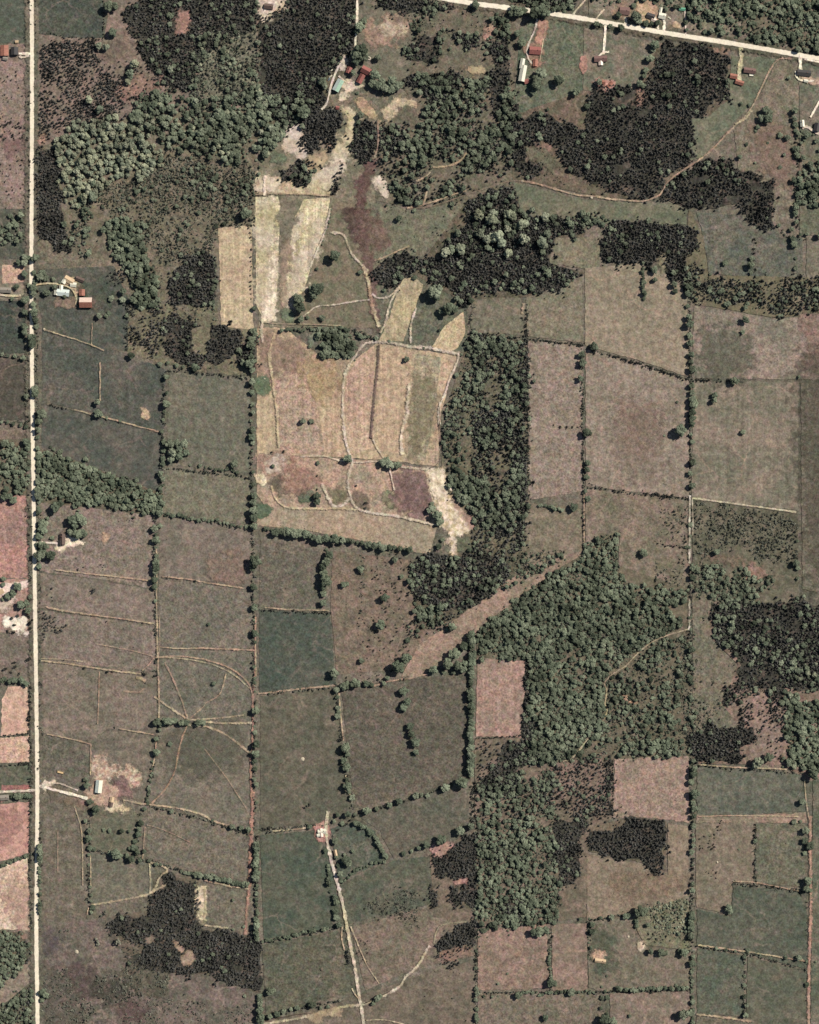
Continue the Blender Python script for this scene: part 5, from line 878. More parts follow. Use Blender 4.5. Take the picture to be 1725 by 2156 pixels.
hedge("hedge right of the white metal barn", tl(0, 3, (1280, 1310), (1265, 1420), (1240, 1590)), 6, 3.6, 'B'); row("trees beside the white metal barn", 0, 3, [(725, 1440, 36), (715, 1390, 26), (730, 1400, 24), (750, 1580, 38), (800, 1640, 46), (790, 1670, 30), (1210, 1640, 26), (1380, 1640, 12), (1440, 1660, 26)])
row("shrub column below the white metal barn", 0, 4, [(745, 100, 32), (740, 160, 38), (730, 180, 30), (750, 245, 34), (785, 255, 26), (745, 300, 20), (745, 385, 18), (755, 500, 18), (755, 570, 20), (765, 640, 20), (765, 690, 20), (775, 745, 32), (765, 785, 22), (715, 15, 26)]); row("paddock trees below the white metal barn", 0, 4, [(1180, 35, 34), (1165, 85, 30), (1160, 130, 34), (1130, 190, 28), (1120, 245, 38), (1150, 280, 34), (965, 295, 56), (1000, 310, 36), (920, 290, 30), (1065, 310, 30), (1100, 335, 40), (1170, 350, 30), (1250, 350, 20), (1310, 380, 26), (1350, 385, 18), (870, 90, 20), (920, 97, 24), (1020, 100, 28), (1085, 100, 20), (1090, 245, 20), (1210, 270, 24)])
hedge("hedge beside the square paddock", tl(0, 4, (1535, 440), (1640, 465), (1725, 480)), 6, 5.4, 'B'); hedge("hedge beside the square paddock", tl(1, 4, (0, 475), (120, 500), (240, 530), (350, 555)), 6, 5.4, 'B'); row("trees along the trail hedge", 1, 4, [(60, 10, 18), (225, 65, 34), (300, 75, 28), (360, 85, 32), (235, 680, 18), (325, 905, 18), (235, 928, 16), (330, 1490, 20)])
hedge("roadside hedge by the long meadow", tl(0, 4, (340, 20), (340, 200)), 7, 2.8, 'D'); hedge("tall roadside trees by the long meadow", tl(0, 4, (340, 215), (338, 340)), 7, 6.4, 'B'); hedge("roadside trees below the tall ones", tl(0, 4, (335, 350), (335, 560), (335, 770)), 6, 4.2, 'B'); hedge("roadside shrubs near the moor", tl(0, 4, (338, 780), (332, 940)), 7, 2.2, 'D')
hedge("roadside hedge by the pink fields", tl(0, 4, (258, 20), (250, 300), (255, 600), (268, 920)), 6.5, 2.7, 'D', .9); hedge("hedge between the lower pink fields", tl(0, 4, (0, 390), (110, 350), (235, 305)), 5, 3.6, 'B'); row("roadside trees at the bottom corner", 0, 4, [(340, 1460, 34), (380, 1480, 40), (350, 1520, 30), (365, 1440, 20)]); row("bushes on the moor", 0, 4, [(510, 940, 18), (560, 938, 16), (810, 1030, 34), (825, 1050, 24), (970, 1030, 44), (870, 800, 26), (1550, 1475, 14), (1590, 1640, 8)], 'S')

# ---- scattered small cedars in open ground: phrase, outline, number, size
def scatter(ph, poly, n, r0, r1, kind='C', gap=.8):
    xs = [p[0] for p in poly]; ys = [p[1] for p in poly]; got = []; tries = 0
    while len(got) < n and tries < n * 60:
        tries += 1; x = rng.uniform(min(xs), max(xs)); y = rng.uniform(min(ys), max(ys))
        if not inpoly([x], [y], poly)[0]: continue
        r = r0 + (r1 - r0) * rng.random() ** 1.6
        if any((x - a) ** 2 + (y - b) ** 2 < ((r + c) * gap) ** 2 for a, b, c in got): continue
        got.append((x, y, r))
    put(ph, kind, got)
scatter("rough pasture left of the gravel road", [(0, 150), (62, 140), (62, 240), (0, 260)], 26, 1.3, 2.4, 'D')
scatter("dark grove left of the gravel road", [(0, 258), (20, 250), (56, 260), (56, 300), (0, 296)], 34, 1.8, 3.6, 'D', .55)
scatter("lower rough pasture left of the gravel road", [(0, 300), (60, 300), (60, 440), (0, 440)], 40, 1.4, 2.8, 'D', .6)
scatter("brown pasture corner by the gravel road", tl(0, 3, (330, -30), (470, 0), (580, 100), (520, 160), (400, 140), (380, 230), (330, 230)), 62, 1.5, 3.2, 'C', .6)
scatter("scrub pasture above the grass strip", tl(1, 2, (1450, 1150), (1725, 1200), (1800, 1500), (1720, 1720), (1500, 1720), (1400, 1400)), 80, 1.5, 3.0, 'D', .7)
scatter("lower scrub pasture beside the dark field", tl(1, 3, (1250, 20), (1725, 20), (1780, 150), (1700, 420), (1450, 560), (1150, 560), (1300, 300)), 80, 1.4, 3.2, 'D', .7)
scatter("shrub line through the scrub pasture", tl(1, 2, (1310, 1200), (1350, 1200), (1345, 1725), (1310, 1725)), 24, 1.8, 3.4, 'S', .6)
scatter("pinkish clearing beside the right cedar wood", tl(3, 3, (1040, 690), (1230, 640), (1420, 760), (1425, 1200), (1330, 1230), (1240, 1000), (1100, 1120), (1230, 980), (1190, 820)), 78, 1.7, 4.0, 'C', .6)
scatter("pale clearing below the pink field", tl(2, 3, (570, 1050), (820, 1060), (760, 1160), (700, 1280), (580, 1380), (570, 1250)), 46, 1.9, 3.6, 'C', .7)
scatter("slope below the lower cedar wood", tl(2, 4, (240, 1130), (520, 1050), (510, 1090), (430, 1130), (420, 1230), (340, 1270), (250, 1220)), 52, 1.7, 3.2, 'C', .6)
scatter("brown pasture below the green strip", tl(3, 4, (690, 150), (830, 120), (880, 20), (920, 0), (860, 230), (760, 280), (700, 260)), 22, 1.8, 3.2, 'D', .6)
scatter("middle of the brown pasture below the green strip", tl(3, 4, (760, 420), (860, 420), (860, 500), (760, 480)), 6, 1.8, 2.8, 'D')
scatter("triangle paddock beside the farm lane", tl(1, 4, (1270, 1000), (1390, 1020), (1380, 1140), (1360, 1240), (1280, 1140)), 18, 1.5, 2.6, 'D', .8)
scatter("brown pasture around the fence rows", tl(0, 2, (780, 850), (1250, 900), (1220, 1300), (700, 1300), (750, 1000)), 22, .9, 1.4, 'D')
scatter("trail pasture below the fence row", tl(0, 3, (350, 60), (1200, 120), (1200, 760), (500, 720)), 20, .8, 1.4, 'D')
scatter("bottom pasture left of the hedge", tl(2, 4, (60, 1280), (530, 1280), (530, 1700), (60, 1700)), 22, 1.0, 2.0, 'D')
scatter("open ground between the cedars and pale trees", tl(0, 0, (950, 480), (1500, 560), (1600, 700), (1350, 720), (1100, 820), (960, 830), (880, 900), (900, 600)), 90, 1.7, 3.2, 'C', .62)
scatter("cedars beside the brown yard", tl(0, 0, (320, 400), (480, 340), (860, 360), (760, 450), (330, 480)), 40, 1.7, 3.0, 'C', .6)

# ---- low brush that joins up the hedge lines
BRUSH = []
def brush(pts, sp=3.0, r0=1.2, r1=3.9, wob=1.5, keep=.85, k='S'):
    for x, y in resample(pts, sp):
        if rng.random() < keep * (1 + .45 * math.sin(x * .11 + y * .13)): BRUSH.append((k if rng.random() < .6 else 'D', x + rng.normal(0, wob), y + rng.normal(0, wob), r0 + (r1 - r0) * rng.random() ** 1.4))
for pp in ([(530, 700), (529, 900), (530, 1105)], [(533, 1120), (534, 1300), (535, 1500), (536, 1745)], [(540, 1760), (541, 1850), (543, 2000)], [(541, 1760), (542, 2000)], [(546, 2090), (548, 2150)], [(347, 790), (343, 910), (340, 1040)], [(326, 1090), (328, 1240), (330, 1420)],
           [(336, 1530), (322, 1620), (310, 1690)], [(990, 1380), (988, 1640)], [(996, 1650), (994, 1745)], [(1226, 725), (1228, 900), (1230, 1150)], [(1452, 620), (1453, 800), (1454, 1050)], [(1455, 1200), (1455, 1400)], [(1457, 1600), (1458, 1730), (1459, 1900)], [(1455, 1890), (1457, 2000), (1458, 2156)],
           [(1110, 640), (1112, 716)], [(1005, 1960), (1004, 2156)], [(708, 1440), (722, 1580), (742, 1700)], [(720, 1440), (850, 1430)], [(700, 1760), (750, 1715), (870, 1680), (985, 1640)], [(548, 1745), (690, 1735)], [(556, 1982), (640, 1968), (720, 1950)], [(552, 2140), (640, 2122), (720, 2105)], [(345, 1082), (440, 1098), (532, 1115)], [(350, 985), (440, 995), (526, 1005)],
           [(548, 1285), (695, 1290)], [(548, 1460), (708, 1447)], [(650, 1695), (640, 1700)], [(190, 1700), (187, 1900)], [(296, 1710), (290, 1800)], [(195, 1790), (300, 1808), (410, 1838), (525, 1865)], [(312, 1697), (420, 1722), (526, 1756)], [(1000, 640), (985, 700)], [(990, 702), (1110, 714), (1230, 728)], [(1233, 735), (1350, 765), (1452, 800)], [(1456, 800), (1560, 803)],
           [(1113, 720), (1113, 1050)], [(1235, 1026), (1340, 1040), (1452, 1050)], [(1470, 1612), (1690, 1628)], [(1590, 1735), (1590, 1860)], [(1466, 1990), (1580, 2010), (1700, 2042)], [(1568, 2015), (1568, 2140)], [(1540, 1860), (1640, 1870), (1700, 1880)], [(1010, 2090), (1265, 2088)], [(1280, 2088), (1452, 2084)], [(1160, 1950), (1160, 2085)], [(1240, 1940), (1242, 2020)], [(1240, 1938), (1340, 1920)],
           [(1640, 480), (1660, 500), (1700, 505)], [(1590, 500), (1588, 585)], [(1680, 300), (1682, 480)], [(61, 0), (61, 440)], [(61, 640), (61, 900)], [(77, 600), (79, 900)], [(62, 1000), (66, 1330)], [(84, 1080), (86, 1540)], [(64, 1440), (67, 1960)], [(86, 1770), (84, 1950)], [(0, 748), (60, 752)], [(0, 886), (62, 890)], [(270, 640), (268, 745)], [(0, 1612), (66, 1606)], [(356, 780), (526, 795)], [(1085, 395), (1090, 450)], [(640, 690), (750, 696), (800, 716)]):
    brush(pp)
for pp in ([(1290, 1600), (1291, 1720)], [(1110, 1390), (1106, 1545)], [(1004, 1555), (1104, 1548)]): brush(pp, 3.4, 1.6, 3.0, 1.2, 1.0, 'D')
# ---- woods: outline, then (species, spacing, share of sites taken, smallest, largest)
STUFF = {k: [] for k in SPECIES}
NOISE = [(rng.uniform(.02, .11), rng.uniform(0, 6.28), rng.uniform(0, 6.28)) for _ in range(14)]
def lown(x, y):
    s = 0
    for f, a, p in NOISE: s = s + np.sin((x * math.cos(a) + y * math.sin(a)) * f + p)
    return s / 3.7
NF = [0]
def wood(poly, layers, clear=(), clump=.35, jit=.62):
    if layers[0][0] == 'C' and layers[0][2] >= .8:
        NF[0] += 1; Q = [(x - warp(x, y)[0], y - warp(x, y)[1]) for x, y in resample(poly, 6, True)]; field("woodland_floor", Q, (64, 63, 52), (50, 51, 43), z=ZFLOOR + NF[0] * .002, jit=1.2, big=14)
    if layers[0][0] != 'P': layers = [(k, sp * .64, min(1.0, cov * 1.08), r0 * .62, r1 * .98) if k == 'B' else (k, sp * .92, min(1.0, cov * 1.06), r0, r1) if k == 'C' else (k, sp, cov, r0, r1) for k, sp, cov, r0, r1 in layers]
    xs = [p[0] for p in poly]; ys = [p[1] for p in poly]
    for k, sp, cov, r0, r1 in layers:
        x0, y0 = min(xs) - 8, min(ys) - 8; nx = int((max(xs) + 8 - x0) / sp) + 2; ny = int((max(ys) + 8 - y0) / (sp * .87)) + 2
        I, J = np.meshgrid(np.arange(nx), np.arange(ny)); n = I.size
        x = (x0 + (I + .5 * (J % 2)) * sp).ravel() + rng.normal(0, sp * jit * .6, n); y = (y0 + J * sp * .87).ravel() + rng.normal(0, sp * jit * .6, n)
        wx, wy = warp(x, y); ok = (inpoly(x + wx, y + wy, poly) | (inpoly(x + wx * 2.4 + rng.normal(0, 5, n), y + wy * 2.4 + rng.normal(0, 5, n), poly) & (rng.random(n) < .42))) & (rng.random(n) < cov + clump * np.clip(lown(x, y), -1.5, 1.5) * (1 if cov < .97 else .25))
        for c in clear: ok &= ~inpoly(x, y, c)
        ok &= (x > -40) & (x < 1765) & (y > -40) & (y < 2196)
        x = x[ok]; y = y[ok]; r = r0 * .9 + (r1 * 1.1 - r0 * .9) * rng.random(x.size) ** 2.2
        for P, w in PATHS:
            bx = [p[0] for p in P]; by = [p[1] for p in P]
            m = (x > min(bx) - 12) & (x < max(bx) + 12) & (y > min(by) - 12) & (y < max(by) + 12)
            if m.any():
                d = np.full(x.shape, 99.0); d[m] = segdist(x[m], y[m], P[::2] + [P[-1]])
                q = d > w * .5 + r * .45; x, y, r = x[q], y[q], r[q]
        STUFF[k] += list(zip(x, y, r))
CED = ('C', 4.3, .88, 1.9, 3.3)
def mix(c=.5, b=.4, s=.4, br=(3.6, 6.6)): return [('B', 9.5, b, br[0], br[1]), ('C', 4.8, c, 1.9, 3.2), ('S', 4.6, s, 1.2, 2.4)]
wood([(84, 110), (95, 92), (195, 82), (205, 120), (238, 165), (290, 205), (252, 228), (240, 262), (160, 268), (110, 270), (100, 300), (82, 300)], [('C', 4.5, .72, 1.8, 3.0)], clump=.3)
wood([(252, 30), (290, 5), (330, -30), (545, -30), (540, 55), (470, 85), (425, 120), (400, 190), (335, 180), (300, 120), (275, 60)], [('C', 4.4, .84, 1.9, 3.3), ('B', 14, .25, 3.5, 6)], clear=[tl(0, 0, (1500, 80), (1595, 80), (1600, 200), (1540, 290), (1495, 270))], clump=.25)
wood([(240, 265), (310, 200), (400, 185), (430, 200), (425, 270), (380, 240)], [('C', 4.8, .5, 1.8, 3.0), ('B', 10, .35, 3.5, 6.5)])
wood([(430, 70), (545, 55), (545, 215), (470, 225), (415, 220), (400, 170)], [('S', 4.6, .9, 1.8, 4.0), ('P', 10, .4, 2.6, 4.6), ('B', 11, .35, 3.2, 6), ('C', 8, .25, 1.8, 3)])
wood([(546, 40), (600, 10), (620, -30), (752, -30), (748, 108), (722, 118), (716, 128), (706, 142), (690, 160), (672, 185), (690, 215), (652, 262), (600, 268), (560, 240), (546, 180)], [CED, ('B', 15, .16, 3.2, 5.5)], clear=[tl(1, 0, (410, 460), (460, 480), (520, 620), (520, 690), (420, 740), (410, 600)), tl(1, 0, (540, 190), (680, 120), (680, 150), (430, 260), (430, 210)), tl(1, 0, (600, 280), (660, 290), (660, 330), (620, 310))], clump=.2)
wood(tl(1, 0, (1395, -100), (2100, -100), (2100, 80), (1860, 100), (1725, 112), (1640, 118), (1500, 70)), [CED, ('B', 12, .25, 3.5, 6)])
wood(tl(1, 0, (945, 930), (1060, 900), (1170, 950), (1170, 1010), (1120, 1080), (1110, 1160), (1060, 1290), (1030, 1290), (990, 1160), (960, 1240), (880, 1290), (800, 1240), (830, 1080), (810, 1060), (900, 980)), [('C', 4.2, .97, 2.2, 3.6)])
wood(tl(1, 0, (620, 1430), (700, 1420), (800, 1350), (900, 1370), (990, 1370), (930, 1470), (860, 1560), (790, 1570), (740, 1500), (650, 1550)), [('C', 4.6, .85, 2.2, 3.6), ('B', 9, .3, 4, 6)])
wood(tl(1, 0, (1310, 1010), (1460, 1040), (1450, 1200), (1430, 1300), (1380, 1390), (1270, 1340), (1215, 1300), (1240, 1150), (1270, 1060)), [('C', 4.2, .97, 2.2, 3.6), ('B', 14, .2, 3.5, 5.5)])
wood(tl(1, 0, (1480, 1040), (1725, 1060), (1725, 1300), (1560, 1340), (1450, 1440), (1430, 1350)), [('C', 4.5, .75, 2, 3.4), ('B', 10, .3, 3.5, 6)])
wood(tl(1, 0, (1200, 1360), (1110, 1450), (1070, 1560), (1080, 1640), (1110, 1640), (1120, 1500), (1210, 1390)), [('C', 4.6, .8, 2, 3.2)])
wood([(880, 275), (868, 215), (885, 175), (872, 158), (935, 152), (1000, 165), (1072, 172), (1082, 200), (1080, 235), (1076, 300), (1072, 360), (1065, 378), (1000, 402), (945, 428), (880, 438), (845, 425), (822, 408), (806, 372), (808, 318), (860, 300)], [('B', 9, .5, 3.6, 6.6), ('C', 4.9, .62, 1.9, 3.3), ('S', 5, .4, 1.4, 2.6)], clear=[tl(1, 0, (1480, 880), (1740, 820), (1740, 1060), (1500, 1020)), tl(2, 0, (-50, 740), (120, 800), (150, 900), (60, 1060), (-60, 1060)), tl(2, 0, (450, 560), (640, 560), (640, 630), (560, 660), (470, 640))], clump=.45)
wood(tl(2, 0, (-40, 640), (400, 610), (430, 700), (350, 860), (200, 880), (130, 780), (-40, 700)), [('C', 4.6, .8, 2, 3.4)])
wood(tl(2, 0, (20, 380), (150, 270), (280, 340), (270, 480), (200, 520), (0, 520), (-60, 430)), [('C', 4.6, .8, 2, 3.4), ('B', 9, .3, 3.6, 6)])
wood(tl(2, 0, (380, 320), (470, 270), (580, 320), (570, 400), (480, 420)), [('C', 4.6, .8, 2, 3.4), ('B', 9, .25, 3.6, 6)])
wood(tl(2, 0, (640, 350), (840, 330), (850, 620), (840, 760), (880, 820), (860, 900), (920, 880), (900, 1000), (850, 1060), (730, 1000), (680, 780), (590, 660), (740, 600)), [('C', 4.5, .84, 2, 3.4), ('B', 12, .25, 3.6, 6)])
wood(tl(2, 0, (0, 20), (560, 60), (840, 130), (840, 330), (640, 330), (300, 270), (0, 380)), [('B', 10, .3, 3.2, 6), ('S', 4.6, .45, 1.2, 2.6), ('C', 6.5, .25, 1.8, 3)], clump=.5)
wood(tl(2, 0, (850, 1000), (980, 1000), (1060, 940), (1200, 960), (1260, 1030), (1480, 1080), (1480, 1000), (1530, 760), (1600, 720), (1725, 700)) + tl(3, 0, (160, 760), (260, 720), (420, 360), (800, 370), (820, 440), (960, 460), (970, 860), (830, 840), (790, 920), (740, 970), (650, 1000), (660, 1150), (690, 1180), (640, 1250), (700, 1310), (600, 1400), (430, 1480), (400, 1580), (300, 1660), (130, 1670)) + tl(2, 0, (1725, 1640), (1600, 1560), (1400, 1480), (1300, 1400), (1240, 1270), (1260, 1230), (1080, 1190), (1000, 1230), (980, 1330), (1120, 1430), (1100, 1470), (990, 1500), (880, 1440), (860, 1250)), [CED, ('B', 15, .18, 3.5, 6.5)], clear=[tl(3, 0, (0, 820), (170, 760), (190, 810), (80, 900), (0, 880)), tl(3, 0, (190, 960), (330, 880), (350, 890), (230, 1000)), tl(3, 0, (0, 1400), (140, 1360), (150, 1420), (0, 1480))], clump=.22)
wood(tl(3, 0, (640, 1420), (760, 1340), (920, 1350), (1010, 1380), (960, 1420), (1080, 1430), (1240, 1490), (1230, 1530), (1340, 1500), (1340, 1700), (1310, 1830), (1250, 1850), (1080, 1700), (900, 1730), (700, 1760), (560, 1740), (400, 1690), (410, 1560), (520, 1480)), [('C', 4.5, .84, 2, 3.5), ('B', 13, .18, 3.5, 6)], clear=[tl(3, 0, (640, 1500), (800, 1470), (790, 1510), (660, 1560)), tl(3, 0, (930, 1660), (1080, 1640), (1060, 1720), (900, 1740)), tl(3, 0, (1080, 1480), (1200, 1530), (1280, 1600), (1290, 1640), (1180, 1600))], clump=.25)
wood(tl(3, 0, (1060, 1700), (1330, 1720)) + tl(3, 1, (1330, 120), (1300, 230), (1250, 210), (1130, 150), (1070, 20)), [('C', 4.8, .8, 2.2, 3.6)])
wood([(980, 425), (1062, 392), (1080, 400), (1086, 435), (1130, 458), (1225, 463), (1232, 488), (1168, 498), (1160, 520), (1158, 556), (1190, 562), (1222, 578), (1185, 606), (1120, 622), (1050, 612), (1000, 616), (985, 650), (968, 640), (955, 612), (930, 602), (905, 590), (880, 572), (858, 560), (885, 545), (930, 540), (940, 505), (965, 490), (985, 470)], [('C', 4.3, .95, 2.1, 3.4), ('B', 12, .30, 4.0, 7)], clump=.15)
row("pale trees rising from the central cedar wood", 2, 1, [(580, 90, 60), (690, 130, 66), (700, 80, 50), (830, 80, 56), (865, 105, 50), (820, 210, 46), (945, 170, 60), (980, 160, 40), (740, 270, 70), (700, 280, 50), (770, 320, 60), (650, 300, 50), (960, 300, 66), (1110, 320, 60), (1130, 350, 46), (830, 410, 50), (1140, 110, 50), (300, 410, 60), (430, 380, 60), (590, 250, 50)], 'P', sh=False)
wood(tl(2, 1, (180, 230), (330, 280), (330, 400), (460, 360), (480, 200), (440, 190), (340, 270), (200, 220)), [('C', 5.2, .6, 2, 3.4)])
wood(tl(1, 1, (1390, 580), (1460, 510), (1600, 430), (1725, 400), (1800, 440), (1725, 590), (1660, 650), (1560, 710), (1480, 660), (1390, 640)), [('C', 4.4, .92, 2, 3.3), ('B', 14, .2, 3, 5.5)])
wood(tl(2, 1, (1640, 200), (1725, 130)) + tl(3, 1, (100, 130), (380, 160), (640, 170), (700, 260), (700, 370), (630, 380), (600, 480), (620, 620), (480, 640), (430, 590), (440, 440), (380, 430), (300, 560), (250, 480), (60, 500), (-20, 510)) + tl(2, 1, (1640, 490), (1610, 400)), [('C', 4.2, .95, 2.1, 3.4), ('B', 13, .16, 3.5, 6)], clump=.15)
wood(tl(2, 1, (1380, 100), (1500, 60), (1600, 70), (1725, 130), (1620, 190), (1500, 160)), [('B', 11, .6, 4, 7), ('C', 6, .4, 2, 3)])
wood(tl(3, 1, (640, 500), (740, 500), (760, 610), (1100, 640), (1500, 610), (1800, 600), (1800, 880), (1600, 930), (1420, 950), (1240, 890), (1200, 830), (900, 820), (620, 800), (580, 660)), [('C', 5.4, .62, 2, 3.6), ('S', 4.4, .6, 1.6, 2.8), ('B', 12, .25, 3.2, 5.6)], clump=.35)
wood(tl(0, 0, (490, 1160), (640, 1060), (900, 990), (1100, 1040), (1200, 1130), (1360, 1260), (1370, 1350), (1230, 1480), (1000, 1490), (900, 1560), (830, 1680), (640, 1760), (520, 1640), (500, 1400), (470, 1240)), [('P', 8.8, .98, 4.4, 7.4), ('B', 17, .5, 4.2, 7)])
wood(tl(0, 0, (1100, 1000), (1200, 780), (1350, 760), (1450, 860), (1600, 800), (1725, 820)) + tl(1, 0, (400, 780), (640, 830), (700, 900), (700, 1000), (690, 1060), (690, 1150), (580, 1240), (500, 1360), (200, 1380), (0, 1300)) + tl(0, 0, (1500, 1270), (1400, 1240), (1200, 1090)), [('B', 10, .75, 4.0, 7.2), ('P', 11, .5, 3.4, 6.6), ('C', 6, .35, 1.9, 3.2), ('S', 5, .4, 1.4, 2.6), ], clump=.4)
wood(tl(1, 0, (400, 760), (600, 800), (680, 860), (880, 780), (980, 850), (960, 960), (880, 990), (860, 1030), (780, 1040), (700, 1020), (620, 980)), [('C', 4.6, .8, 2, 3.4), ('B', 10, .4, 4, 7)])
wood(tl(0, 0, (300, 1240), (450, 1250), (510, 1400), (500, 1560), (520, 1720)) + tl(0, 1, (540, 100), (600, 400), (560, 410), (420, 310), (310, 240), (310, 0)), [('C', 4.3, .92, 2, 3.3)], clump=.2)
wood(tl(0, 1, (500, 0), (760, 0), (780, 260), (760, 420), (690, 440), (600, 350), (540, 200)), [('B', 10, .5, 3.2, 6), ('S', 4.4, .5, 1.3, 2.6), ('C', 6, .4, 1.8, 3)])
wood([(200, 400), (300, 372), (345, 320), (420, 332), (520, 342), (536, 345), (536, 470), (458, 478), (452, 530), (395, 535), (350, 565), (320, 520), (300, 480), (240, 455), (215, 440)], [('S', 5.4, .8, 1.6, 3.7), ('S', 4.4, .3, 1.0, 2.0), ('D', 9, .3, 1.2, 2.6), ('B', 16, .28, 2.8, 5)], clump=.3)
wood([(330, 500), (400, 535), (352, 570), (340, 640), (318, 600)], [('S', 4.6, .35, 1.0, 2.0), ('D', 9, .3, 1.3, 2.2)])
wood([(400, 320), (500, 335), (540, 350), (540, 420), (480, 430), (420, 400), (395, 360)], [('D', 5.4, .6, 1.6, 3.2), ('B', 13, .4, 3, 5.5)], clump=.5)
wood(tl(0, 1, (890, 150), (1000, 110), (1150, 130), (1220, 260), (1230, 420), (1300, 600), (1330, 700), (1340, 880), (1200, 880), (1130, 760), (1060, 560), (980, 430), (920, 260)), [('B', 8.5, .95, 4.2, 6.8), ('C', 6, .5, 2, 3.4)], clump=.2)
wood(tl(0, 1, (920, 540), (1050, 560), (1060, 640), (1000, 700), (930, 620)), [('C', 5.4, .6, 1.8, 2.8)])
wood(tl(0, 1, (1420, 660), (1500, 520), (1600, 410), (1725, 390)) + tl(1, 1, (60, 440), (100, 560), (110, 720), (90, 820), (0, 850)) + tl(0, 1, (1560, 850), (1430, 830)), [('C', 4.4, .92, 2.1, 3.4), ('B', 13, .25, 3.6, 6)], clump=.15)
wood(tl(1, 1, (60, 420), (110, 600), (100, 980), (80, 980), (60, 700)), [('B', 9, .8, 3, 5)])
wood(tl(0, 1, (1070, 790), (1380, 850), (1370, 920), (1240, 960), (1080, 940)), [('C', 4.8, .72, 2, 3.3), ('S', 5, .4, 1.3, 2.4)])
wood(tl(0, 1, (1090, 1000), (1200, 960), (1360, 980), (1350, 1200), (1300, 1290), (1190, 1200), (1100, 1160)), [('C', 5.0, .62, 1.9, 3.2)], clump=.35)
wood(tl(0, 1, (1370, 960), (1500, 920), (1640, 980), (1620, 1160), (1640, 1260), (1760, 1300), (1700, 1360), (1560, 1350), (1430, 1300), (1390, 1120)), [('C', 4.5, .84, 2, 3.3), ('B', 14, .2, 3, 5)], clear=[tl(0, 1, (1610, 1050), (1725, 1010), (1725, 1220), (1640, 1240))], clump=.25)
wood(tl(1, 1, (80, 1010), (190, 1020), (330, 1080), (310, 1200), (180, 1300), (100, 1350), (0, 1300), (30, 1150)), [('C', 4.5, .86, 2, 3.3)], clump=.2)
wood(tl(1, 1, (300, 1180), (420, 1060), (430, 1200), (420, 1420), (320, 1380), (290, 1320)), [('C', 4.6, .8, 2.2, 3.6), ('B', 10, .5, 4, 6)])
wood(tl(0, 1, (1410, 900), (1725, 850), (1725, 960), (1620, 960), (1480, 910)), [('S', 4.8, .4, 1.2, 2.2)])
wood([(82, 948), (140, 962), (200, 988), (260, 1005), (305, 1030), (342, 1042), (342, 1080), (270, 1075), (200, 1062), (180, 1058), (160, 1068), (140, 1050), (110, 1044), (84, 1056)], [('B', 8.2, .95, 3.8, 6.2), ('S', 5, .5, 1.6, 2.8), ('P', 22, .3, 3.4, 5)], clump=.15)
wood([(-30, 930), (20, 926), (62, 950), (64, 1030), (50, 1040), (0, 1040), (-30, 1036)], [('B', 9, .72, 4, 6.8), ('S', 5, .5, 1.6, 2.8)], clump=.4)
wood(tl(1, 1, (920, 1090), (1010, 1060), (1190, 1060), (1270, 1110), (1280, 1220), (1230, 1290), (1080, 1300), (1000, 1290), (1010, 1170), (930, 1150)), [('B', 8, .98, 4.2, 6.6)])
wood([(948, 850), (975, 760), (988, 702), (1015, 706), (1020, 800), (1000, 960), (1000, 1060), (1000, 1090), (960, 1050), (942, 990), (932, 940), (934, 880)], mix(.35, .5, .6, (3.2, 5.6)), clump=.4)
wood([(990, 702), (1108, 718), (1112, 800), (1112, 1000), (1112, 1110), (1060, 1140), (1000, 1090), (998, 960), (1015, 850)], [('C', 4.6, .74, 2, 3.5), ('B', 9.5, .42, 3.6, 6.4), ('S', 5, .45, 1.4, 2.6)], clump=.4)
wood(tl(2, 1, (930, 1380), (1000, 1350), (1010, 1600), (1000, 1660), (940, 1680), (920, 1500)), [('C', 4.2, .95, 2.2, 3.6)])
wood(tl(2, 2, (530, 20), (900, -20), (1000, 20), (1000, 700), (920, 690), (890, 240), (700, 360), (540, 320)), [('C', 4.6, .75, 2.2, 3.6)], clump=.4)
wood(tl(2, 2, (330, 560), (420, 520), (540, 600), (560, 720), (470, 800), (380, 720)), [('B', 8.5, .9, 4, 6.6)])
wood(tl(2, 2, (540, 900), (700, 880), (980, 980), (1020, 1140), (820, 1230), (560, 1220), (520, 1120)), [('C', 4.6, .78, 2, 3.3), ('B', 10, .4, 3.4, 5.5)], clump=.3)
wood([(862, 1200), (885, 1175), (910, 1160), (940, 1172), (1000, 1166), (1050, 1172), (1080, 1200), (1060, 1222), (1030, 1255), (1000, 1278), (930, 1284), (880, 1262), (866, 1235)], [('C', 4.4, .86, 2.1, 3.4), ('B', 11, .35, 3.6, 6)], clump=.25)
wood([(1040, 1190), (1110, 1160), (1190, 1160), (1180, 1180), (1110, 1218), (1060, 1240), (1030, 1250)], [('S', 4.0, .75, 1.4, 2.8), ('B', 11, .5, 3.2, 5.5), ('C', 7, .3, 1.8, 3)], clump=.35)
wood(tl(2, 3, (50, 0), (60, -60), (200, -80), (280, 0), (200, 60), (80, 60)), [('B', 9, .9, 5, 7.5)]); wood(tl(2, 3, (0, 60), (330, 0), (440, 0), (330, 130), (100, 200), (0, 220)), [('C', 5.6, .5, 1.8, 3), ('B', 14, .3, 3, 5)])
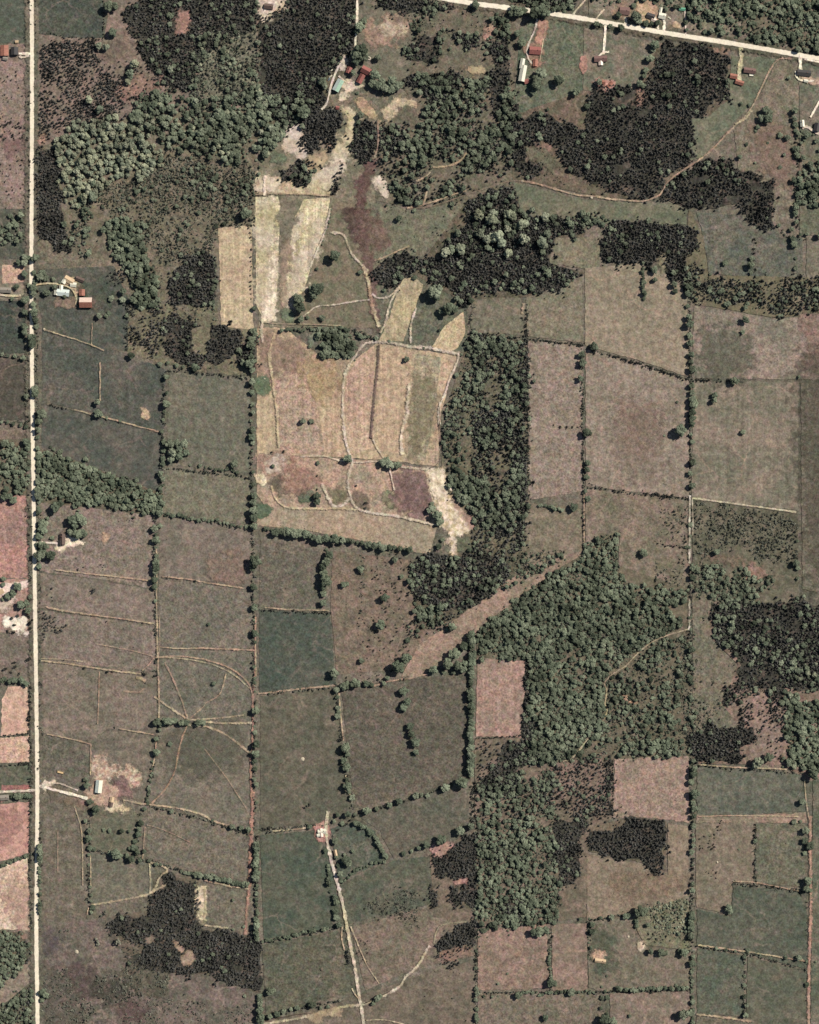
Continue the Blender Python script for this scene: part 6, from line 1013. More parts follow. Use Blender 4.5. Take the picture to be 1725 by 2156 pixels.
wood([(1008, 1378), (1003, 1340), (1015, 1318), (1080, 1272), (1150, 1215), (1222, 1178), (1228, 1150), (1258, 1126), (1300, 1130), (1296, 1190), (1330, 1230), (1382, 1238), (1448, 1242), (1448, 1262), (1400, 1285), (1440, 1310), (1398, 1345), (1350, 1370), (1290, 1410), (1272, 1450), (1276, 1540), (1250, 1560), (1220, 1600), (1110, 1608), (1112, 1500), (1112, 1390), (1060, 1386)], [('B', 8.2, .80, 3.4, 6.0), ('S', 4.5, .6, 1.5, 2.8), ('C', 8, .45, 1.8, 3.2)], clump=.28)
wood(tl(2, 3, (985, 880), (1040, 860), (1050, 1080), (940, 1030), (930, 900)), [('C', 4.4, .9, 2.2, 3.4)]); wood(tl(2, 3, (970, 380), (1010, 400), (1000, 700), (975, 860), (960, 700)), [('C', 4.6, .85, 2.4, 3.8)])
wood([(1276, 1430), (1300, 1410), (1400, 1350), (1448, 1335), (1456, 1400), (1462, 1560), (1440, 1590), (1290, 1590), (1225, 1608), (1276, 1560), (1282, 1480)], [('B', 10, .5, 3.2, 5.8), ('S', 4.2, .7, 1.4, 2.8), ('C', 8, .4, 1.8, 3.2)], clump=.35)
wood(tl(3, 3, (1, 1080), (520, 1060), (560, 1190), (300, 1190), (0, 1170)), [('B', 9.5, .5, 3.4, 5.8), ('S', 5, .6, 1.4, 2.6)])
wood(tl(3, 3, (640, 350), (900, 560), (900, 760), (760, 1000), (560, 1010), (620, 700)), [('S', 5.4, .7, 1.5, 3.4), ('D', 12, .35, 1.4, 2.4), ('B', 22, .3, 2.6, 4)], clump=.4)
wood(tl(3, 2, (640, 1290), (1080, 1310), (1150, 1420), (1340, 1400), (1330, 1500), (1200, 1560), (1140, 1640), (960, 1640), (680, 1570)), [('B', 8.8, .72, 3, 5.4), ('S', 4.4, .6, 1.4, 2.6), ('D', 8, .4, 1.5, 2.8)], clump=.3)
wood(tl(3, 2, (660, 780), (1520, 900), (1560, 1300), (1450, 1330), (1280, 1280), (1100, 1210), (780, 1210), (660, 1240)), [('S', 6.4, .72, 2.0, 4.0), ('S', 4.6, .4, 1.0, 2.2), ('D', 9, .35, 1.0, 2.2)], clump=.35)
wood(tl(3, 2, (390, 830), (620, 830), (610, 1130), (460, 1120), (380, 950)), [('S', 6.4, .6, 1.6, 3.4), ('D', 9, .3, .9, 2)], clump=.45)
wood(tl(3, 2, (480, 1160), (620, 1170), (600, 1480), (500, 1500), (340, 1480), (330, 1250)), [('S', 6.4, .5, 1.5, 3.2)], clump=.5)
wood(tl(3, 2, (820, 1640), (1000, 1600), (1330, 1640), (1550, 1580), (1800, 1700)) + tl(3, 3, (1800, 640), (1600, 640), (1430, 620), (1400, 780), (1420, 980), (1320, 820), (1300, 650), (1200, 660), (1080, 700), (1020, 770), (920, 760), (915, 620), (1020, 560), (1060, 440), (1000, 320), (850, 240), (830, 100), (780, 30)), [('C', 4.5, .84, 2, 3.4), ('B', 11, .34, 3.4, 6), ('S', 6, .3, 1.4, 2.4)], clump=.28)
wood(tl(3, 3, (590, 1020), (760, 970), (770, 880), (880, 950), (1000, 950), (1100, 950), (1220, 980), (1200, 1080), (1060, 1100), (1090, 1210), (1040, 1250), (860, 1230), (690, 1240), (640, 1160)), [('C', 4.4, .88, 2.1, 3.4), ('B', 14, .2, 3, 5)], clump=.2)
wood(tl(3, 3, (1040, 780), (1180, 760), (1180, 880), (1080, 940)), [('C', 4.6, .85, 2.1, 3.4)]); wood(tl(3, 3, (1310, 720), (1420, 760), (1420, 980), (1360, 960), (1290, 860)), [('C', 4.8, .8, 2.1, 3.4)])
wood(tl(3, 3, (1440, 640), (1560, 650), (1580, 740), (1725, 740), (1850, 760), (1850, 1300), (1700, 1330), (1560, 1290), (1440, 1250), (1430, 1000)), [('B', 8.6, .92, 4, 7), ('P', 22, .35, 4, 6)], clump=.2); wood(tl(3, 3, (1480, 430), (1700, 420), (1725, 580), (1680, 640), (1500, 560)), [('P', 11, .6, 4, 6.4), ('B', 10, .5, 3.4, 6)])
wood(tl(2, 3, (590, 1380), (690, 1300), (740, 1200), (830, 1060), (960, 1060), (1120, 1090), (1150, 1230), (1000, 1260), (900, 1300), (880, 1500), (640, 1600)), [('C', 4.5, .82, 2, 3.3), ('B', 11, .4, 3.2, 5.6)], clump=.25)
wood(tl(2, 3, (1060, 1080), (1240, 1110), (1440, 1040), (1500, 1100), (1250, 1250), (1060, 1240)), [('S', 4.6, .6, 1.4, 2.4), ('B', 12, .4, 3, 5)])
wood(tl(2, 3, (1180, 1300), (1600, 1190), (1650, 1250), (1700, 1300), (1690, 1720), (1400, 1700), (1200, 1640), (1080, 1540), (1180, 1440)), [('C', 4.5, .72, 1.9, 3.4), ('B', 14, .3, 3, 5)], clump=.4)
wood(tl(2, 3, (1040, 1380), (1200, 1280), (1240, 1400), (1180, 1500), (1230, 1640), (1260, 1725), (1080, 1725)), [('B', 10, .6, 3.2, 5.6), ('S', 5.4, .6, 1.5, 3), ('C', 6, .4, 2, 3.2)])
wood(tl(2, 3, (1640, 1230), (1700, 1220), (1700, 1680), (1640, 1600)), [('C', 4.4, .85, 2, 3.3)]); wood(tl(2, 3, (1590, 1330), (1630, 1330), (1620, 1600), (1590, 1580)), [('C', 4.6, .7, 2, 3)])
wood(tl(2, 3, (580, 1440), (900, 1320), (1100, 1480), (1180, 1620), (1060, 1560), (1060, 1725), (560, 1725)), [('B', 9, .6, 3.2, 5.8), ('C', 5.6, .5, 1.9, 3.2), ('S', 5, .5, 1.4, 2.6)], clump=.35)
wood(tl(2, 4, (520, 0), (1060, -10), (1180, 40), (1230, 180), (1200, 480), (1300, 540), (1250, 620), (1260, 860), (1000, 880), (940, 900), (590, 950), (530, 850), (560, 650), (570, 300)), [('B', 8.8, .78, 3.4, 6.0), ('S', 4.6, .6, 1.4, 2.8), ('C', 8, .35, 1.9, 3.2)], clump=.3)
wood(tl(2, 4, (180, 290), (240, 320), (330, 260), (420, 190), (440, 130), (560, 120), (570, 700), (560, 760), (430, 690), (450, 560), (330, 490), (230, 500), (200, 450), (250, 400), (190, 340)), [('C', 4.4, .88, 2, 3.3)], clear=[tl(2, 4, (380, 530), (420, 495), (505, 495), (490, 535), (400, 562))], clump=.2)
wood(tl(2, 4, (165, 560), (240, 600), (245, 740), (200, 740), (165, 650)), [('C', 4.4, .9, 2, 3.3)]); wood(tl(2, 4, (340, 570), (420, 560), (430, 700), (370, 770), (340, 640)), [('C', 4.6, .8, 2, 3.3)])
wood(tl(2, 4, (1190, 20), (1460, 0), (1500, 60), (1480, 130), (1420, 180), (1440, 470), (1340, 560), (1280, 500), (1190, 320), (1220, 140)), [('C', 4.4, .86, 2, 3.3), ('B', 13, .25, 3, 5)], clump=.25)
wood(tl(2, 4, (720, 660), (940, 620), (980, 760), (930, 870), (880, 800), (800, 850), (740, 760)), [('C', 4.6, .8, 2, 3.3)])
wood([(1240, 1752), (1255, 1745), (1290, 1752), (1330, 1716), (1395, 1730), (1402, 1755), (1396, 1800), (1392, 1838), (1372, 1836), (1350, 1812), (1300, 1808), (1242, 1790)], [('C', 4.4, .92, 2.1, 3.4)], clump=.2)
wood([(1250, 1712), (1290, 1700), (1360, 1735), (1310, 1730)], [('C', 4.8, .5, 2, 3.2)])
wood(tl(3, 4, (290, 720), (420, 690), (620, 650), (650, 780), (620, 960), (480, 950), (320, 920), (270, 830)), [('P', 5.6, .55, 1.8, 2.8), ('S', 4.4, .6, 1.5, 2.4), ('B', 9, .25, 2.6, 4)], clump=.2); wood(tl(3, 4, (250, 930), (620, 960), (620, 1100), (420, 1060), (250, 1050)), [('D', 9, .5, 1.6, 2.8), ('S', 8, .5, 1.6, 2.6)])
wood(tl(2, 4, (990, 550), (1280, 600), (1260, 860), (1020, 860)), [('S', 4.2, .6, 1.2, 2.4)])
wood(tl(2, 4, (530, 860), (560, 840), (560, 1060), (540, 1060), (480, 1040), (240, 1130), (220, 1060), (260, 1010), (360, 930), (460, 870)), [('C', 4.3, .92, 2.1, 3.4)], clump=.2)
wood(tl(1, 4, (1350, 740), (1440, 660), (1640, 600), (1725, 580), (1800, 640), (1790, 860), (1640, 820), (1500, 820), (1400, 780)), [('S', 4.6, .62, 1.2, 2.4), ('D', 7, .4, 1.4, 2.6)], clump=.3); wood(tl(2, 4, (-100, 560), (60, 560), (60, 900), (-30, 920), (-100, 800)), [('S', 5, .5, 1.2, 2.2), ('D', 8, .4, 1.4, 2.4)])
wood(tl(0, 4, (1260, 680), (1300, 620), (1380, 600), (1400, 520), (1370, 450), (1460, 430), (1480, 520), (1600, 540), (1660, 520), (1660, 860)) + tl(1, 4, (0, 925), (180, 940), (330, 975), (400, 990), (470, 1040), (470, 1440), (400, 1450), (340, 1420), (200, 1390), (0, 1270)) + tl(0, 4, (1680, 1300), (1560, 1310), (1400, 1290), (1240, 1270), (1100, 1220), (1060, 1160), (1200, 1120), (1220, 1060), (1040, 1000), (940, 960), (940, 850), (1000, 800), (1240, 830)), [CED, ('B', 18, .12, 3, 5)], clear=[tl(0, 4, (1530, 1150), (1610, 1080), (1660, 1150), (1620, 1215), (1530, 1240)), tl(0, 4, (1460, 1015), (1500, 1025), (1570, 1110), (1530, 1130)), tl(0, 4, (1225, 980), (1300, 975), (1305, 1030), (1240, 1040)), tl(1, 4, (230, 1210), (330, 1250), (330, 1310), (260, 1270)), tl(1, 4, (290, 1350), (350, 1350), (330, 1390)), tl(0, 4, (1080, 850), (1140, 850), (1100, 910)), tl(0, 4, (1080, 1120), (1180, 1130), (1150, 1200), (1100, 1180))], clump=.15)
wood(tl(0, 4, (940, 1000), (1040, 1010), (1200, 1100), (1060, 1180), (1000, 1100)), [('S', 4.6, .5, 1.2, 2.2), ('D', 7, .5, 1.5, 2.6)])
wood(tl(0, 4, (360, 1290), (600, 1270), (640, 1480), (780, 1560), (760, 1760), (350, 1760)), [('S', 4.7, .9, 1.5, 3.4), ('D', 8, .35, 1.0, 2.4)], clump=.35); wood(tl(0, 4, (760, 1380), (1060, 1240), (1320, 1270), (1420, 1330), (1380, 1470), (1100, 1500), (860, 1530)), [('S', 4.7, .9, 1.5, 3.5), ('D', 6.5, .4, 1.2, 2.6)], clump=.5); wood(tl(0, 4, (1000, 1500), (1400, 1500), (2100, 1560), (2100, 1760), (1000, 1760)), [('S', 5.4, .55, 1.2, 2.8), ('D', 12, .3, .9, 1.8)], clump=.5)
wood([(-30, 1962), (40, 1966), (58, 1985), (60, 2015), (40, 2048), (10, 2072), (-30, 2082)], [('B', 7.4, .95, 2.8, 4.8), ('C', 7, .4, 2, 3)], clump=.15)
wood([(-30, 2142), (10, 2118), (40, 2092), (72, 2072), (76, 2196), (-30, 2196)], [('B', 8, .8, 3, 5.2), ('C', 6, .5, 2, 3.2)], clump=.3)
wood(tl(3, 0, (640, -120), (1800, -120), (1800, 460), (1560, 430), (1300, 370), (1000, 330), (720, 270), (630, 180), (600, 60)), [('B', 9.2, .72, 3.6, 6.6), ('S', 4.8, .55, 1.4, 2.8), ('C', 7, .35, 1.9, 3.2)], clear=[tl(3, 0, (740, 180), (860, 190), (850, 260), (740, 250))], clump=.4)
wood(tl(2, 0, (850, -100), (1400, -100), (1400, 40), (1350, 90), (1200, 90), (1000, 60), (860, 30)), [('C', 5, .7, 2, 3.3), ('B', 9, .6, 3.6, 6.4)], clump=.25); wood(tl(2, 0, (1280, 30), (1380, 30), (1340, 110), (1270, 110)), [('B', 8, .7, 3.4, 5.8)])
wood(tl(2, 0, (1480, -80), (1725, -80)) + tl(3, 0, (600, -80), (560, 60), (360, 60), (180, 30), (0, 20)) + tl(2, 0, (1640, 60), (1560, 60)), [('B', 10, .5, 3.2, 6), ('S', 6, .4, 1.2, 2.4)], clear=[tl(3, 0, (0, 20), (140, 20), (360, 0), (380, 150), (0, 150))])
wood(tl(3, 0, (1540, 1100), (1800, 1130), (1800, 1700), (1540, 1740), (1520, 1500), (1600, 1380), (1500, 1280)), [('B', 9.5, .55, 3.6, 6.4), ('S', 5.5, .5, 1.4, 2.6), ('C', 7, .35, 2, 3.2)], clump=.4)
wood(tl(0, 1, (-40, 20), (200, 80), (220, 300), (100, 340), (-40, 300)), [('B', 10, .42, 3.2, 5.6), ('S', 5, .5, 1.4, 2.6)], clump=.4)
wood([(785, 55), (865, 60), (870, 120), (840, 150), (790, 130), (770, 100)], [('S', 8, .25, .8, 1.6)]); wood([(1110, 300), (1165, 310), (1195, 365), (1260, 400), (1200, 395), (1140, 370)], [('S', 5, .35, 1, 2), ('D', 10, .3, 1.2, 2.2)])
wood(tl(1, 1, (600, 200), (720, 0), (760, 0), (740, 120), (640, 360), (620, 420)), [('D', 7, .35, .8, 1.6)])
wood(tl(3, 0, (1180, 1050), (1480, 1080), (1500, 1640), (1400, 1700), (1300, 1500), (1180, 1400)), [('D', 14, .3, .9, 1.8), ('S', 14, .3, 1, 1.8)]); wood(tl(0, 0, (40, 520), (230, 520), (230, 1000), (20, 1000)), [('D', 16, .4, .7, 1.3)])
wood(tl(1, 1, (1060, 1030), (1400, 1110), (1300, 1000), (1200, 700), (1000, 720)), [('S', 11, .3, .8, 1.7)]); wood([(790, 430), (980, 425), (900, 520), (800, 540)], [('S', 12, .25, .9, 1.8), ('D', 22, .3, 1, 1.8)])
wood(tl(1, 2, (560, 950), (1725, 1100), (1725, 1180), (560, 1040)), [('S', 6, .3, .9, 1.6)])
# rough growth thinly over all of the open country
wood([(80, 1080), (530, 1110), (530, 1900), (300, 1900), (90, 1940)], [('D', 15, .14, .5, 1.0)]); wood([(1110, 720), (1690, 640), (1690, 1240), (1110, 1180)], [('D', 18, .12, .5, 1.0)]); wood([(545, 1130), (1000, 1290), (1000, 2150), (545, 2150)], [('D', 19, .12, .5, 1.0)]); wood([(1005, 1600), (1720, 1640), (1720, 2150), (1005, 2150)], [('D', 17, .13, .5, 1.1)])

for k, x, y, r in BRUSH: STUFF[k].append((x, y, r))
# ---- build the plants: the largest of each kind as things of their own, the rest as one mass
KINDS_OUT = {'T': ("broadleaf_tree", "tree", "BP"), 'C': ("cedar_tree", "cedar", "C"), 'S': ("shrub", "shrub", "SD")}
BYK = {'B': 'T', 'P': 'T', 'C': 'C', 'S': 'S', 'D': 'S'}
LIMIT = 298
def ordinal(n):
    ones = ["", "first", "second", "third", "fourth", "fifth", "sixth", "seventh", "eighth", "ninth", "tenth", "eleventh", "twelfth", "thirteenth", "fourteenth", "fifteenth", "sixteenth", "seventeenth", "eighteenth", "nineteenth"]
    tens = {2: ("twentieth", "twenty"), 3: ("thirtieth", "thirty"), 4: ("fortieth", "forty"), 5: ("fiftieth", "fifty"), 6: ("sixtieth", "sixty"), 7: ("seventieth", "seventy"), 8: ("eightieth", "eighty"), 9: ("ninetieth", "ninety")}
    if n < 20: return ones[n]
    if n > 99: return "%dth" % n
    a, b = divmod(n, 10); return tens[a][0] if b == 0 else tens[a][1] + "-" + ones[b]
def in_view(p): return -p['r'] * .3 < p['x'] < 1725 + p['r'] * .3 and -p['r'] * .3 < p['y'] < 2156 + p['r'] * .3
PLANTS = [p for p in PLANTS if -30 < p['x'] < 1755 and -30 < p['y'] < 2186]
chosen = []
for kk in "TCS":
    c = sorted([p for p in PLANTS if BYK[p['k']] == kk and in_view(p)], key=lambda p: -p['r'])
    chosen += c[:LIMIT]
ids = {id(p) for p in chosen}
for p in PLANTS:
    if id(p) not in ids: STUFF[p['k']].append((p['x'], p['y'], p['r']))
print("plants single", len(chosen), {k: sum(1 for p in PLANTS if BYK[p['k']] == k) for k in "TCS"}, "mass", {k: len(v) for k, v in STUFF.items()})
groups = {}
for p in chosen: groups.setdefault((BYK[p['k']], p['ph']), []).append(p)
HF = {'B': 1.0, 'P': 1.05, 'C': 1.0, 'S': 1.0, 'D': 1.0}
def hscale(k, r):
    if k in 'BP': return r * U * (0.9 if r > 6 else 0.78)
    if k == 'C': return r * U * 1.0
    return r * U * 1.35
def grow(p, label, name, cat, group):
    k = p['k']; n = SPECIES[k][3]; s = int(rng.integers(n)); x, y = W(p['x'], p['y']); sc = p['r'] * U
    o = bpy.data.objects.new(name, None); COL.objects.link(o); o.location = (x, y, 0.0); o.rotation_euler = (0, 0, rng.uniform(0, 6.28))
    o.scale = (sc * rng.uniform(.92, 1.08), sc * rng.uniform(.92, 1.08), hscale(k, p['r']) * rng.uniform(.88, 1.12)); o.empty_display_size = .5
    link("crown", CROWN[k, s], o); link("trunk", TRUNK[k, s], o)
    tag(o, label, cat, group)
for (kk, ph), lst in groups.items():
    name, cat, _ = KINDS_OUT[kk]; sp_x = max(p['x'] for p in lst) - min(p['x'] for p in lst); sp_y = max(p['y'] for p in lst) - min(p['y'] for p in lst)
    horiz = sp_x > sp_y; lst.sort(key=lambda p: p['x'] if horiz else p['y'])
    med = sorted(p['r'] for p in lst)[len(lst) // 2]
    for i, p in enumerate(lst):
        noun = {'T': "pale tree" if p['k'] == 'P' else "tree", 'C': "cedar", 'S': "shrub"}[kk]
        size = "large" if p['r'] > med * 1.25 else "small" if p['r'] < med * .8 else ("broad" if kk == 'T' else "dark" if p['k'] in 'CD' else "green")
        if len(lst) == 1: lab = "%s %s, %s" % (size, noun, ph)
        else: lab = "%s %s, %s from the %s: %s" % (size, noun, ordinal(i + 1), "left" if horiz else "top", ph)
        if len(lab.replace('-', ' ').split()) > 16: lab = lab[lab.index(' ') + 1:]
        grow(p, lab, name, cat, ph)

def mass(name, k, pts, label):
    """countless plants as one object: a cloud of points that grows the forms of the species."""
    n = len(pts); A = np.array(pts); X = (A[:, 0] - 862.5) * U; Y = (1078 - A[:, 1]) * U
    me = bpy.data.meshes.new(name); me.vertices.add(n)
    me.vertices.foreach_set("co", np.column_stack([X, Y, np.zeros(n)]).astype(np.float32).ravel())
    s = A[:, 2] * U; h = np.array([hscale(k, r) for r in A[:, 2]]) * rng.uniform(.7, 1.3, n)
    a = me.attributes.new("size", 'FLOAT_VECTOR', 'POINT'); a.data.foreach_set("vector", np.column_stack([s, s, h]).astype(np.float32).ravel())
    a = me.attributes.new("turn", 'FLOAT_VECTOR', 'POINT'); a.data.foreach_set("vector", np.column_stack([np.zeros(n), np.zeros(n), rng.uniform(0, 6.28, n)]).astype(np.float32).ravel())
    a = me.attributes.new("form", 'INT', 'POINT'); a.data.foreach_set("value", rng.integers(0, SPECIES[k][3], n).astype(np.int32))
    o = link(name, me); o["kind"] = "stuff"; o["label"] = label
    ng = bpy.data.node_groups.new("grow_" + name, 'GeometryNodeTree')
    ng.interface.new_socket("Geometry", in_out='INPUT', socket_type='NodeSocketGeometry'); ng.interface.new_socket("Geometry", in_out='OUTPUT', socket_type='NodeSocketGeometry')
    N = ng.nodes; L = ng.links
    gi = N.new("NodeGroupInput"); go = N.new("NodeGroupOutput"); ins = N.new("GeometryNodeInstanceOnPoints"); ci = N.new("GeometryNodeCollectionInfo")
    ci.inputs["Collection"].default_value = protos[k]; ci.inputs["Separate Children"].default_value = True; ci.inputs["Reset Children"].default_value = True
    def attr(nm, ty):
        q = N.new("GeometryNodeInputNamedAttribute"); q.data_type = ty; q.inputs["Name"].default_value = nm; return q.outputs["Attribute"]
    L.new(gi.outputs[0], ins.inputs["Points"]); L.new(ci.outputs[0], ins.inputs["Instance"]); ins.inputs["Pick Instance"].default_value = True
    L.new(attr("form", 'INT'), ins.inputs["Instance Index"]); L.new(attr("turn", 'FLOAT_VECTOR'), ins.inputs["Rotation"]); L.new(attr("size", 'FLOAT_VECTOR'), ins.inputs["Scale"])
    L.new(ins.outputs[0], go.inputs[0])
    md = o.modifiers.new("growth", 'NODES'); md.node_group = ng
    return o
mass("woodland", 'B', STUFF['B'], "grey-green broadleaf woods and thickets seen from above")
mass("pale_woodland", 'P', STUFF['P'], "paler broadleaf crowns standing among the woods")
mass("cedar_woods", 'C', STUFF['C'], "dense dark cedar woods and plantations")
mass("scrub", 'S', STUFF['S'], "low olive scrub filling woods and heaths")
mass("undergrowth", 'D', STUFF['D'], "tiny dark bushes dotted over rough ground")

# ================================================================== BUILDINGS
M_red = solid_mat("red_roofing", (156, 92, 84), .16, .5, streak=.12); M_rust = solid_mat("rusty_roofing", (164, 106, 88), .25, .4, streak=.2)
M_brown = solid_mat("brown_shingle", (98, 78, 70), .18, .7); M_dark_r = solid_mat("dark_shingle", (58, 54, 54), .18, .7); M_mar = solid_mat("maroon_shingle", (122, 90, 84), .18, .7)
M_white = solid_mat("white_painted_metal", (238, 232, 214), .05, .3, .5, .05); M_cool = solid_mat("pale_blue_metal", (222, 230, 226), .06, .3, .5, .06); M_green = solid_mat("pale_green_metal", (166, 198, 176), .1, .3, .5, .1)
M_tan = solid_mat("tan_roofing", (212, 182, 148), .14, .5); M_grey = solid_mat("grey_roofing", (150, 140, 130), .16, .5); M_pinkw = solid_mat("pale_pink_metal", (240, 214, 200), .06, .3, .5, .06); M_teal = solid_mat("green_tarpaulin", (104, 170, 140), .1, .4)
M_wall_w = solid_mat("white_siding", (205, 200, 188), .06, .8); M_wall_b = solid_mat("weathered_boards", (110, 92, 80), .2, 1.2); M_wall_r = solid_mat("red_boards", (128, 62, 56), .15, 1.0); M_brick = solid_mat("brick_wall", (140, 92, 76), .15, 1.5)
M_glass = solid_mat("window_glass", (60, 66, 70), .05, 1, .1); M_door = solid_mat("door_paint", (96, 76, 62), .12, 1)
BASE = .35

def box(V, F, x0, x1, y0, y1, z0, z1):
    k = len(V); V += [(x0, y0, z0), (x1, y0, z0), (x1, y1, z0), (x0, y1, z0), (x0, y0, z1), (x1, y0, z1), (x1, y1, z1), (x0, y1, z1)]
    F += [(k, k + 3, k + 2, k + 1), (k + 4, k + 5, k + 6, k + 7), (k, k + 1, k + 5, k + 4), (k + 1, k + 2, k + 6, k + 5), (k + 2, k + 3, k + 7, k + 6), (k + 3, k, k + 4, k + 7)]
def part(name, parent, V, F, m, label=None):
    o = link(name, mesh(name, V, F, m), parent)
    if label: o["label"] = label
    return o
def slope(y0, z0, y1, z1, x0, x1, th=.18):
    """one roof slope, a slab from eaves (y0, z0) to ridge (y1, z1)."""
    V = [(x0, y0, z0), (x1, y0, z0), (x1, y1, z1), (x0, y1, z1), (x0, y0, z0 - th), (x1, y0, z0 - th), (x1, y1, z1 - th), (x0, y1, z1 - th)]
    F = [(0, 1, 2, 3), (7, 6, 5, 4), (0, 4, 5, 1), (1, 5, 6, 2), (2, 6, 7, 3), (3, 7, 4, 0)]
    if y0 > y1: F = [tuple(reversed(f)) for f in F]
    return V, F
def body(root, L, Wd, eave, ridge, wall_m, roof_m, roof2=None, ox=0.0, oy=0.0, turn=0.0, over=.45, chimney=False, nwin=3, seams=0, doors=True, roof_lab=None, roof2_lab=None):
    """gabled block, ridge along its own x: wall, roof slopes, ridge cap, seams, windows, door, chimney."""
    c, s = math.cos(turn), math.sin(turn)
    def tr(V): return [(ox + x * c - y * s, oy + x * s + y * c, z) for x, y, z in V]
    h, w = L / 2, Wd / 2
    V = [(-h, -w, -.6), (h, -w, -.6), (h, w, -.6), (-h, w, -.6), (-h, -w, eave), (h, -w, eave), (h, w, eave), (-h, w, eave), (-h, 0, ridge - .25), (h, 0, ridge - .25)]
    F = [(0, 1, 5, 4), (2, 3, 7, 6), (1, 2, 6, 9, 5), (3, 0, 4, 8, 7)]
    part("wall", root, tr(V), F, wall_m)
    k = (ridge - eave) / w; ez = eave - over * k + .12
    Va, Fa = slope(-w - over, ez, 0, ridge, -h - over, h + over); ra = part("roof_slope", root, tr(Va), Fa, roof_m, roof_lab)
    Vb, Fb = slope(w + over, ez, 0, ridge, -h - over, h + over); rb = part("roof_slope", root, tr(Vb), Fb, roof2 or roof_m, roof2_lab)
    V, F = [], []; box(V, F, -h - over, h + over, -.16, .16, ridge - .05, ridge + .07); part("ridge_cap", root, tr(V), F, roof_m)
    for r, sg in ((ra, -1), (rb, 1)):
        V, F = [], []
        for i in range(1, seams):
            x = -h - over + (L + 2 * over) * i / seams; k0 = len(V)
            V += [(x - .06, sg * (w + over - .05), ez + .07), (x + .06, sg * (w + over - .05), ez + .07), (x + .06, sg * .2, ridge + .05), (x - .06, sg * .2, ridge + .05), (x, sg * (w + over - .05), ez + .16), (x, sg * .2, ridge + .13)]
            F += [(k0, k0 + 4, k0 + 5, k0 + 3), (k0 + 4, k0 + 1, k0 + 2, k0 + 5)]
        if V: 
            o = part("roof_seams", r, tr(V), F, roof_m); o["kind"] = "stuff"
    for sg in (-1, 1):
        for i in range(nwin):
            x = -h + L * (i + .5) / nwin + .3
            V, F = [], []; y = sg * (w + .03); box(V, F, x - .55, x + .55, min(y - .03, y + .03), max(y - .03, y + .03), eave * .38, eave * .78)
            o = part("window", root, tr(V), F, M_wall_w)
            V, F = [], []; y = sg * (w + .075); box(V, F, x - .42, x + .42, y - .01, y + .01, eave * .44, eave * .73); part("pane", o, tr(V), F, M_glass)
    if doors:
        V, F = [], []; dw = .5 if eave < 3.4 else 1.6; box(V, F, -h + L * .12, -h + L * .12 + dw * 2, -w - .07, -w - .005, -.1, min(2.1 if eave < 3.4 else 3.2, eave * .86)); part("door", root, tr(V), F, M_door)
    if chimney:
        V, F = [], []; box(V, F, h * .42, h * .42 + .8, -.4 + .5, .4 + .5, eave, ridge + .9); part("chimney", root, tr(V), F, M_brick)
def building(name, cat, label, x, y, deg):
    o = bpy.data.objects.new(name, None); COL.objects.link(o); wx, wy = W(x, y); o.location = (wx, wy, BASE); o.rotation_euler = (0, 0, math.radians(deg))
    return tag(o, label, cat)
def gable(name, cat, label, x, y, deg, L, Wd, eave, ridge, wall_m, roof_m, roof2=None, **k):
    """L, Wd in layout units; deg is the ridge's direction, anticlockwise from the picture's horizontal."""
    r = building(name, cat, label, x, y, deg); body(r, L * U, Wd * U, eave, ridge, wall_m, roof_m, roof2, **k); return r

# farms along the gravel road
P = lambda i, j, cx, cy: t(i, j, cx, cy)
gable("shed", "shed", "faded red shed at the left edge by the gravel road", *P(0, 0, 42, 430), 90, 21, 16, 3.0, 5.0, M_wall_b, M_rust)
gable("barn", "barn", "near-black roofed barn at the short drive off the gravel road", *P(0, 0, 128, 434), 90, 15, 14, 3.6, 6.0, M_wall_b, M_dark_r, nwin=2)
gable("shed", "shed", "tiny pale hut above the faded red shed", *P(0, 0, 146, 355), 0, 6, 4.5, 2.0, 2.9, M_wall_w, M_tan, nwin=1)
gable("shed", "shed", "small whitish shed below the faded red shed", *P(0, 0, 48, 496), -10, 9, 6, 2.2, 3.2, M_wall_w, M_grey, nwin=1)
r = gable("farmhouse", "house", "long white-roofed farmhouse beside the curved farm drive", *P(0, 1, 535, 742), -5, 25, 13, 3.0, 5.2, M_wall_w, M_cool, chimney=True)
body(r, 9 * U, 9 * U, 2.7, 4.3, M_wall_w, M_white, ox=-14 * U, oy=-1 * U, turn=math.pi / 2, nwin=1, doors=False); body(r, 10 * U, 7 * U, 2.6, 4.0, M_wall_w, M_white, ox=-5 * U, oy=10 * U, turn=math.pi / 2, nwin=1, doors=False)
gable("barn", "barn", "big barn whose roof is rusty red, its sunlit upper half coloured paler", *P(0, 1, 728, 826), 0, 25, 20, 5.0, 9.0, M_wall_r, M_rust, M_pinkw, seams=14, nwin=2, roof_lab="rusty red lower roof slope", roof2_lab="upper roof slope, sunlit paleness put into its pink")  # upper slope's sunlit paleness is put into its roof colour
gable("shed", "shed", "small red shed between the two-toned barn and the drive", *P(0, 1, 694, 740), 90, 12, 11, 2.6, 4.4, M_wall_r, M_rust, nwin=1)
gable("shed", "shed", "square white shed in the bend of the farm drive", *P(0, 1, 622, 674), -6, 12, 8.5, 2.6, 4.2, M_wall_w, M_white, nwin=1)
gable("shed", "shed", "long tan shed above the square white shed", *P(0, 1, 585, 636), -30, 20, 12, 2.6, 4.6, M_wall_b, M_tan); gable("shed", "shed", "pale end shed beside the long tan shed", *P(0, 1, 545, 643), 60, 10, 8, 2.6, 4.0, M_wall_w, M_white, nwin=1)
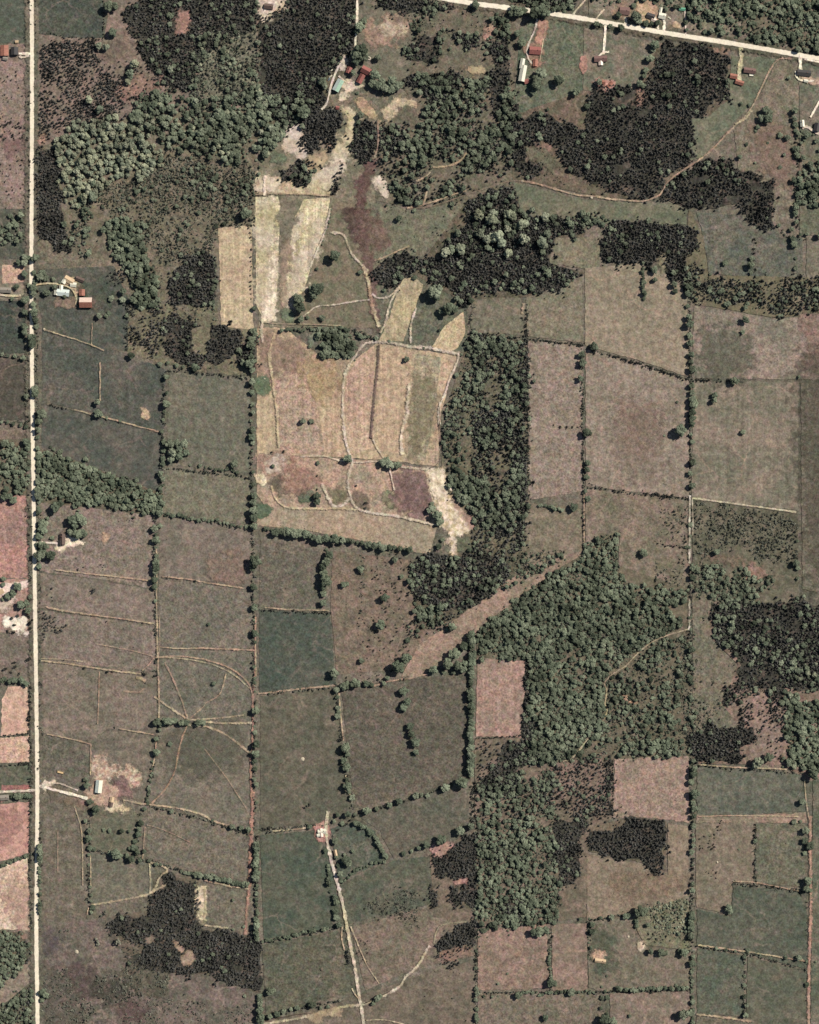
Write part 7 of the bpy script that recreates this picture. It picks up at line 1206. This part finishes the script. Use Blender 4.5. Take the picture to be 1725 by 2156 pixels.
gable("shed", "shed", "brown-roofed shed right of the tan shed, top of the farmyard", *P(0, 1, 678, 630), -22, 17, 8.5, 2.8, 4.8, M_wall_b, M_brown, nwin=2)
gable("house", "house", "grey-roofed house at the left edge across from the farm", *P(0, 1, 52, 720), -2, 22, 10, 2.9, 5.0, M_wall_w, M_grey, chimney=True)
r = gable("farmhouse", "house", "brown-roofed farmhouse beside the roadside trees and pale yard", *P(0, 2, 530, 1090), 90, 22, 11, 3.2, 6.0, M_brick, M_brown, chimney=True); body(r, 10 * U, 9 * U, 2.7, 4.4, M_brick, M_dark_r, ox=-8 * U, oy=4 * U, turn=0, nwin=1, doors=False)
gable("house", "house", "small tan-roofed house at the left edge among lane trees", *P(0, 2, 10, 1535), 30, 12, 9, 2.7, 4.6, M_wall_w, M_tan, nwin=2)
gable("barn", "barn", "white metal barn in the trampled yard", *P(0, 3, 838, 1445), 84, 25.5, 13, 4.6, 6.8, M_wall_w, M_white, M_cool, seams=16, nwin=2)
gable("shed", "shed", "narrow pale shed below the white metal barn", *P(0, 3, 946, 1556), 78, 10, 8, 2.8, 4.2, M_wall_w, M_tan, nwin=1); gable("shed", "shed", "dark brown lean shed just below the narrow pale shed", *P(0, 3, 938, 1596), 78, 10, 7.5, 2.6, 3.9, M_wall_b, M_brown, nwin=1)
gable("house", "house", "whitish house at the left edge beside the lane hedge", *P(0, 3, 42, 1540), 4, 17, 10, 2.8, 4.9, M_wall_w, M_grey, chimney=True)
# farms along the top road and the hidden red-roofed farm
gable("house", "house", "brown-roofed house in the sandy clearing at the top edge", *P(1, 0, 540, 58), -8, 18, 10, 2.8, 4.8, M_wall_b, M_brown, chimney=True)
gable("farmhouse", "house", "small red-roofed farmhouse under the big farmyard tree", *P(1, 0, 1216, 595), 70, 12, 9.5, 3.0, 5.2, M_brick, M_red, chimney=True, nwin=2)
gable("barn", "barn", "larger upper barn of the two joined red barns", *P(1, 0, 1360, 600), -28, 19, 14, 4.6, 8.0, M_wall_r, M_red, seams=12, nwin=2); gable("barn", "barn", "longer lower barn of the two joined red barns", *P(1, 0, 1315, 668), 62, 19, 10.5, 4.0, 6.8, M_wall_r, M_red, seams=12, nwin=2)
gable("barn", "barn", "pale green metal barn beside the looping farm drive", *P(1, 0, 1125, 724), 62, 25, 13, 4.4, 6.8, M_wall_w, M_green, M_cool, seams=16, nwin=2)
gable("shed", "shed", "tiny red shed at the head of the golf fairway", *P(1, 0, 1120, 910), -10, 6.5, 6, 2.4, 3.8, M_wall_r, M_red, nwin=1)
gable("farmhouse", "house", "bright red-roofed house right of the long white barn", *P(2, 0, 1058, 430), -4, 23, 15, 3.4, 6.4, M_brick, M_red, chimney=True)
gable("shed", "shed", "red shed directly below the bright red-roofed house", *P(2, 0, 1058, 532), 88, 14, 9, 2.8, 4.6, M_wall_r, M_rust, nwin=1)
r = gable("barn", "barn", "long white barn in two offset sections beside the wood", *P(2, 0, 952, 622), 80, 33, 12, 4.2, 6.6, M_wall_w, M_white, seams=20, nwin=4); body(r, 20 * U, 8 * U, 3.8, 5.4, M_wall_w, M_white, ox=20 * U, oy=4.5 * U, nwin=2, doors=False, seams=10)
gable("shed", "shed", "round-cornered little red shed at the foot of the long white barn", *P(2, 0, 985, 688), 20, 9, 8.5, 2.4, 4.0, M_wall_r, M_red, nwin=1)
r = gable("house", "house", "maroon-roofed house at the end of the straight pale drive", *P(2, 0, 1608, 498), 2, 26, 11.5, 2.9, 5.0, M_brick, M_mar, chimney=True); body(r, 9 * U, 8 * U, 2.5, 3.8, M_wall_w, M_pinkw, ox=0, oy=-8.5 * U, turn=math.pi / 2, nwin=1, doors=False)
gable("shed", "shed", "reddish shed at the tip of the big cedar wood", *P(2, 0, 1622, 694), -8, 12, 6.5, 2.4, 3.8, M_wall_r, M_rust, nwin=1); gable("shed", "shed", "reddish slanting shed right of the shed at the cedar tip", *P(2, 0, 1688, 715), 52, 13, 6, 2.4, 3.6, M_wall_r, M_rust, nwin=1)
gable("house", "house", "brown-roofed house above the top road by the dark garden tree", *P(3, 0, 85, 96), -6, 20, 15, 2.9, 5.2, M_brick, M_mar, chimney=True)
gable("house", "house", "dark-roofed house left of the bright white house", *P(3, 0, 304, 140), -20, 16, 11, 2.8, 4.8, M_brick, M_dark_r, chimney=True); gable("shed", "shed", "whitish shed tucked below the dark-roofed roadside house", *P(3, 0, 332, 172), -30, 10, 7, 2.4, 3.8, M_wall_w, M_pinkw, nwin=1)
r = gable("house", "house", "bright white house with a narrow wing above the top road", *P(3, 0, 402, 138), -12, 14, 11, 2.8, 4.8, M_wall_w, M_white, chimney=True); body(r, 13 * U, 4.5 * U, 2.5, 3.6, M_wall_w, M_white, ox=-5.5 * U, oy=10 * U, turn=math.pi / 2, nwin=2, doors=False)
gable("shed", "shed", "green-covered shed standing above the roadside plot", *P(3, 0, 570, 80), -6, 12, 5.5, 2.4, 3.6, M_wall_b, M_teal, nwin=1)
gable("house", "house", "reddish house beside the wide gravel drive, right of it", *P(3, 0, 1138, 598), -8, 24, 10, 2.9, 5.0, M_brick, M_mar, chimney=True)
gable("shed", "shed", "brown shed left of the wide gravel drive's foot", *P(3, 0, 1003, 645), -10, 14, 9, 2.6, 4.4, M_wall_b, M_rust, nwin=1); gable("shed", "shed", "brown shed across the foot of the wide gravel drive", *P(3, 0, 1052, 697), -18, 17, 8.5, 2.6, 4.4, M_wall_b, M_rust, nwin=2)
gable("house", "house", "long black-roofed house near the right edge below the top road", *P(3, 0, 1594, 618), -6, 28, 12, 2.9, 5.0, M_brick, M_dark_r, chimney=True, nwin=4)
gable("house", "house", "small white house near the right edge at the dusty yard", *P(3, 0, 1580, 1043), 96, 13, 8, 2.8, 4.7, M_wall_w, M_white, chimney=True, nwin=2); gable("barn", "barn", "dark barn at the right edge of the dusty yard", *P(3, 0, 1702, 1075), 80, 16, 11, 3.6, 6.0, M_wall_b, M_dark_r, nwin=2)
gable("shed", "shed", "white hut in the yard of the long black-roofed house", *P(3, 0, 1612, 684), -10, 8, 5, 2.2, 3.2, M_wall_w, M_white, nwin=1)
# the lone houses
r = gable("house", "house", "white cross-shaped house at the head of the farm lane", *P(1, 4, 988, 100), 8, 16, 9, 2.9, 5.0, M_wall_w, M_white, chimney=True); body(r, 17 * U, 7.5 * U, 2.8, 4.6, M_wall_w, M_pinkw, ox=-2.5 * U, oy=-2 * U, turn=math.pi / 2, nwin=2, doors=False); body(r, 8 * U, 6 * U, 2.5, 4.0, M_wall_w, M_white, ox=-7 * U, oy=-7 * U, nwin=1, doors=False)
gable("shed", "shed", "narrow tan shed beside the farm lane below the cross-shaped house", *P(1, 4, 1104, 288), 102, 16, 5.5, 2.6, 4.0, M_wall_b, M_tan, nwin=2)
gable("cottage", "house", "long tan-roofed cottage standing alone in the bare patch", *P(2, 4, 1606, 1189), -8, 22, 7.5, 2.7, 4.6, M_wall_w, M_tan, chimney=True)

# ---- vehicles
M_tyre = solid_mat("tyre_rubber", (34, 34, 34), .1, 2); M_cream = solid_mat("cream_car_paint", (226, 218, 196), .03, 1, .3); M_blue = solid_mat("blue_grey_car_paint", (116, 128, 140), .03, 1, .3); M_wood = solid_mat("bare_planks", (224, 192, 148), .12, 1.2)
def wheel(V, F, x, y, r, w):
    n = 10; k = len(V)
    for yy in (y - w / 2, y + w / 2):
        for i in range(n): a = 2 * math.pi * i / n; V.append((x + r * math.cos(a), yy, r + r * math.sin(a)))
    for i in range(n): F.append((k + i, k + (i + 1) % n, k + n + (i + 1) % n, k + n + i))
    F.append(tuple(k + i for i in range(n - 1, -1, -1))); F.append(tuple(k + n + i for i in range(n)))
def car(label, x, y, deg, m, L=4.9, Wd=1.9):
    o = building("parked_car", "car", label, x, y, deg); o["group"] = "parked cars"
    h, w = L / 2, Wd / 2; prof = [(-h, .35), (-h, .85), (-h * .55, .95), (-h * .38, 1.42), (h * .22, 1.45), (h * .45, .98), (h * .97, .86), (h, .6), (h, .35)]
    n = len(prof); V = [(px, -w * (1 if z < 1.2 else .8), z) for px, z in prof] + [(px, w * (1 if z < 1.2 else .8), z) for px, z in prof]
    F = [(i, (i + 1) % n, n + (i + 1) % n, n + i)[::-1] for i in range(n)] + [tuple(range(n))[::1], tuple(range(2 * n - 1, n - 1, -1))]
    part("body", o, V, F, m)
    V, F = [], []; box(V, F, h * .24, h * .42, -w * .74, w * .74, 1.0, 1.40); part("windscreen", o, V, F, M_glass)
    for wx in (-h * .6, h * .62):
        for wy in (-w + .05, w - .05):
            V, F = [], []; wheel(V, F, wx, wy, .34, .2); part("wheel", o, V, F, M_tyre)
def wagon(label, x, y, deg, L, Wd, m):
    o = building("farm_wagon", "wagon", label, x, y, deg); h, w = L / 2, Wd / 2
    V, F = [], []; box(V, F, -h, h, -w, w, .9, 1.1); part("bed", o, V, F, m)
    for a, b, c_, d in ((-h, h, -w, -w + .1), (-h, h, w - .1, w), (-h, -h + .1, -w + .1, w - .1), (h - .1, h, -w + .1, w - .1)):
        V, F = [], []; box(V, F, a, b, c_, d, 1.1, 1.9); part("side_board", o, V, F, m)
    for wx in (-h * .65, h * .65):
        for wy in (-w + .15, w - .15):
            V, F = [], []; wheel(V, F, wx, wy, .45, .22); part("wheel", o, V, F, M_tyre)
    V, F = [], []; box(V, F, h, h + 2.2, -.08, .08, .75, .88); part("drawbar", o, V, F, M_tyre)
wagon("tan flat wagon alone in the small green field by the gravel road", *P(0, 3, 514, 1327), -14, 9.2, 3.0, M_wood)
wagon("white trailer just below the reddish house by the wide drive", *P(3, 0, 1155, 634), -2, 6.6, 3.0, M_white)
car("cream car highest of the pale cars by the looping farm drive", *P(1, 0, 1068, 594), 20, M_cream); car("cream car middle of the pale cars by the looping farm drive", *P(1, 0, 1062, 644), 35, M_cream); car("blue-grey car lowest of the cars by the looping farm drive", *P(1, 0, 1048, 668), 60, M_blue)
car("cream car on the pale drive of the maroon-roofed house", *P(2, 0, 1668, 440), -20, M_cream); car("cream car beside the bright white house's angled yard", *P(3, 0, 462, 152), -35, M_cream); car("blue-grey car on the road edge by the crossroads lane", *P(0, 3, 345, 1400), 80, M_blue)
# ---- field stones and heaps
M_stone = solid_mat("field_stone", (196, 182, 160), .15, 1.5); M_heap = solid_mat("brush_heap", (96, 84, 70), .3, 2)
def lump(name, cat, label, x, y, r, hh, m, seed):
    rg = np.random.default_rng(seed); V = [(0, 0, hh)]; F = []
    for ring, (q, z) in enumerate(((.55, .8), (.9, .4), (1.05, -.1))):
        for i in range(9): a = 2 * math.pi * i / 9; k = q * rg.uniform(.82, 1.15); V.append((r * k * math.cos(a), r * k * math.sin(a), hh * z * rg.uniform(.8, 1.15)))
    for i in range(9): F.append((0, 1 + i, 1 + (i + 1) % 9))
    for g_ in range(2):
        for i in range(9): F.append((1 + g_ * 9 + i, 10 + g_ * 9 + i, 10 + g_ * 9 + (i + 1) % 9, 1 + g_ * 9 + (i + 1) % 9))
    wx, wy = W(x, y); o = link(name, mesh(name, V, F, m), None, (wx, wy, .45)); return tag(o, label, cat)
lump("stone_heap", "stone heap", "pale stone heap at the corner of the dark barn pasture", *P(0, 1, 373, 1050), 2.2, 1.6, M_stone, 1); lump("stone_heap", "stone heap", "pale stone heap on the fence row beside the brown pasture", *P(0, 3, 522, -30), 1.8, 1.3, M_stone, 2)
lump("stone_heap", "stone heap", "two-metre pale boulder heap right of the tan olive field tree", *P(1, 3, 825, 1218), 3.0, 1.2, M_stone, 3); lump("stone_heap", "stone heap", "pale stone heap left of the orchard's bare circle", *P(3, 4, 118, 988), 2.0, 1.4, M_stone, 4)
lump("stone_heap", "stone heap", "round pale heap in the brown pasture below the green strip", *P(3, 4, 866, 361), 1.9, 1.9, M_stone, 5); lump("stone_heap", "stone heap", "pale stone heap by the creek track at the cedar wood's foot", *P(2, 0, 1530, 1662), 2.6, 1.5, M_stone, 6)
lump("stone_heap", "stone heap", "pale stone heap beside the creek track's far bend", *P(2, 0, 950, 1528), 2.4, 1.5, M_stone, 7); lump("stone_heap", "stone heap", "pale stone heap by the small green at the main fairway's corner", *P(1, 1, 505, 1465), 1.8, 1.2, M_stone, 8)
lump("stone_heap", "stone heap", "pale heap on the moor below the cedar wood's left tip", *P(0, 4, 648, 1115), 3.0, 1.6, M_stone, 9); lump("brush_heap", "brush heap", "dark brush heap in the green field left of the farm lane", *P(1, 4, 985, 1262), 3.2, 1.8, M_heap, 10)
